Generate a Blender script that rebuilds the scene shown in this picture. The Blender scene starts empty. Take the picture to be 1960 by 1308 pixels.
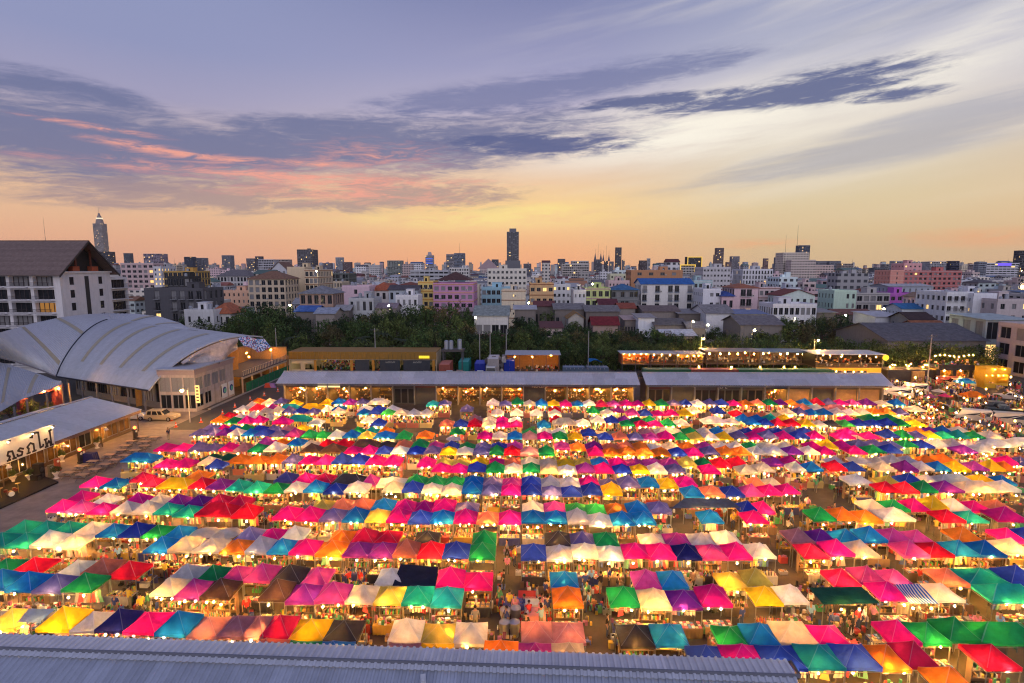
import bpy, bmesh, math, random
from mathutils import Vector, Matrix
R = math.radians
random.seed(7)
sc = bpy.context.scene
COL = sc.collection

# ------------------------------------------------------------------ camera
FPX = 1060.0                      # focal length in photograph pixels (1960 wide)
CAM_H = 24.0
HAZE = 0.00003
PITCH = R(7.47); YAW = R(1.08)
cam_d = bpy.data.cameras.new('camera'); cam = bpy.data.objects.new('camera', cam_d); COL.objects.link(cam)
cam_d.sensor_width = 36.0; cam_d.lens = 36.0 * FPX / 1960.0
cam_d.clip_start = 0.5; cam_d.clip_end = 30000
cam.location = (0, 0, CAM_H)
cam.rotation_euler = (R(90) - PITCH, 0, YAW)
sc.camera = cam

# ------------------------------------------------------------------ view / render
vs = sc.view_settings
vs.view_transform = 'Standard'; vs.look = 'None'; vs.exposure = 0.0; vs.gamma = 1.0; vs.use_curve_mapping = False
sc.render.engine = 'CYCLES'
cy = sc.cycles
cy.use_denoising = True
try:
    cy.denoiser = 'OPENIMAGEDENOISE'; cy.denoising_input_passes = 'RGB_ALBEDO_NORMAL'; cy.denoising_prefilter = 'ACCURATE'
except Exception: pass
cy.max_bounces = 6; cy.diffuse_bounces = 3; cy.glossy_bounces = 2; cy.transmission_bounces = 4; cy.transparent_max_bounces = 6
cy.volume_bounces = 0
cy.sample_clamp_indirect = 4.0; cy.sample_clamp_direct = 0.0
cy.caustics_reflective = False; cy.caustics_refractive = False
cy.use_light_tree = True
cy.filter_width = 1.15

# ------------------------------------------------------------------ pixel <-> place helpers (only used to survey positions)
_rot = cam.rotation_euler.to_matrix()
def ray(px, py):
    d = _rot @ Vector(((px - 980.0) / FPX, -(py - 654.0) / FPX, -1.0))
    return d
def at_h(px, py, h):
    d = ray(px, py); t = (h - CAM_H) / d.z
    return Vector((d.x * t, d.y * t, h))
def at_y(px, py, Y):
    d = ray(px, py); t = Y / d.y
    return Vector((d.x * t, Y, CAM_H + d.z * t))
def at_x(px, py, X):
    d = ray(px, py); t = X / d.x
    return Vector((X, d.y * t, CAM_H + d.z * t))

# ------------------------------------------------------------------ node helper
class NT:
    def __init__(s, tree): s.t = tree; s.n = tree.nodes; s.l = tree.links
    def node(s, typ, **kw):
        n = s.n.new(typ)
        for k, v in kw.items():
            if k == 'inp':
                for kk, vv in v.items():
                    if isinstance(vv, bpy.types.NodeSocket): s.l.new(vv, n.inputs[kk])
                    else: n.inputs[kk].default_value = vv
            else: setattr(n, k, v)
        return n
    def math(s, op, a, b=None, clamp=False):
        n = s.n.new('ShaderNodeMath'); n.operation = op; n.use_clamp = clamp
        for i, v in enumerate((a, b)):
            if v is None: continue
            if isinstance(v, bpy.types.NodeSocket): s.l.new(v, n.inputs[i])
            else: n.inputs[i].default_value = v
        return n.outputs[0]
    def ramp(s, fac, stops, interp='LINEAR'):
        n = s.n.new('ShaderNodeValToRGB'); cr = n.color_ramp; cr.interpolation = interp
        while len(cr.elements) < len(stops): cr.elements.new(0.5)
        for e, (p, c) in zip(cr.elements, stops):
            e.position = p; e.color = (*c, 1) if len(c) == 3 else c
        s.l.new(fac, n.inputs[0]); return n.outputs[0]
    def mix(s, fac, a, b, mode='MIX'):
        n = s.n.new('ShaderNodeMix'); n.data_type = 'RGBA'; n.blend_type = mode
        for i, v in ((0, fac), (6, a), (7, b)):
            if isinstance(v, bpy.types.NodeSocket): s.l.new(v, n.inputs[i])
            elif i == 0: n.inputs[0].default_value = v
            else: n.inputs[i].default_value = (*v, 1) if len(v) == 3 else v
        return n.outputs[2]
    def smooth(s, v, a, b):
        n = s.n.new('ShaderNodeMapRange'); n.interpolation_type = 'SMOOTHSTEP'
        s.l.new(v, n.inputs[0]); n.inputs[1].default_value = a; n.inputs[2].default_value = b
        return n.outputs[0]
def srgb(r, g, b):
    f = lambda c: (c / 12.92 if c <= 0.04045 else ((c + 0.055) / 1.055) ** 2.4)
    return (f(r / 255), f(g / 255), f(b / 255))

# ------------------------------------------------------------------ world: sunset sky with streaked clouds
world = bpy.data.worlds.new('World'); sc.world = world; world.use_nodes = True
W = NT(world.node_tree); W.n.clear()
tc = W.node('ShaderNodeTexCoord')
sep = W.node('ShaderNodeSeparateXYZ'); W.l.new(tc.outputs['Generated'], sep.inputs[0])
DEG = 57.29578
el = W.math('MULTIPLY', W.math('ARCSINE', sep.outputs[2]), DEG)            # elevation, degrees
az = W.math('MULTIPLY', W.math('ARCTAN2', sep.outputs[0], sep.outputs[1]), DEG)  # 0 ahead, + to the right
elr = W.math('DIVIDE', el, 60.0, True)
def rr(stops): return [(e / 60.0, srgb(*c)) for e, c in stops]
left = W.ramp(elr, rr([(0, (232, 168, 138)), (2.5, (240, 181, 142)), (5, (235, 190, 152)), (8, (222, 186, 158)), (11, (196, 178, 182)),
                       (14, (164, 160, 190)), (18, (146, 152, 190)), (26, (140, 150, 190)), (45, (118, 126, 172)), (60, (108, 116, 164))]))
cent = W.ramp(elr, rr([(0, (249, 174, 126)), (2.0, (251, 186, 132)), (4.5, (252, 207, 148)), (6.5, (249, 208, 150)), (9, (238, 205, 172)),
                       (12, (216, 198, 194)), (15, (186, 178, 200)), (19, (156, 157, 193)), (25, (126, 133, 175)), (45, (110, 118, 166)), (60, (106, 114, 164))]))
right = W.ramp(elr, rr([(0, (220, 186, 142)), (3, (228, 198, 150)), (6, (227, 206, 166)), (9, (222, 208, 182)), (12, (230, 220, 206)),
                        (15, (222, 216, 214)), (18, (190, 190, 206)), (22, (158, 164, 194)), (28, (136, 146, 186)), (45, (116, 124, 170)), (60, (106, 114, 164))]))
east = W.ramp(elr, rr([(0, (150, 150, 176)), (8, (164, 160, 190)), (20, (142, 148, 190)), (45, (116, 124, 170)), (60, (106, 114, 164))]))
aabs = W.math('ABSOLUTE', az)
k_l = W.smooth(az, -2.0, -34.0); k_r = W.smooth(az, 2.0, 26.0)
base = W.mix(k_l, cent, left); base = W.mix(k_r, base, right)
far_r = W.smooth(az, 30.0, 52.0)
base = W.mix(W.math('MULTIPLY', far_r, 0.45), base, left)
base = W.mix(W.smooth(aabs, 60.0, 120.0), base, east)
# streak coordinates: compress along the horizon, tilt upward to the right
def streak(sx, sy, tilt, off):
    u = W.math('MULTIPLY', W.math('ADD', az, W.math('MULTIPLY', el, -0.3)), sx)
    v = W.math('MULTIPLY', W.math('SUBTRACT', el, W.math('MULTIPLY', az, tilt)), sy)
    c = W.node('ShaderNodeCombineXYZ', inp={0: u, 1: v, 2: off}); return c.outputs[0]
def noise(vec, scale, detail=6, rough=0.55, dist=0.0):
    n = W.node('ShaderNodeTexNoise', inp={'Vector': vec, 'Scale': scale, 'Detail': detail, 'Roughness': rough, 'Distortion': dist}); return n.outputs[0]
AE = W.node('ShaderNodeCombineXYZ', inp={0: az, 1: el, 2: 0.0}).outputs[0]
def blob(ca, ce, ra, re_, tilt=0.0):
    mp = W.node('ShaderNodeMapping', vector_type='TEXTURE', inp={'Vector': AE, 'Location': (ca, ce, 0), 'Rotation': (0, 0, math.atan(tilt)), 'Scale': (ra * 1.8, re_ * 1.8, 1)})
    g = W.node('ShaderNodeTexGradient', gradient_type='SPHERICAL', inp={0: mp.outputs[0]}); return g.outputs[1]
def add(*a):
    r = None
    for b in a:
        b, w = b if isinstance(b, tuple) else (b, 1.0)
        if r is None: r = W.math('MULTIPLY', b, w) if w != 1.0 else b
        else:
            n = W.n.new('ShaderNodeMath'); n.operation = 'MULTIPLY_ADD'; W.l.new(b, n.inputs[0]); n.inputs[1].default_value = w; W.l.new(r, n.inputs[2]); r = n.outputs[0]
    return r
def azel(px, py):
    d = ray(px, py).normalized(); return math.degrees(math.atan2(d.x, d.y)), math.degrees(math.asin(d.z))
def pblob(px, py, rx, ry, tilt=0.0):          # a cloud patch by the direction in which it is seen
    a, e = azel(px, py); a2, _ = azel(px + rx, py); _, e2 = azel(px, py - ry)
    return blob(a, e, abs(a2 - a), abs(e2 - e), tilt)
n1 = noise(streak(0.085, 0.42, 0.06, 3.1), 1.0, 5, 0.6, 0.35)
n2 = noise(streak(0.05, 0.55, 0.10, 9.7), 1.0, 5, 0.62, 0.2)
n3 = noise(streak(0.22, 1.1, 0.05, 5.5), 1.0, 6, 0.68, 0.5)
n13 = W.math('ADD', W.math('MULTIPLY', n1, 0.5), W.math('MULTIPLY', n3, 0.5))
n4 = noise(streak(0.30, 1.9, 0.03, 2.2), 1.0, 5, 0.7, 0.8)
# thin white cirrus, mostly ahead-right
cir = W.smooth(noise(streak(0.03, 0.32, 0.16, 1.3), 1.0, 4, 0.55, 0.3), 0.42, 0.72)
cir = W.math('MULTIPLY', cir, W.math('MULTIPLY', W.smooth(az, -12, 22), W.math('MULTIPLY', W.smooth(el, 3, 10), W.smooth(el, 40, 26))))
col = W.mix(W.math('MULTIPLY', cir, 0.42), base, srgb(250, 240, 226))
glow = add(pblob(1250, 262, 240, 46, 0.05), (pblob(1480, 215, 230, 40, 0.10), 0.5), (pblob(1840, 110, 190, 42, 0.22), 0.7), (pblob(1900, 30, 120, 26, 0.25), 0.5))
col = W.mix(W.math('MULTIPLY', W.math('MULTIPLY', glow, 0.9), W.smooth(n2, 0.25, 0.6), True), col, srgb(255, 248, 232))
sunglow = add(pblob(940, 420, 170, 14, 0.02), (pblob(900, 400, 330, 30, 0.0), .45), (pblob(1010, 400, 90, 8, 0.03), 0.8))
col = W.mix(W.math('MULTIPLY', sunglow, W.smooth(n3, 0.28, 0.62), True), col, srgb(255, 226, 150))
# slate clouds
def cloud(mask, nz, lo, hi, colr, k):
    global col
    m = W.math('MULTIPLY', mask, 1.0)
    t = W.smooth(W.math('ADD', nz, W.math('MULTIPLY', m, 0.27)), lo, hi)
    f = W.math('MULTIPLY', W.math('MULTIPLY', t, W.math('MINIMUM', W.math('MULTIPLY', m, 3.0), 1.0)), k, True)
    col = W.mix(f, col, colr)
band = add(pblob(110, 290, 290, 54, -0.03), pblob(520, 298, 290, 38), pblob(890, 262, 240, 40, 0.03), (pblob(50, 165, 170, 34, -0.06), 0.8), (pblob(190, 178, 90, 14, -0.12), 0.6), (pblob(330, 250, 300, 40, 0), 0.35), (pblob(590, 236, 120, 12, 0.03), 0.6))
cloud(band, W.math('ADD', W.math('MULTIPLY', n13, .55), W.math('MULTIPLY', n4, .45)), 0.47, 0.76, srgb(108, 116, 154), 0.9)
cloud(add(pblob(360, 378, 230, 24), (pblob(760, 372, 170, 26), 0.9)), n3, 0.46, 0.74, srgb(168, 144, 146), 0.8)
cloud(add(pblob(1080, 165, 240, 24, 0.10), (pblob(880, 200, 150, 20, 0.10), 0.8), (pblob(1250, 140, 160, 12, 0.05), 0.6)), W.math('ADD', W.math('MULTIPLY', n13, .6), W.math('MULTIPLY', n4, .4)), 0.47, 0.76, srgb(110, 119, 162), 0.75)
cloud(add(pblob(1590, 162, 150, 26, 0.05), pblob(1250, 194, 120, 11, 0.03), (pblob(1380, 200, 120, 10, 0.08), 0.8), (pblob(1720, 182, 80, 9, -0.02), 0.9), pblob(1030, 278, 150, 15, -0.02)), W.math('ADD', W.math('MULTIPLY', n3, .6), W.math('MULTIPLY', n4, .4)), 0.47, 0.70, srgb(88, 100, 144), 0.92)
cloud(add(pblob(1750, 250, 330, 26, 0.14), (pblob(1600, 310, 330, 20, 0.1), 0.6), (pblob(1700, 60, 300, 30, 0.16), 0.5)), n2, 0.44, 0.80, srgb(140, 148, 176), 0.5)
# lit pink edges
pink = add((pblob(180, 243, 100, 5, -0.05), .8), (pblob(262, 278, 80, 7, -0.05), .8), (pblob(430, 305, 120, 7), .8), (pblob(560, 338, 330, 11, 0.0), 0.8), (pblob(730, 300, 110, 24, 0), 0.55), (pblob(680, 372, 190, 16), 0.7), (pblob(620, 315, 60, 7), .5))
pk = W.math('MULTIPLY', W.smooth(W.math('ADD', n4, W.math('MULTIPLY', pink, 0.22)), 0.46, 0.76), W.math('MINIMUM', W.math('MULTIPLY', pink, 1.5), 1.0))
col = W.mix(W.math('MULTIPLY', pk, 0.85, True), col, srgb(252, 170, 148))
pk2 = W.math('MULTIPLY', add(pblob(1450, 467, 70, 7, 0.0), pblob(1880, 455, 130, 14, 0.0)), W.smooth(n3, 0.25, 0.6))
col = W.mix(W.math('MULTIPLY', pk2, 0.75, True), col, srgb(250, 176, 122))
nish = W.node('ShaderNodeTexSky'); nish.sky_type = 'NISHITA'; nish.sun_disc = False
FILL_EL, FILL_AZ = 20.0, 172.0  # direction of the added fill lamp behind the camera, not of the sunset
nish.sun_elevation = R(1.0); nish.sun_rotation = R(-1.0); nish.air_density = 1.2; nish.dust_density = 2.0
# the cloud patches all lie towards the sunset; elsewhere the plain dusk gradient goes on
fade = W.math('MULTIPLY', W.smooth(aabs, 66.0, 54.0), W.smooth(el, 44.0, 32.0))
col = W.mix(fade, base, col)
inside = W.math('MULTIPLY', W.math('LESS_THAN', aabs, 66.0), W.math('MULTIPLY', W.math('LESS_THAN', el, 44.0), W.math('GREATER_THAN', el, -0.5)))
bg_plain = W.node('ShaderNodeBackground', inp={0: base, 1: 1.0})
bg_cloud = W.node('ShaderNodeBackground', inp={0: col, 1: 1.0})
bg1 = W.node('ShaderNodeMixShader', inp={0: inside, 1: bg_plain.outputs[0], 2: bg_cloud.outputs[0]})
bg2 = W.node('ShaderNodeBackground', inp={0: nish.outputs[0], 1: 0.003})
adds = W.node('ShaderNodeAddShader'); W.l.new(bg1.outputs[0], adds.inputs[0]); W.l.new(bg2.outputs[0], adds.inputs[1])
wo = W.node('ShaderNodeOutputWorld'); W.l.new(adds.outputs[0], wo.inputs[0])
world.cycles.sampling_method = 'MANUAL'; world.cycles.sample_map_resolution = 512

# ------------------------------------------------------------------ sun: very wide soft fill lamp added behind the camera to brighten facades facing it
fill_sun_d = bpy.data.lights.new('sun', 'SUN'); sun = bpy.data.objects.new('sun', fill_sun_d); COL.objects.link(sun)
fill_sun_d.energy = 1.25; fill_sun_d.angle = R(70); fill_sun_d.color = (1.0, 0.92, 0.94)
sdir = Vector((math.sin(R(FILL_AZ)) * math.cos(R(FILL_EL)), math.cos(R(FILL_AZ)) * math.cos(R(FILL_EL)), math.sin(R(FILL_EL))))
sun.rotation_euler = sdir.to_track_quat('Z', 'Y').to_euler()

# ------------------------------------------------------------------ materials
MATS = {}
def mat(name, color=(.5, .5, .5), rough=.7, metal=0, var=.12, scale=3.0, bump=0.0, spec=.3, objcol=False, attr=False, emit=None, estr=0, streaks=0.0):
    if name in MATS: return MATS[name]
    m = bpy.data.materials.new(name); m.use_nodes = True; MATS[name] = m
    T = NT(m.node_tree); T.n.clear()
    o = T.node('ShaderNodeOutputMaterial'); b = T.node('ShaderNodeBsdfPrincipled'); T.l.new(b.outputs[0], o.inputs[0])
    b.inputs['Roughness'].default_value = rough; b.inputs['Metallic'].default_value = metal
    b.inputs['Specular IOR Level'].default_value = spec
    if objcol: c = T.node('ShaderNodeObjectInfo').outputs['Color']
    elif attr: c = T.node('ShaderNodeAttribute', attribute_name='Col').outputs['Color']
    else:
        rgb = T.node('ShaderNodeRGB'); rgb.outputs[0].default_value = (*color, 1); c = rgb.outputs[0]
    if var > 0:
        g = T.node('ShaderNodeNewGeometry')
        nz = T.node('ShaderNodeTexNoise', inp={'Vector': g.outputs['Position'], 'Scale': scale, 'Detail': 5, 'Roughness': .65})
        f = T.node('ShaderNodeMapRange', inp={0: nz.outputs[0], 1: .25, 2: .75, 3: 1 - var, 4: 1 + var * .6})
        c = T.mix(1.0, c, f.outputs[0], 'MULTIPLY')
        if streaks > 0:
            mp = T.node('ShaderNodeMapping', inp={'Vector': g.outputs['Position'], 'Scale': (1.4, 1.4, .12)})
            n2_ = T.node('ShaderNodeTexNoise', inp={'Vector': mp.outputs[0], 'Scale': 1.2, 'Detail': 4})
            f2 = T.node('ShaderNodeMapRange', inp={0: n2_.outputs[0], 1: .45, 2: .75, 3: 1, 4: 1 - streaks})
            c = T.mix(1.0, c, f2.outputs[0], 'MULTIPLY')
        if bump > 0:
            bp = T.node('ShaderNodeBump', inp={'Strength': bump, 'Distance': .05, 'Height': nz.outputs[0]}); T.l.new(bp.outputs[0], b.inputs['Normal'])
    T.l.new(c, b.inputs['Base Color'])
    if emit:
        b.inputs['Emission Color'].default_value = (*emit, 1); b.inputs['Emission Strength'].default_value = estr
    return m
def emis(name, color, strength):
    if name in MATS: return MATS[name]
    m = bpy.data.materials.new(name); m.use_nodes = True; MATS[name] = m
    T = NT(m.node_tree); T.n.clear()
    o = T.node('ShaderNodeOutputMaterial'); e = T.node('ShaderNodeEmission', inp={0: (*color, 1), 1: strength}); T.l.new(e.outputs[0], o.inputs[0])
    return m
def fabric(name, attr=False, trans=.42):
    m = bpy.data.materials.new(name); m.use_nodes = True; MATS[name] = m
    T = NT(m.node_tree); T.n.clear(); o = T.node('ShaderNodeOutputMaterial')
    c = T.node('ShaderNodeAttribute', attribute_name='Col').outputs['Color'] if attr else T.node('ShaderNodeObjectInfo').outputs['Color']
    g = T.node('ShaderNodeNewGeometry')
    nz = T.node('ShaderNodeTexNoise', inp={'Vector': g.outputs['Position'], 'Scale': 1.6, 'Detail': 5, 'Roughness': .6})
    f = T.node('ShaderNodeMapRange', inp={0: nz.outputs[0], 1: .3, 2: .7, 3: .72, 4: 1.12}); c = T.mix(1.0, c, f.outputs[0], 'MULTIPLY')
    bp = T.node('ShaderNodeBump', inp={'Strength': .6, 'Distance': .09, 'Height': nz.outputs[0]})
    d = T.node('ShaderNodeBsdfPrincipled', inp={'Base Color': c, 'Roughness': .75, 'Specular IOR Level': .15, 'Normal': bp.outputs[0]})
    t = T.node('ShaderNodeBsdfTranslucent', inp={'Color': c, 'Normal': bp.outputs[0]})
    mx = T.node('ShaderNodeMixShader', inp={0: trans, 1: d.outputs[0], 2: t.outputs[0]}); T.l.new(mx.outputs[0], o.inputs[0])
    return m

# ------------------------------------------------------------------ mesh helpers
class MB:
    def __init__(s): s.v = []; s.f = []; s.m = []; s.c = []
    def face(s, pts, mi=0, col=None):
        i = len(s.v); s.v.extend([tuple(p) for p in pts]); s.f.append(tuple(range(i, i + len(pts)))); s.m.append(mi); s.c.append(col)
    def raw(s, vs_, fs, mi=0, col=None):
        i = len(s.v); s.v.extend([tuple(p) for p in vs_])
        for f in fs: s.f.append(tuple(i + k for k in f)); s.m.append(mi); s.c.append(col)
    def box(s, x0, x1, y0, y1, z0, z1, mi=0, col=None, M=None):
        vs_ = [(x0, y0, z0), (x1, y0, z0), (x1, y1, z0), (x0, y1, z0), (x0, y0, z1), (x1, y0, z1), (x1, y1, z1), (x0, y1, z1)]
        if M is not None: vs_ = [M @ Vector(p) for p in vs_]
        s.raw(vs_, [(0, 3, 2, 1), (4, 5, 6, 7), (0, 1, 5, 4), (1, 2, 6, 5), (2, 3, 7, 6), (3, 0, 4, 7)], mi, col)
    def tube(s, p0, p1, r0, r1=None, n=6, mi=0, col=None, cap=True):
        r1 = r0 if r1 is None else r1
        p0 = Vector(p0); p1 = Vector(p1); d = (p1 - p0)
        if d.length < 1e-6: return
        q = d.to_track_quat('Z', 'Y'); vs_ = []
        for p, r in ((p0, r0), (p1, r1)):
            for k in range(n):
                a = 2 * math.pi * k / n; vs_.append(p + q @ Vector((math.cos(a) * r, math.sin(a) * r, 0)))
        fs = [(k, (k + 1) % n, n + (k + 1) % n, n + k) for k in range(n)]
        if cap: fs += [tuple(range(n - 1, -1, -1)), tuple(range(n, 2 * n))]
        s.raw(vs_, fs, mi, col)
    def ball(s, c, r, mi=0, col=None, n=6, m=4, sz=1.0):
        vs_ = [(c[0], c[1], c[2] - r * sz)]
        for j in range(1, m):
            t = math.pi * j / m
            for k in range(n):
                a = 2 * math.pi * k / n; vs_.append((c[0] + r * math.sin(t) * math.cos(a), c[1] + r * math.sin(t) * math.sin(a), c[2] - r * sz * math.cos(t)))
        vs_.append((c[0], c[1], c[2] + r * sz)); fs = []
        for k in range(n): fs.append((0, 1 + (k + 1) % n, 1 + k))
        for j in range(m - 2):
            for k in range(n):
                a = 1 + j * n + k; b = 1 + j * n + (k + 1) % n; fs.append((a, b, b + n, a + n))
        L = len(vs_) - 1; o = 1 + (m - 2) * n
        for k in range(n): fs.append((o + k, o + (k + 1) % n, L))
        s.raw(vs_, fs, mi, col)
    def prism(s, pts, y0, y1, mi=0, col=None):           # pts in XZ, extruded along Y
        n = len(pts); vs_ = [(x, y0, z) for x, z in pts] + [(x, y1, z) for x, z in pts]
        s.raw(vs_, [tuple(range(n)), tuple(range(2 * n - 1, n - 1, -1))] + [(k, n + k, n + (k + 1) % n, (k + 1) % n) for k in range(n)], mi, col)
    def mesh(s, name, mats, smooth=False):
        me = bpy.data.meshes.new(name); me.from_pydata(s.v, [], s.f)
        if not isinstance(mats, (list, tuple)): mats = [mats]
        for m in mats: me.materials.append(m)
        if len(mats) > 1: me.polygons.foreach_set('material_index', s.m)
        if smooth: me.polygons.foreach_set('use_smooth', [True] * len(s.f))
        if any(c is not None for c in s.c):
            a = me.color_attributes.new('Col', 'FLOAT_COLOR', 'CORNER'); buf = []
            for f, c in zip(s.f, s.c):
                c = c or (.5, .5, .5); buf.extend((c[0], c[1], c[2], 1.0) * len(f))
            a.data.foreach_set('color', buf)
        me.update(); return me
    def build(s, name, mats, parent=None, smooth=False, loc=None, **kw):
        return ob(name, s.mesh(name, mats, smooth), parent, loc, **kw)
def ob(name, data, parent=None, loc=None, rz=0.0, scale=None, color=None, label=None, cat=None, group=None, kind=None, rot=None):
    o = bpy.data.objects.new(name, data); COL.objects.link(o)
    if parent is not None: o.parent = parent
    if loc is not None: o.location = loc
    if rot is not None: o.rotation_euler = rot
    elif rz: o.rotation_euler = (0, 0, rz)
    if scale is not None: o.scale = scale
    if color is not None: o.color = (*color, 1)
    if label: o['label'] = label
    if cat: o['category'] = cat
    if group: o['group'] = group
    if kind: o['kind'] = kind
    return o
def empty(name, loc=(0, 0, 0), rz=0.0, **kw): 
    o = ob(name, None, None, loc, rz, **kw); o.empty_display_size = .2; return o
def dup(root, loc, rz=None, label=None, group=None, scale=None):
    r = root.copy(); COL.objects.link(r); r.location = loc
    if rz is not None: r.rotation_euler = (0, 0, rz)
    if label: r['label'] = label
    if group: r['group'] = group
    if scale: r.scale = scale
    for ch in root.children:
        c = ch.copy(); COL.objects.link(c); c.parent = r
        for g in ch.children:
            d = g.copy(); COL.objects.link(d); d.parent = c
    return r
ORD1 = 'zeroth first second third fourth fifth sixth seventh eighth ninth tenth eleventh twelfth thirteenth fourteenth fifteenth sixteenth seventeenth eighteenth nineteenth'.split()
TENS = {2: ('twenty', 'twentieth'), 3: ('thirty', 'thirtieth'), 4: ('forty', 'fortieth'), 5: ('fifty', 'fiftieth'), 6: ('sixty', 'sixtieth'), 7: ('seventy', 'seventieth'), 8: ('eighty', 'eightieth'), 9: ('ninety', 'ninetieth')}
def ordn(n):
    if n < 20: return ORD1[n]
    t, u = divmod(n, 10); return TENS[t][1] if u == 0 else TENS[t][0] + '-' + ORD1[u]
def jit(c, k): 
    f = 1 + random.uniform(-k, k); return tuple(max(0, min(1, x * f)) for x in c)

M_GALV = mat('galvanised sheet', (.36, .38, .43), .42, 0.35, .10, 2.0, streaks=.15)
M_STEEL = mat('painted steel', (.10, .10, .11), .5, .3, .1)
M_DARK = mat('dark void', (.012, .012, .014), .8, 0, 0)
M_GLASS = mat('window glass', (.014, .017, .022), .12, 0, 0, spec=.35)
M_CONC = mat('concrete', (.34, .33, .31), .9, 0, .2, 1.2, .2, streaks=.2)
M_OBJ = mat('painted surface', objcol=True, rough=.75, var=.12, scale=1.5, streaks=.12)
M_OBJG = mat('glossy paint', objcol=True, rough=.3, var=.05, spec=.5)
M_COL = mat('mixed goods', attr=True, rough=.6, var=.0)
M_WARM = emis('warm bulb', (1.0, .42, .055), 1600)
M_WHITEB = emis('white bulb', (1.0, .62, .20), 850)
M_LAMP = emis('street lamp glass', (1.0, .50, .10), 2200)
# ================================================================== ground
m_ground = mat('dusty ground', (.10, .095, .085), .95, 0, .35, .02)
m_asph = mat('market asphalt', (.075, .060, .050), .8, 0, .45, .6, .2)
m_road = mat('road asphalt', (.06, .058, .058), .8, 0, .25, .4, .1)
m_grass = mat('rough grass', (.028, .045, .014), .95, 0, .5, .35, .4)
m_kerb = mat('kerb concrete', (.30, .29, .27), .9, 0, .2)
m_paint = mat('road paint', (.6, .6, .57), .7, 0, .3, 4)
def sheet(name, pts, z, m, label, **kw):
    b = MB(); b.face([(x, y, z) for x, y in pts]); return b.build(name, m, label=label, kind='structure', **kw)
sheet('ground', [(-6500, -300), (6500, -300), (6500, 6000), (-6500, 6000)], -.03, m_ground, 'dusty grey city ground reaching the horizon')
sheet('market_pavement', [(-70, 18), (112, 18), (112, 112), (-70, 112)], 0, m_asph, 'worn brown asphalt of the market ground')
sheet('grass_field', [(-150, 133), (190, 133), (230, 262), (-150, 262)], -.012, m_grass, 'dark overgrown field behind the container bars')
sheet('road', [(-53.5, 80), (-45.5, 80), (-45.5, 134), (-53.5, 134)], .006, m_road, 'narrow asphalt lane beside the curved hall')
sheet('forecourt', [(-58.2, 36), (-30, 36), (-30, 62), (-45.6, 79.9), (-58.2, 79.9)], .006, mat('worn concrete', (.22, .18, .165), .85, 0, .35, .7, .15), 'pale worn concrete forecourt in front of the restaurant pavilion')
sheet('side_yard', [(-70, 80), (-53.6, 80), (-53.6, 91.5), (-70, 91.5)], .006, mat('worn concrete'), 'pale concrete yard beside the annex')
sheet('back_road', [(-45.5, 104), (112, 104), (112, 118), (-45.5, 118)], .006, m_road, 'dark yard road behind the long sheds')
sheet('parking_road', [(66, 62), (112, 62), (112, 103.5), (66, 103.5)], .006, m_road, 'parking lane with painted bays beside the tents')
b = MB(); b.box(-54.1, -53.6, 92, 134, 0, .14)
b.build('kerb', m_kerb, label='pale concrete kerb along the fenced lane', kind='structure')
for k in range(7):
    b = MB(); b.box(-.05, .05, 0, 4.6, 0, .004)
    o = b.build('road_marking', m_paint, label='white painted parking bay line on the asphalt', kind='structure', loc=(84 + k * 2.7, 74 - k * .4, .010)); o['group'] = 'parking bay lines'; o.rotation_euler = (0, 0, R(-20))
# ================================================================== canopy tents
TC = {'m': ('hot pink', (.86, .012, .30)), 'p': ('purple', (.22, .025, .36)), 'o': ('orange', (.92, .24, .03)), 's': ('salmon', (.80, .22, .14)),
      'r': ('red', (.78, .010, .05)), 'c': ('crimson', (.48, .012, .09)), 'y': ('yellow', (.92, .58, .02)), 'k': ('khaki yellow', (.60, .50, .10)),
      'w': ('white', (.80, .78, .78)), 'i': ('cream', (.82, .70, .55)), 'l': ('pale lavender', (.56, .56, .68)), 'b': ('royal blue', (.02, .055, .50)),
      'n': ('navy', (.015, .02, .20)), 'a': ('azure', (.010, .185, .66)), 't': ('teal', (.012, .36, .34)), 'g': ('green', (.012, .32, .10)),
      'e': ('bright green', (.06, .58, .10)), 'v': ('slate violet', (.14, .13, .42)), 'u': ('magenta mauve', (.50, .05, .36)), 'd': ('charcoal', (.055, .055, .07)),
      'x': ('dusty pink', (.52, .22, .28)), 'h': ('brown', (.12, .07, .06)), 'f': ('turquoise', (.02, .42, .48))}
ZS = 3.916
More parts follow.
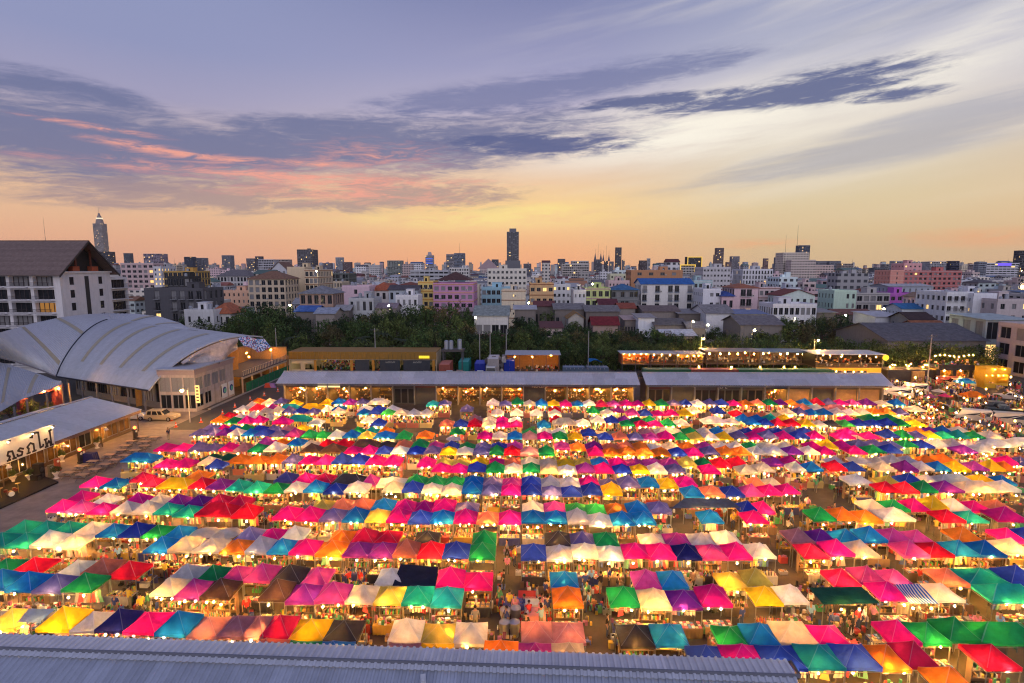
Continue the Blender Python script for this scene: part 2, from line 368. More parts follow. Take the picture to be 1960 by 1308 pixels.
TDATA = {
(0, 974): [
 "k100,742 y500,762,1.25 w690,762 n895,768 m1110,772 a1350,795 x1560,795 x1800,808",
 "a30,475 a215,475 v425,480 g650,495 i1290,520 u1440,530 h1660,535",
 "g60,355,1.2 r255,360,1.2 w580,375 s770,372 r975,393 w1385,420 g1600,425,.8 u1790,420 u1950,428",
 "t20,165 t205,178 w370,182 w550,180 a1225,195 i1400,208 i1570,212 o1800,215 l1955,220",
 "t200,83 t355,88 t520,98 w690,97 a855,103 b1020,103 g1190,108 a1340,108 v1870,130"],
(0, 640): [
 "m480,1238 u630,1230 m790,1252 w960,1240 w1130,1253 t1255,1263 t1400,1272 r1640,1270,1.5 r1860,1280",
 "m610,1178 w775,1212 m890,1187 m1045,1187 i1200,1193 p1330,1205 p1475,1207 c1640,1203 c1800,1207",
 "m700,1070 a860,1070 c1060,1045 c1190,1045 y1320,1070,1.9 r1520,1070 t1790,1095 t1910,1105",
 "o1490,1020,1.2 a1060,885,1.9 m1250,925 m1390,925 i1530,935 b1630,930 o1800,895,1.3 o1950,890,1.3",
 "m1240,810 m1380,808 v1500,810 v1605,810 m1725,808 x1830,810 g1930,820",
 "v1505,697 v1590,667 w1780,705 a1875,700 g1845,675 b1935,680",
 "o1660,605 g1755,612 m1850,615 m1945,612 r1725,580 w1810,580 w1900,575",
 "w1810,530 i1885,510 r1950,520 o1930,475"],
(480, 640): [
 "o55,475 i140,475 v230,475 y330,490 y570,480 a660,475 p745,480 v830,482 w965,475,1.7 f1365,488 v1455,488 w1815,488 v1910,490",
 "r45,520 u150,527 f300,520,1.5 y470,520,1.6 a655,533 b960,525 w1060,535",
 "i105,548 i205,548 v290,540 b385,535 w655,548 a850,555 b935,550 e1035,548 i1130,555 w1220,560 w1315,558 v1620,530 w1850,560",
 "w35,590 w130,590 m90,615,1.3 m240,622,1.3 t360,605,1.7 w490,625 w885,605 b960,632 s1470,635 b1575,640 x1680,612 i1790,610 m1900,632,1.2",
 "b60,672 v165,675 x270,680 y385,672 g800,695 t905,692 o1010,690,1.1 g1550,692",
 "b110,700 v220,705 u330,712 g540,715 w645,712 a760,715 k870,725 g1150,722 o1310,722,1.1 m1755,722",
 "u115,775 o240,765 a340,780 i440,800 r570,785 r700,785 h860,790,1.5 d1030,790 s1150,785 g1270,795 g1620,808",
 "g50,815 w190,808,1.2 h460,822,1.2 h620,820,1.4 m770,828 m885,828 b1000,825 w1120,822 b1245,825 y1485,832 w1605,830 v1730,838 g1850,838 r1945,830",
 "o40,890,1.2 o200,890 v310,897 m440,897 b685,900 b815,900 m940,905 m1070,905 k1450,925 k1580,928 y1720,920 m1850,922 s1950,925",
 "m1315,925 m1430,955 m1560,960 b1695,955 g1835,957",
 "v265,1037 m410,1030 c560,1037 d750,1045,1.8 u890,1060,.8 w965,1050,1.2 g1240,1050 g1390,1062 g1530,1055 a1670,1055 v1815,1055",
 "t60,1105,1.2 g200,1100 w350,1095 a490,1092 b640,1105 l800,1105,1.2 i1070,1108 b1215,1105 w1360,1105 w1510,1108 a1660,1108 v1810,1112 m1945,1120",
 "k540,1230 s690,1230 s830,1232 a1000,1225 m1160,1235 m1300,1235 m1440,1235 v1630,1242"],
(480, 974): [
 "m270,-10 m450,-8 v620,-5 a790,0 k950,0 m1110,0 b1270,0 a1440,-3 m1610,5 s1780,5 m1935,8",
 "b20,140 m165,138 w330,138 o690,140 c850,155 r1030,150 d1320,165 g1750,168",
 "w70,215 a240,222 m400,230 o620,240 u800,245 p995,245 s1170,245 r1350,248 b1540,258 g1740,248",
 "u110,425 d310,435,1.1 u500,425 w1050,460 m1500,458 m1710,455",
 "h210,545 p385,548 u640,560 w830,562 k1050,580 t1240,575 f1480,575",
 "x60,815 c200,803 y450,820 d700,843 w1170,840 k1400,860 w1650,850",
 "s130,958 g360,988 a620,988 x1130,1004 y1380,1004 o1870,1000"],
(960, 640): [
 "v35,490 g120,478 i210,490 a300,490 y390,488 m480,490 c745,490 u840,488 m935,488 g1195,490 v1295,485 l1470,490 v1560,480 b1645,482 m1740,488 o1835,485 s1920,488",
 "r400,532 g690,540 g770,540 u870,540 b1075,556 m1270,560 y1375,562 i1440,535 b1620,545 r1765,560",
 "w115,560 w260,558 w400,562 i790,555 e890,552",
 "r410,605 w100,615 m20,632 m105,632 a320,645 i470,632,1.7 w610,625 w715,605 b830,610 p920,610 g1020,612 g1110,612 w1590,610,1.9 w1710,610 a1820,605 a1920,605",
 "g940,632 c1050,630 m1150,632 w1355,635 a1760,625 a1870,622",
 "g210,705 w320,692 y550,725 b655,705 x1090,700 i1250,690,1.9 g1410,695 w1530,695 a1620,698 b1850,690 m1945,690",
 "a100,725 x210,730 s890,728 v1000,730 u1120,728 m1230,725 g1345,732 k1450,725 y1670,725 v1780,728 m1890,725",
 "u100,800 u455,800 o570,808 p690,805 s820,800 s930,800 o1040,805 o1390,805 u1530,805 w1645,797 l1760,797 g1870,800",
 "r100,835 x220,838 g335,845 m705,838 o820,845 o955,838 o1070,835 b1320,838 m1440,840 v1560,842 o1680,838 o1800,840 w1910,835",
 "m95,920 i215,912 i350,910 y485,928 k610,925 a735,925 m870,920 u1000,925 u1130,925 u1265,925 k1390,922 g1520,925 r1640,925 r1770,920",
 "g225,968 i355,962 u630,968 m765,968 b905,965 y1030,962 v1300,970 m1560,975 i1840,965,1.2 i1965,965",
 "b225,1065 l370,1070 l510,1070 m660,1065 v800,1070 a1100,1065 y1240,1065 m1380,1065",
 "m85,1120 b225,1118 v375,1115 b525,1118 b675,1115 y825,1122 a1430,1130 s1580,1135 b1730,1125 s1920,1075",
 "w235,1248 u400,1260 e560,1250 e710,1250 o850,1250 a1020,1248 v1180,1248 b1850,1240 m1950,1250"],
(960, 974): [
 "m70,5 a240,8 a410,5 w570,15 w730,35 a910,0 a1060,15 a1560,5 m1890,0",
 "d420,165 v610,165 g780,168 w1130,172 u1320,178 w1490,160 w1680,160",
 "b240,265 w430,262 w625,262 w815,262 m1000,262 m1190,262 n1385,258 u1570,258 m1770,260 w1935,262",
 "a470,472 u1090,475 a1280,475 k1720,450 k1900,460",
 "o490,578 g910,588 i1150,640 p1360,590 m1590,585",
 "x270,850 x500,850 d1000,868 a1260,868 g1730,858 a1905,862",
 "u260,1014 i500,1020 b1540,1035 m1790,1040"],
(1460, 640): [
 "p135,482 o215,490 a310,478 r400,485 v490,482 m575,482 u665,482",
 "s300,525 w400,522 x545,525,1.8 a1010,492 a1515,328,1.5 o1575,428,1.7",
 "i180,550 a370,555 a455,555 l555,550 w655,550 l745,552 o835,548 o920,550 v1020,550 i1140,530,1.3",
 "t60,600 y155,600 m650,605 g790,595,1.2 g930,592,1.3",
 "b30,625 r110,628 r210,628 y330,635 d530,640 e615,635 b720,632 b820,630 b930,628 g1020,628 y1140,630",
 "b120,692 v210,692 b315,692 m640,695 o1150,685 i1470,688,1.3",
 "v30,720 m160,720 m375,712 m600,720,1.3 m810,728 b930,715 g1050,715 v1140,715 y1245,715 t1360,718 t1460,718 g1575,718 l1700,718,1.2",
 "i160,795 m380,800 m600,795 v840,785 v960,785 g1075,785 b1190,785 l1320,785 l1425,788 l1530,785 w1720,775,1.7 w1930,775,1.7",
 "p215,828 w340,828 m460,828 m690,830 g830,828 b940,815 p1500,825 w1640,818",
 "l560,920 l720,905 i850,900 l960,908 l1090,900 o1220,905 o1340,895 m1830,905 v1930,915",
 "p80,912 m200,908 a340,935 r540,950 b680,955 i900,955 p1060,945 w1190,950 a1310,955 u1580,950 y1720,950 o1800,953",
 "i20,960 w700,1050,1.2 k950,1060 b1100,1050 w1400,1040,1.7 y1650,1035,1.2 a1790,1045",
 "i60,1065 r920,1105 r1070,1100 g1200,1108 i1600,1100,1.9 w1780,1095,1.3",
 "m50,1115 m170,1112 m30,1235 w830,1235 m1130,1220 y1270,1225 l1430,1235 m1590,1230 s1750,1228"],
(1460, 974): [
 "g430,0 o600,-5 o760,-5 w980,-8,1.3 r1390,5 f1560,0 m1800,-10,1.3",
 "x260,150 p440,145 a620,150 a800,145 u970,145 u1150,145 o1500,148 m1830,140 b1970,150",
 "c360,240 m550,240 i730,238 u1100,235 r1290,232 a1470,235 a1660,232 i1850,225",
 "c590,442 u780,445 u980,440 s1390,445 t1610,430,1.4 b1900,430",
 "y20,575 l170,525 u270,590 m940,562 w1340,565 t1830,545,1.8",
 "a30,855 i230,855 m500,865 m1000,825 g1240,855 g1420,835 g1800,850,2",
 "b150,1035 f430,1050 b680,1010 o940,1008 c1110,1010 r1700,1000 o1400,1190"],
}
PEAK_Z, EAVE_Z = 2.72, 2.02
tents = []
for (x0, y0), rows in TDATA.items():
    for row in rows:
        for tok in row.split():
            c = tok[0]; q = tok[1:].split(',')
            px = x0 + float(q[0]) / ZS; py = y0 + float(q[1]) / ZS; w = float(q[2]) if len(q) > 2 else 1.0
            p = at_h(px, py, PEAK_Z)
            if any(abs(p.x - t['x']) < 1.0 * max(w, t['w']) and abs(p.y - t['y']) < 1.1 for t in tents): continue
            tents.append(dict(x=p.x, y=p.y, c=c, w=w, px=px, py=py))
# the rows of the market: tents that stand side by side
tents.sort(key=lambda t: t['y'])
rows = []
for t in sorted(tents, key=lambda t: (t['y'])):
    best = None
    for r in rows:
        u = min(r, key=lambda q: abs(q['x'] - t['x']))
        if abs(u['y'] - t['y']) < .95 and abs(u['x'] - t['x']) < 26 and all(abs(q['x'] - t['x']) > .9 for q in r): best = r; break
    if best is None: rows.append([t])
    else: best.append(t)
for r in rows:
    r.sort(key=lambda t: t['x'])
    ys = [t['y'] for t in r]
    # neighbours stand in line and touch
    for i, t in enumerate(r):
        nb = [q['y'] for q in r if abs(q['x'] - t['x']) < 7]
        t['yy'] = sum(nb) / len(nb) * .75 + t['y'] * .25
    for i, t in enumerate(r):
        hw = t['w']; l = rr_ = hw
        if i and (t['x'] - r[i - 1]['x']) < (hw + r[i - 1]['w']) * 1.3: l = (t['x'] - r[i - 1]['x']) * hw / (hw + r[i - 1]['w'])
        if i < len(r) - 1 and (r[i + 1]['x'] - t['x']) < (hw + r[i + 1]['w']) * 1.3: rr_ = (r[i + 1]['x'] - t['x']) * hw / (hw + r[i + 1]['w'])
        t['x0'] = t['x'] - max(.7, l) + .012; t['x1'] = t['x'] + max(.7, rr_) - .012
    for i, t in enumerate(r):
        t['row'] = r; t['i'] = i
for t in tents: t['y'] = t['yy']
for t in tents:                      # depth: touch the row behind where it is close
    t['d0'] = t['d1'] = 1.0
for t in tents:
    for q in tents:
        if q is t: continue
        ox = min(t['x1'], q['x1']) - max(t['x0'], q['x0'])
        dy = q['y'] - t['y']
        if ox > .15 and .3 < dy < 2.0:
            t['d1'] = min(t['d1'], max(.55, dy / 2 - .012)); q['d0'] = min(q['d0'], max(.55, dy / 2 - .012))
print('tents', len(tents), 'rows', len(rows))

def canopy_data(hip, seed):
    rn = random.Random(seed); V = []; F = []
    pk = PEAK_Z - EAVE_Z + rn.uniform(-.13, .12); rings = [1.0, .72, .42, .16]
    N = 16
    def sq(k):      # point on the unit square ring
        a = k / N * 4; s_, f = int(a), a - int(a)
        c = [(-1, -1), (1, -1), (1, 1), (-1, 1), (-1, -1)]; return (c[s_][0] + (c[s_ + 1][0] - c[s_][0]) * f, c[s_][1] + (c[s_ + 1][1] - c[s_][1]) * f)
    val = .20 + rn.uniform(-.03, .05)
    sagk = rn.uniform(.04, .17); sk = rn.uniform(-.03, .03)
    for ri, r in enumerate([None] + rings):
        for k in range(N):
            x, y = sq(k); m = abs(abs(x) - abs(y))       # 0 at corners, 1 mid side
            if r is None:
                w_ = rn.uniform(-.025, .015)
                V.append((x * 1.005, y * 1.005, EAVE_Z - val + w_ + .03 * m))
            else:
                t = 1 - r; z = EAVE_Z + pk * (t ** 1.12) - sagk * m * (1 - abs(2 * r - 1.1)) - .05 * m * (r > .9) + rn.uniform(-.012, .012)
                hx = hip * (1 - r) if hip else 0
                xx = x * r + (hx * (1 if x > 0 else -1 if x < 0 else 0) * min(1, abs(x) * 2)) if hip else x * r
                V.append((xx + sk * (1 - r), y * r, z))
    apex = len(V)
    if hip: V += [(-hip, 0, EAVE_Z + pk), (hip, 0, EAVE_Z + pk)]
    else: V.append((sk, 0, EAVE_Z + pk + .03))
    for ri in range(len(rings)):
        for k in range(N): a = ri * N + k; b_ = ri * N + (k + 1) % N; F.append((a, b_, b_ + N, a + N))
    o = len(rings) * N
    for k in range(N):
        b_ = (k + 1) % N
        if hip:
            s0 = apex + (1 if V[o + k][0] > .01 else 0); s1 = apex + (1 if V[o + b_][0] > .01 else 0)
            if s0 == s1: F.append((o + k, o + b_, s0))
            else: F.append((o + k, o + b_, s1, s0))
        else: F.append((o + k, o + b_, apex))
    return V, F, [[ri * N + k for ri in range(1, len(rings) + 1)] + [apex + (1 if hip and k in (4, 8) else 0)] for k in (0, 4, 8, 12)]
M_SEAM = mat('tent seam', objcol=True, rough=.5, var=0)
for n_ in [n_ for n_ in M_SEAM.node_tree.nodes if n_.bl_idname == 'ShaderNodeBsdfPrincipled']:
    T = NT(M_SEAM.node_tree); T.l.new(T.mix(.14, T.node('ShaderNodeObjectInfo').outputs['Color'], (.7, .7, .72)), n_.inputs['Base Color'])
M_FAB = fabric('tent fabric', trans=.28); M_FABA = fabric('far tent fabric', attr=True, trans=.28)
CAN = [canopy_data(0, i) for i in range(11)]; HIP = [canopy_data(.42, 10 + i) for i in range(3)]
def mesh_of(vf, name, m, smooth=False):
    b = MB(); b.raw(vf[0], vf[1])
    for ch in vf[2]:                       # taped seams along the hips
        for a, c in zip(ch, ch[1:]):
            p, q = Vector(vf[0][a]), Vector(vf[0][c]); sd = Vector((-(q - p).y, (q - p).x, 0)).normalized() * .022; up = Vector((0, 0, .012)); b.face([p - sd + up, p + sd + up, q + sd + up, q - sd + up], 1)
    return b.mesh(name, [m, M_SEAM], smooth)
CANM = [mesh_of(v, 'canopy', M_FAB) for v in CAN]; HIPM = [mesh_of(v, 'canopy', M_FAB) for v in HIP]
lb = MB(); lb.box(-.022, .022, -.022, .022, 0, EAVE_Z); LEGM = lb.mesh('leg', mat('tent leg', (.22, .22, .22), .4, .6, 0))
fb = MB()
for s_ in (-1, 1):
    fb.box(-1, 1, s_ * .98 - .015, s_ * .98 + .015, EAVE_Z - .32, EAVE_Z - .29); fb.box(s_ * .98 - .015, s_ * .98 + .015, -1, 1, EAVE_Z - .32, EAVE_Z - .29)
FRM = fb.mesh('frame', MATS['tent leg'])
bb = MB(); bb.ball((0, 0, 0), .06, n=6, m=4); BULB = [bb.mesh('light_bulb', M_WARM, True), None]
BULB[1] = bb.mesh('light_bulb', M_WHITEB, True)
rn = random.Random(5)
# a few more canopies stand in the short gaps of the farther rows
extra = []
for r in rows:
    for a_, c_ in zip(r, r[1:]):
        gap = c_['x0'] - a_['x1']; ym = (a_['y'] + c_['y']) / 2
        if 1.5 < gap < 5.2 and ym > 50 and abs((a_['x1'] + c_['x0']) / 2 - 1.0) > 1.6 and rn.random() < .75:
            k_n = 1 if gap < 3.0 else 2
            for q in range(k_n):
                x0_ = a_['x1'] + gap * q / k_n + .02; x1_ = a_['x1'] + gap * (q + 1) / k_n - .02
                if not any(min(x1_, t['x1']) - max(x0_, t['x0']) > .3 and abs(t['y'] - ym) < 1.7 for t in tents):
                    extra.append(dict(x=(x0_ + x1_) / 2, y=ym, c=rn.choice('mmwwivbaryoglpu'), w=1.0, x0=x0_, x1=x1_, d0=1.0, d1=1.0, px=1000, py=900, row=r, i=0))
for t in extra:
    for r in rows:
        if r is t['row']: r.append(t)
    tents.append(t)
for r in rows: r.sort(key=lambda t: t['x'])
for t in tents:
    t['of'] = not any(q is not t and min(t['x1'], q['x1']) - max(t['x0'], q['x0']) > .5 and 0 < t['y'] - q['y'] < 2.75 for q in tents)
    t['obk'] = not any(q is not t and min(t['x1'], q['x1']) - max(t['x0'], q['x0']) > .5 and 0 < q['y'] - t['y'] < 2.75 for q in tents)
    hw_ = (t['x1'] - t['x0']) / 2; t['bulbs'] = []
    if t['of']:
        n = rn.choice((1, 2, 2, 3))
        for k in range(n): t['bulbs'].append((hw_ * (-.75 + 1.5 * (k + rn.uniform(.2, .8)) / n), rn.choice((-1.02, -.9, -.7, -.35)), rn.uniform(1.55, 1.84), rn.random() < .3))
    else:
        if rn.random() < .75: t['bulbs'].append((hw_ * rn.uniform(-.5, .5), rn.uniform(-.4, .3), rn.uniform(1.5, 1.85), rn.random() < .3))
    if t['obk'] and rn.random() < .6: t['bulbs'].append((hw_ * rn.uniform(-.6, .6), rn.uniform(.6, 1.0), rn.uniform(1.55, 1.8), rn.random() < .3))
def seen(t): return -60 < t['px'] < 2020
vis = sorted([t for t in tents if seen(t)], key=lambda t: t['y'])
NEAR = vis[:300]; FAR = vis[300:]
for t in NEAR: t['near'] = True
# ---- wording that singles each tent out
near_rows = []
for r in rows:
    rr2 = [t for t in r if t.get('near')]
    if rr2: near_rows.append((sum(t['y'] for t in rr2) / len(rr2), rr2))
near_rows.sort(key=lambda q: q[0])
used_labels = {}
def uniq(lbl, alts=()):
    for l in (lbl,) + tuple(alts):
        if l not in used_labels: used_labels[l] = 1; return l
    return lbl
for ri, (_, r) in enumerate(near_rows):
    cnt = {}
    for i, t in enumerate(r):
        t['ri'] = ri + 1
        cn = TC[t['c']][0]; cnt[t['c']] = cnt.get(t['c'], 0) + 1
        tot = sum(q['c'] == t['c'] for q in r)
        L = TC[r[i - 1]['c']][0] if i and t['x0'] - r[i - 1]['x1'] < 1 else None
        Rr = TC[r[i + 1]['c']][0] if i < len(r) - 1 and r[i + 1]['x0'] - t['x1'] < 1 else None
        t['short'] = ('' if tot == 1 else ordn(cnt[t['c']]) + ' ') + cn + ' tent' + ('' if tot == 1 else ' from left') + ' in ' + ordn(ri + 1) + ' row from front'
        nb = ''
        if L and Rr: nb = (' between two ' + L + ' tents' if L == Rr else ' between ' + L + ' and ' + Rr)
        elif L: nb = ' right of a ' + L + ' one'
        elif Rr: nb = ' left of a ' + Rr + ' one'
        lb_ = t['short'] + nb
        if len(lb_.split()) > 16: lb_ = t['short']
        t['label'] = uniq(lb_)
for t in NEAR:
    w2 = (t['x1'] - t['x0']) / 2; cx = (t['x1'] + t['x0']) / 2; dd = (t['d0'] + t['d1']) / 2; cyy = t['y'] + (t['d1'] - t['d0']) / 2
    t['cx'] = cx; t['hw'] = w2; t['cy'] = cyy; t['hd'] = dd
    root = empty('canopy_tent', (cx, cyy, 0), rz=rn.uniform(-.025, .025), label=t['label'], cat='tent', group='canopy tents of the night market')
    zs = rn.uniform(.95, 1.07); t['zs'] = zs
    me = rn.choice(HIPM) if t['w'] > 1.45 else rn.choice(CANM)
    ob('canopy', me, root, scale=(w2, dd, zs), color=jit(tuple(v * .86 for v in TC[t['c']][1]), .2))
    for sx in (-1, 1):
        for sy in (-1, 1): ob('leg', LEGM, root, (sx * (w2 - .05), sy * (dd - .05), 0), scale=(1, 1, zs))
    ob('frame', FRM, root, scale=(w2, dd, zs))
    for bx, by, bz, wh in t['bulbs']: ob('light_bulb', BULB[1 if wh else 0], root, (bx, by * dd, bz))
# ---- the rest of the sea of tents, farther back
fm = MB(); fl = MB(); fbw = MB(); fbc = MB()
for t in FAR:
    w2 = (t['x1'] - t['x0']) / 2; cx = (t['x1'] + t['x0']) / 2; dd = (t['d0'] + t['d1']) / 2; cyy = t['y'] + (t['d1'] - t['d0']) / 2
    t['cx'] = cx; t['hw'] = w2; t['cy'] = cyy; t['hd'] = dd
    zs = rn.uniform(.97, 1.05); V, F, _s = rn.choice(HIP) if t['w'] > 1.45 else rn.choice(CAN)
    fm.raw([(cx + x * w2, cyy + y * dd, z * zs) for x, y, z in V], F, 0, jit(tuple(v * .86 for v in TC[t['c']][1]), .2))
    for sx in (-1, 1):
        for sy in (-1, 1): fl.box(cx + sx * (w2 - .05) - .02, cx + sx * (w2 - .05) + .02, cyy + sy * (dd - .05) - .02, cyy + sy * (dd - .05) + .02, 0, EAVE_Z * zs)
    for bx, by, bz, wh in t['bulbs']: (fbw if not wh else fbc).ball((cx + bx, cyy + by * dd, bz), .056, n=5, m=3)
ft = fm.build('far_canopy_tents', M_FABA, label='mass of small coloured canopy tents at the far side of the market', cat='tents', kind='stuff')
fl.build('tent_legs', MATS['tent leg'], ft, kind='stuff'); fbw.build('warm_bulbs', M_WARM, ft, kind='stuff', smooth=True); fbc.build('white_bulbs', M_WHITEB, ft, kind='stuff', smooth=True)
# ================================================================== buildings
M_CURT = mat('curtained window', (.22, .22, .23), .4, 0, .2, 6)
M_LITW = emis('lit window', (1.0, .62, .22), 1.6)
M_FRAME = mat('window frame', (.20, .20, .21), .5, 0, .1)
M_ROOF = mat('tiled roof', objcol=True, rough=.8, var=.45, scale=1.0, streaks=.3)
M_RUST = mat('old metal roof', objcol=True, rough=.7, var=.35, scale=.7, streaks=.25)
def window_mesh(pane, name='window'):
    b = MB(); b.face([(-.5, 0, -.5), (.5, 0, -.5), (.5, 0, .5), (-.5, 0, .5)], 0)
    for x in (-.5, -.02, .46): b.box(x, x + .04, -.06, -.004, -.5, .5, 1)
    for z in (-.5, .46): b.box(-.458, -.022, -.055, -.004, z, z + .04, 1); b.box(.022, .458, -.055, -.004, z, z + .04, 1)
    return b.mesh(name, [pane, M_FRAME])
WINM = [window_mesh(M_GLASS), window_mesh(M_GLASS), window_mesh(M_GLASS), window_mesh(M_CURT), window_mesh(M_LITW)]
HEROES = []          # footprints and the lowest part of each that should stay in view
OCC = []
def facade(b, o, u, W_, H, floors, cols, wf, hf, rec, z0=0.0, top=0.0, skip=None):
    """wall with recessed openings; o = lower left corner, u = unit vector along the wall, outward normal = u rotated -90"""
    o = Vector(o); u = Vector(u); n = Vector((u.y, -u.x, 0)); wins = []
    fh = (H - z0 - top) / floors; cw = W_ / cols
    P = lambda s, z, d=0.0: o + u * s + Vector((0, 0, z)) - n * d
    if z0 > 0: b.face([P(0, 0), P(W_, 0), P(W_, z0), P(0, z0)])
    if top > 0: b.face([P(0, H - top), P(W_, H - top), P(W_, H), P(0, H)])
    for f in range(floors):
        za = z0 + f * fh; zb = za + fh
        w1 = za + fh * (.5 - hf / 2) + fh * .04; w2 = w1 + fh * hf
        b.face([P(0, za), P(W_, za), P(W_, w1), P(0, w1)]); b.face([P(0, w2), P(W_, w2), P(W_, zb), P(0, zb)])
        for c in range(cols):
            a = c * cw; ww = cw * wf; s1 = a + (cw - ww) / 2; s2 = s1 + ww
            if skip and skip(f, c): b.face([P(a, w1), P(a + cw, w1), P(a + cw, w2), P(a, w2)]); continue
            b.face([P(a, w1), P(s1, w1), P(s1, w2), P(a, w2)]); b.face([P(s2, w1), P(a + cw, w1), P(a + cw, w2), P(s2, w2)])
            b.face([P(s1, w1), P(s2, w1), P(s2, w1, rec), P(s1, w1, rec)]); b.face([P(s1, w2, rec), P(s2, w2, rec), P(s2, w2), P(s1, w2)])
            b.face([P(s1, w1), P(s1, w1, rec), P(s1, w2, rec), P(s1, w2)]); b.face([P(s2, w1, rec), P(s2, w1), P(s2, w2), P(s2, w2, rec)])
            wins.append((P((s1 + s2) / 2, (w1 + w2) / 2, rec - .02), math.atan2(u.y, u.x), s2 - s1, w2 - w1, f, c))
    return wins
def roof_part(root, kind, w, d, h, rh, colr, over=.5, yo=0.0):
    b = MB(); x0, x1, y0, y1 = -w / 2 - over, w / 2 + over, yo - over, yo + d + over; ym = (y0 + y1) / 2
    if kind == 'hip':
        k = min((y1 - y0) / 2, (x1 - x0) / 2) * .92; A = [(x0, y0, h), (x1, y0, h), (x1, y1, h), (x0, y1, h)]
        if x1 - x0 >= y1 - y0: r0, r1 = (x0 + k, ym, h + rh), (x1 - k, ym, h + rh); b.face([A[0], A[1], r1, r0]); b.face([A[2], A[3], r0, r1]); b.face([A[1], A[2], r1]); b.face([A[3], A[0], r0])
        else:
            r0, r1 = (0, y0 + k, h + rh), (0, y1 - k, h + rh); b.face([A[0], A[1], r0]); b.face([A[2], A[3], r1]); b.face([A[1], A[2], r1, r0]); b.face([A[3], A[0], r0, r1])
        b.box(x0, x1, y0, y1, h - .14, h - .004)
    elif kind == 'gablex':     # ridge along X
        b.raw([(x0, y0, h), (x1, y0, h), (x1, ym, h + rh), (x0, ym, h + rh), (x0, y1, h), (x1, y1, h)] + [(x0, y0, h - .14), (x1, y0, h - .14), (x1, ym, h + rh - .14), (x0, ym, h + rh - .14), (x0, y1, h - .14), (x1, y1, h - .14)],
              [(0, 1, 2, 3), (3, 2, 5, 4), (6, 9, 8, 7), (9, 10, 11, 8), (0, 6, 7, 1), (4, 5, 11, 10), (0, 3, 9, 6), (3, 4, 10, 9), (1, 7, 8, 2), (2, 8, 11, 5)])
    elif kind == 'gabley':     # ridge along Y, gable towards the front
        xm = 0
        b.raw([(x0, y0, h), (xm, y0, h + rh), (x1, y0, h), (x0, y1, h), (xm, y1, h + rh), (x1, y1, h)] + [(x0, y0, h - .14), (xm, y0, h + rh - .14), (x1, y0, h - .14), (x0, y1, h - .14), (xm, y1, h + rh - .14), (x1, y1, h - .14)],
              [(0, 1, 4, 3), (1, 2, 5, 4), (6, 9, 10, 7), (7, 10, 11, 8), (0, 6, 7, 1), (1, 7, 8, 2), (3, 4, 10, 9), (4, 5, 11, 10), (0, 3, 9, 6), (2, 8, 11, 5)])
    elif kind == 'shed':
        b.raw([(x0, y0, h), (x1, y0, h), (x1, y1, h + rh), (x0, y1, h + rh), (x0, y0, h - .12), (x1, y0, h - .12), (x1, y1, h + rh - .12), (x0, y1, h + rh - .12)],
              [(0, 1, 2, 3), (4, 7, 6, 5), (0, 4, 5, 1), (1, 5, 6, 2), (2, 6, 7, 3), (3, 7, 4, 0)])
    return b.build('roof', M_ROOF if kind in ('hip', 'gablex', 'gabley') else M_RUST, root, color=colr)
def gable_fill(root, kind, w, d, h, rh, colr):
    b = MB()
    if kind == 'gablex':
        for x in (-w / 2, w / 2):
            g = MB(); g.face([(x, 0, h), (x, d, h), (x, d / 2, h + rh * .93)]); g.build('gable_wall', M_OBJ, root, color=colr)
        return
    elif kind == 'gabley':
        for y in (0.0, d):
            g = MB(); g.face([(-w / 2, y, h), (w / 2, y, h), (0, y, h + rh * .93)]); g.build('gable_wall', M_OBJ, root, color=colr)
        return
    elif kind == 'shed':
        for x in (-w / 2, w / 2):
            g = MB(); g.face([(x, 0, h - .1), (x, d, h - .1), (x, d, h + rh * .93)]); g.build('gable_wall', M_OBJ, root, color=colr)
        b.face([(-w / 2, d, h - .1), (w / 2, d, h - .1), (w / 2, d, h + rh * .93), (-w / 2, d, h + rh * .93)])
    if b.f: b.build('gable_wall', M_OBJ, root, color=colr)
TANKM = MB(); TANKM.tube((0, 0, 0), (0, 0, 1.6), .6, n=10); TANKM.tube((0, 0, 1.6), (0, 0, 1.85), .6, .2, n=10); TANKM = TANKM.mesh('water_tank', mat('tank', (.33, .36, .40), .4, .3))
ACM = MB(); ACM.box(-.45, .45, -.3, 0, 0, .65); ACM.tube((0, -.31, .33), (0, -.30, .33), .25, n=8, mi=1); ACM = ACM.mesh('air_conditioner', [mat('ac casing', (.55, .55, .53), .6), M_DARK])
ANTM = MB(); ANTM.tube((0, 0, 0), (0, 0, 1), .02, .008, n=5); ANTM = ANTM.mesh('antenna', M_STEEL)
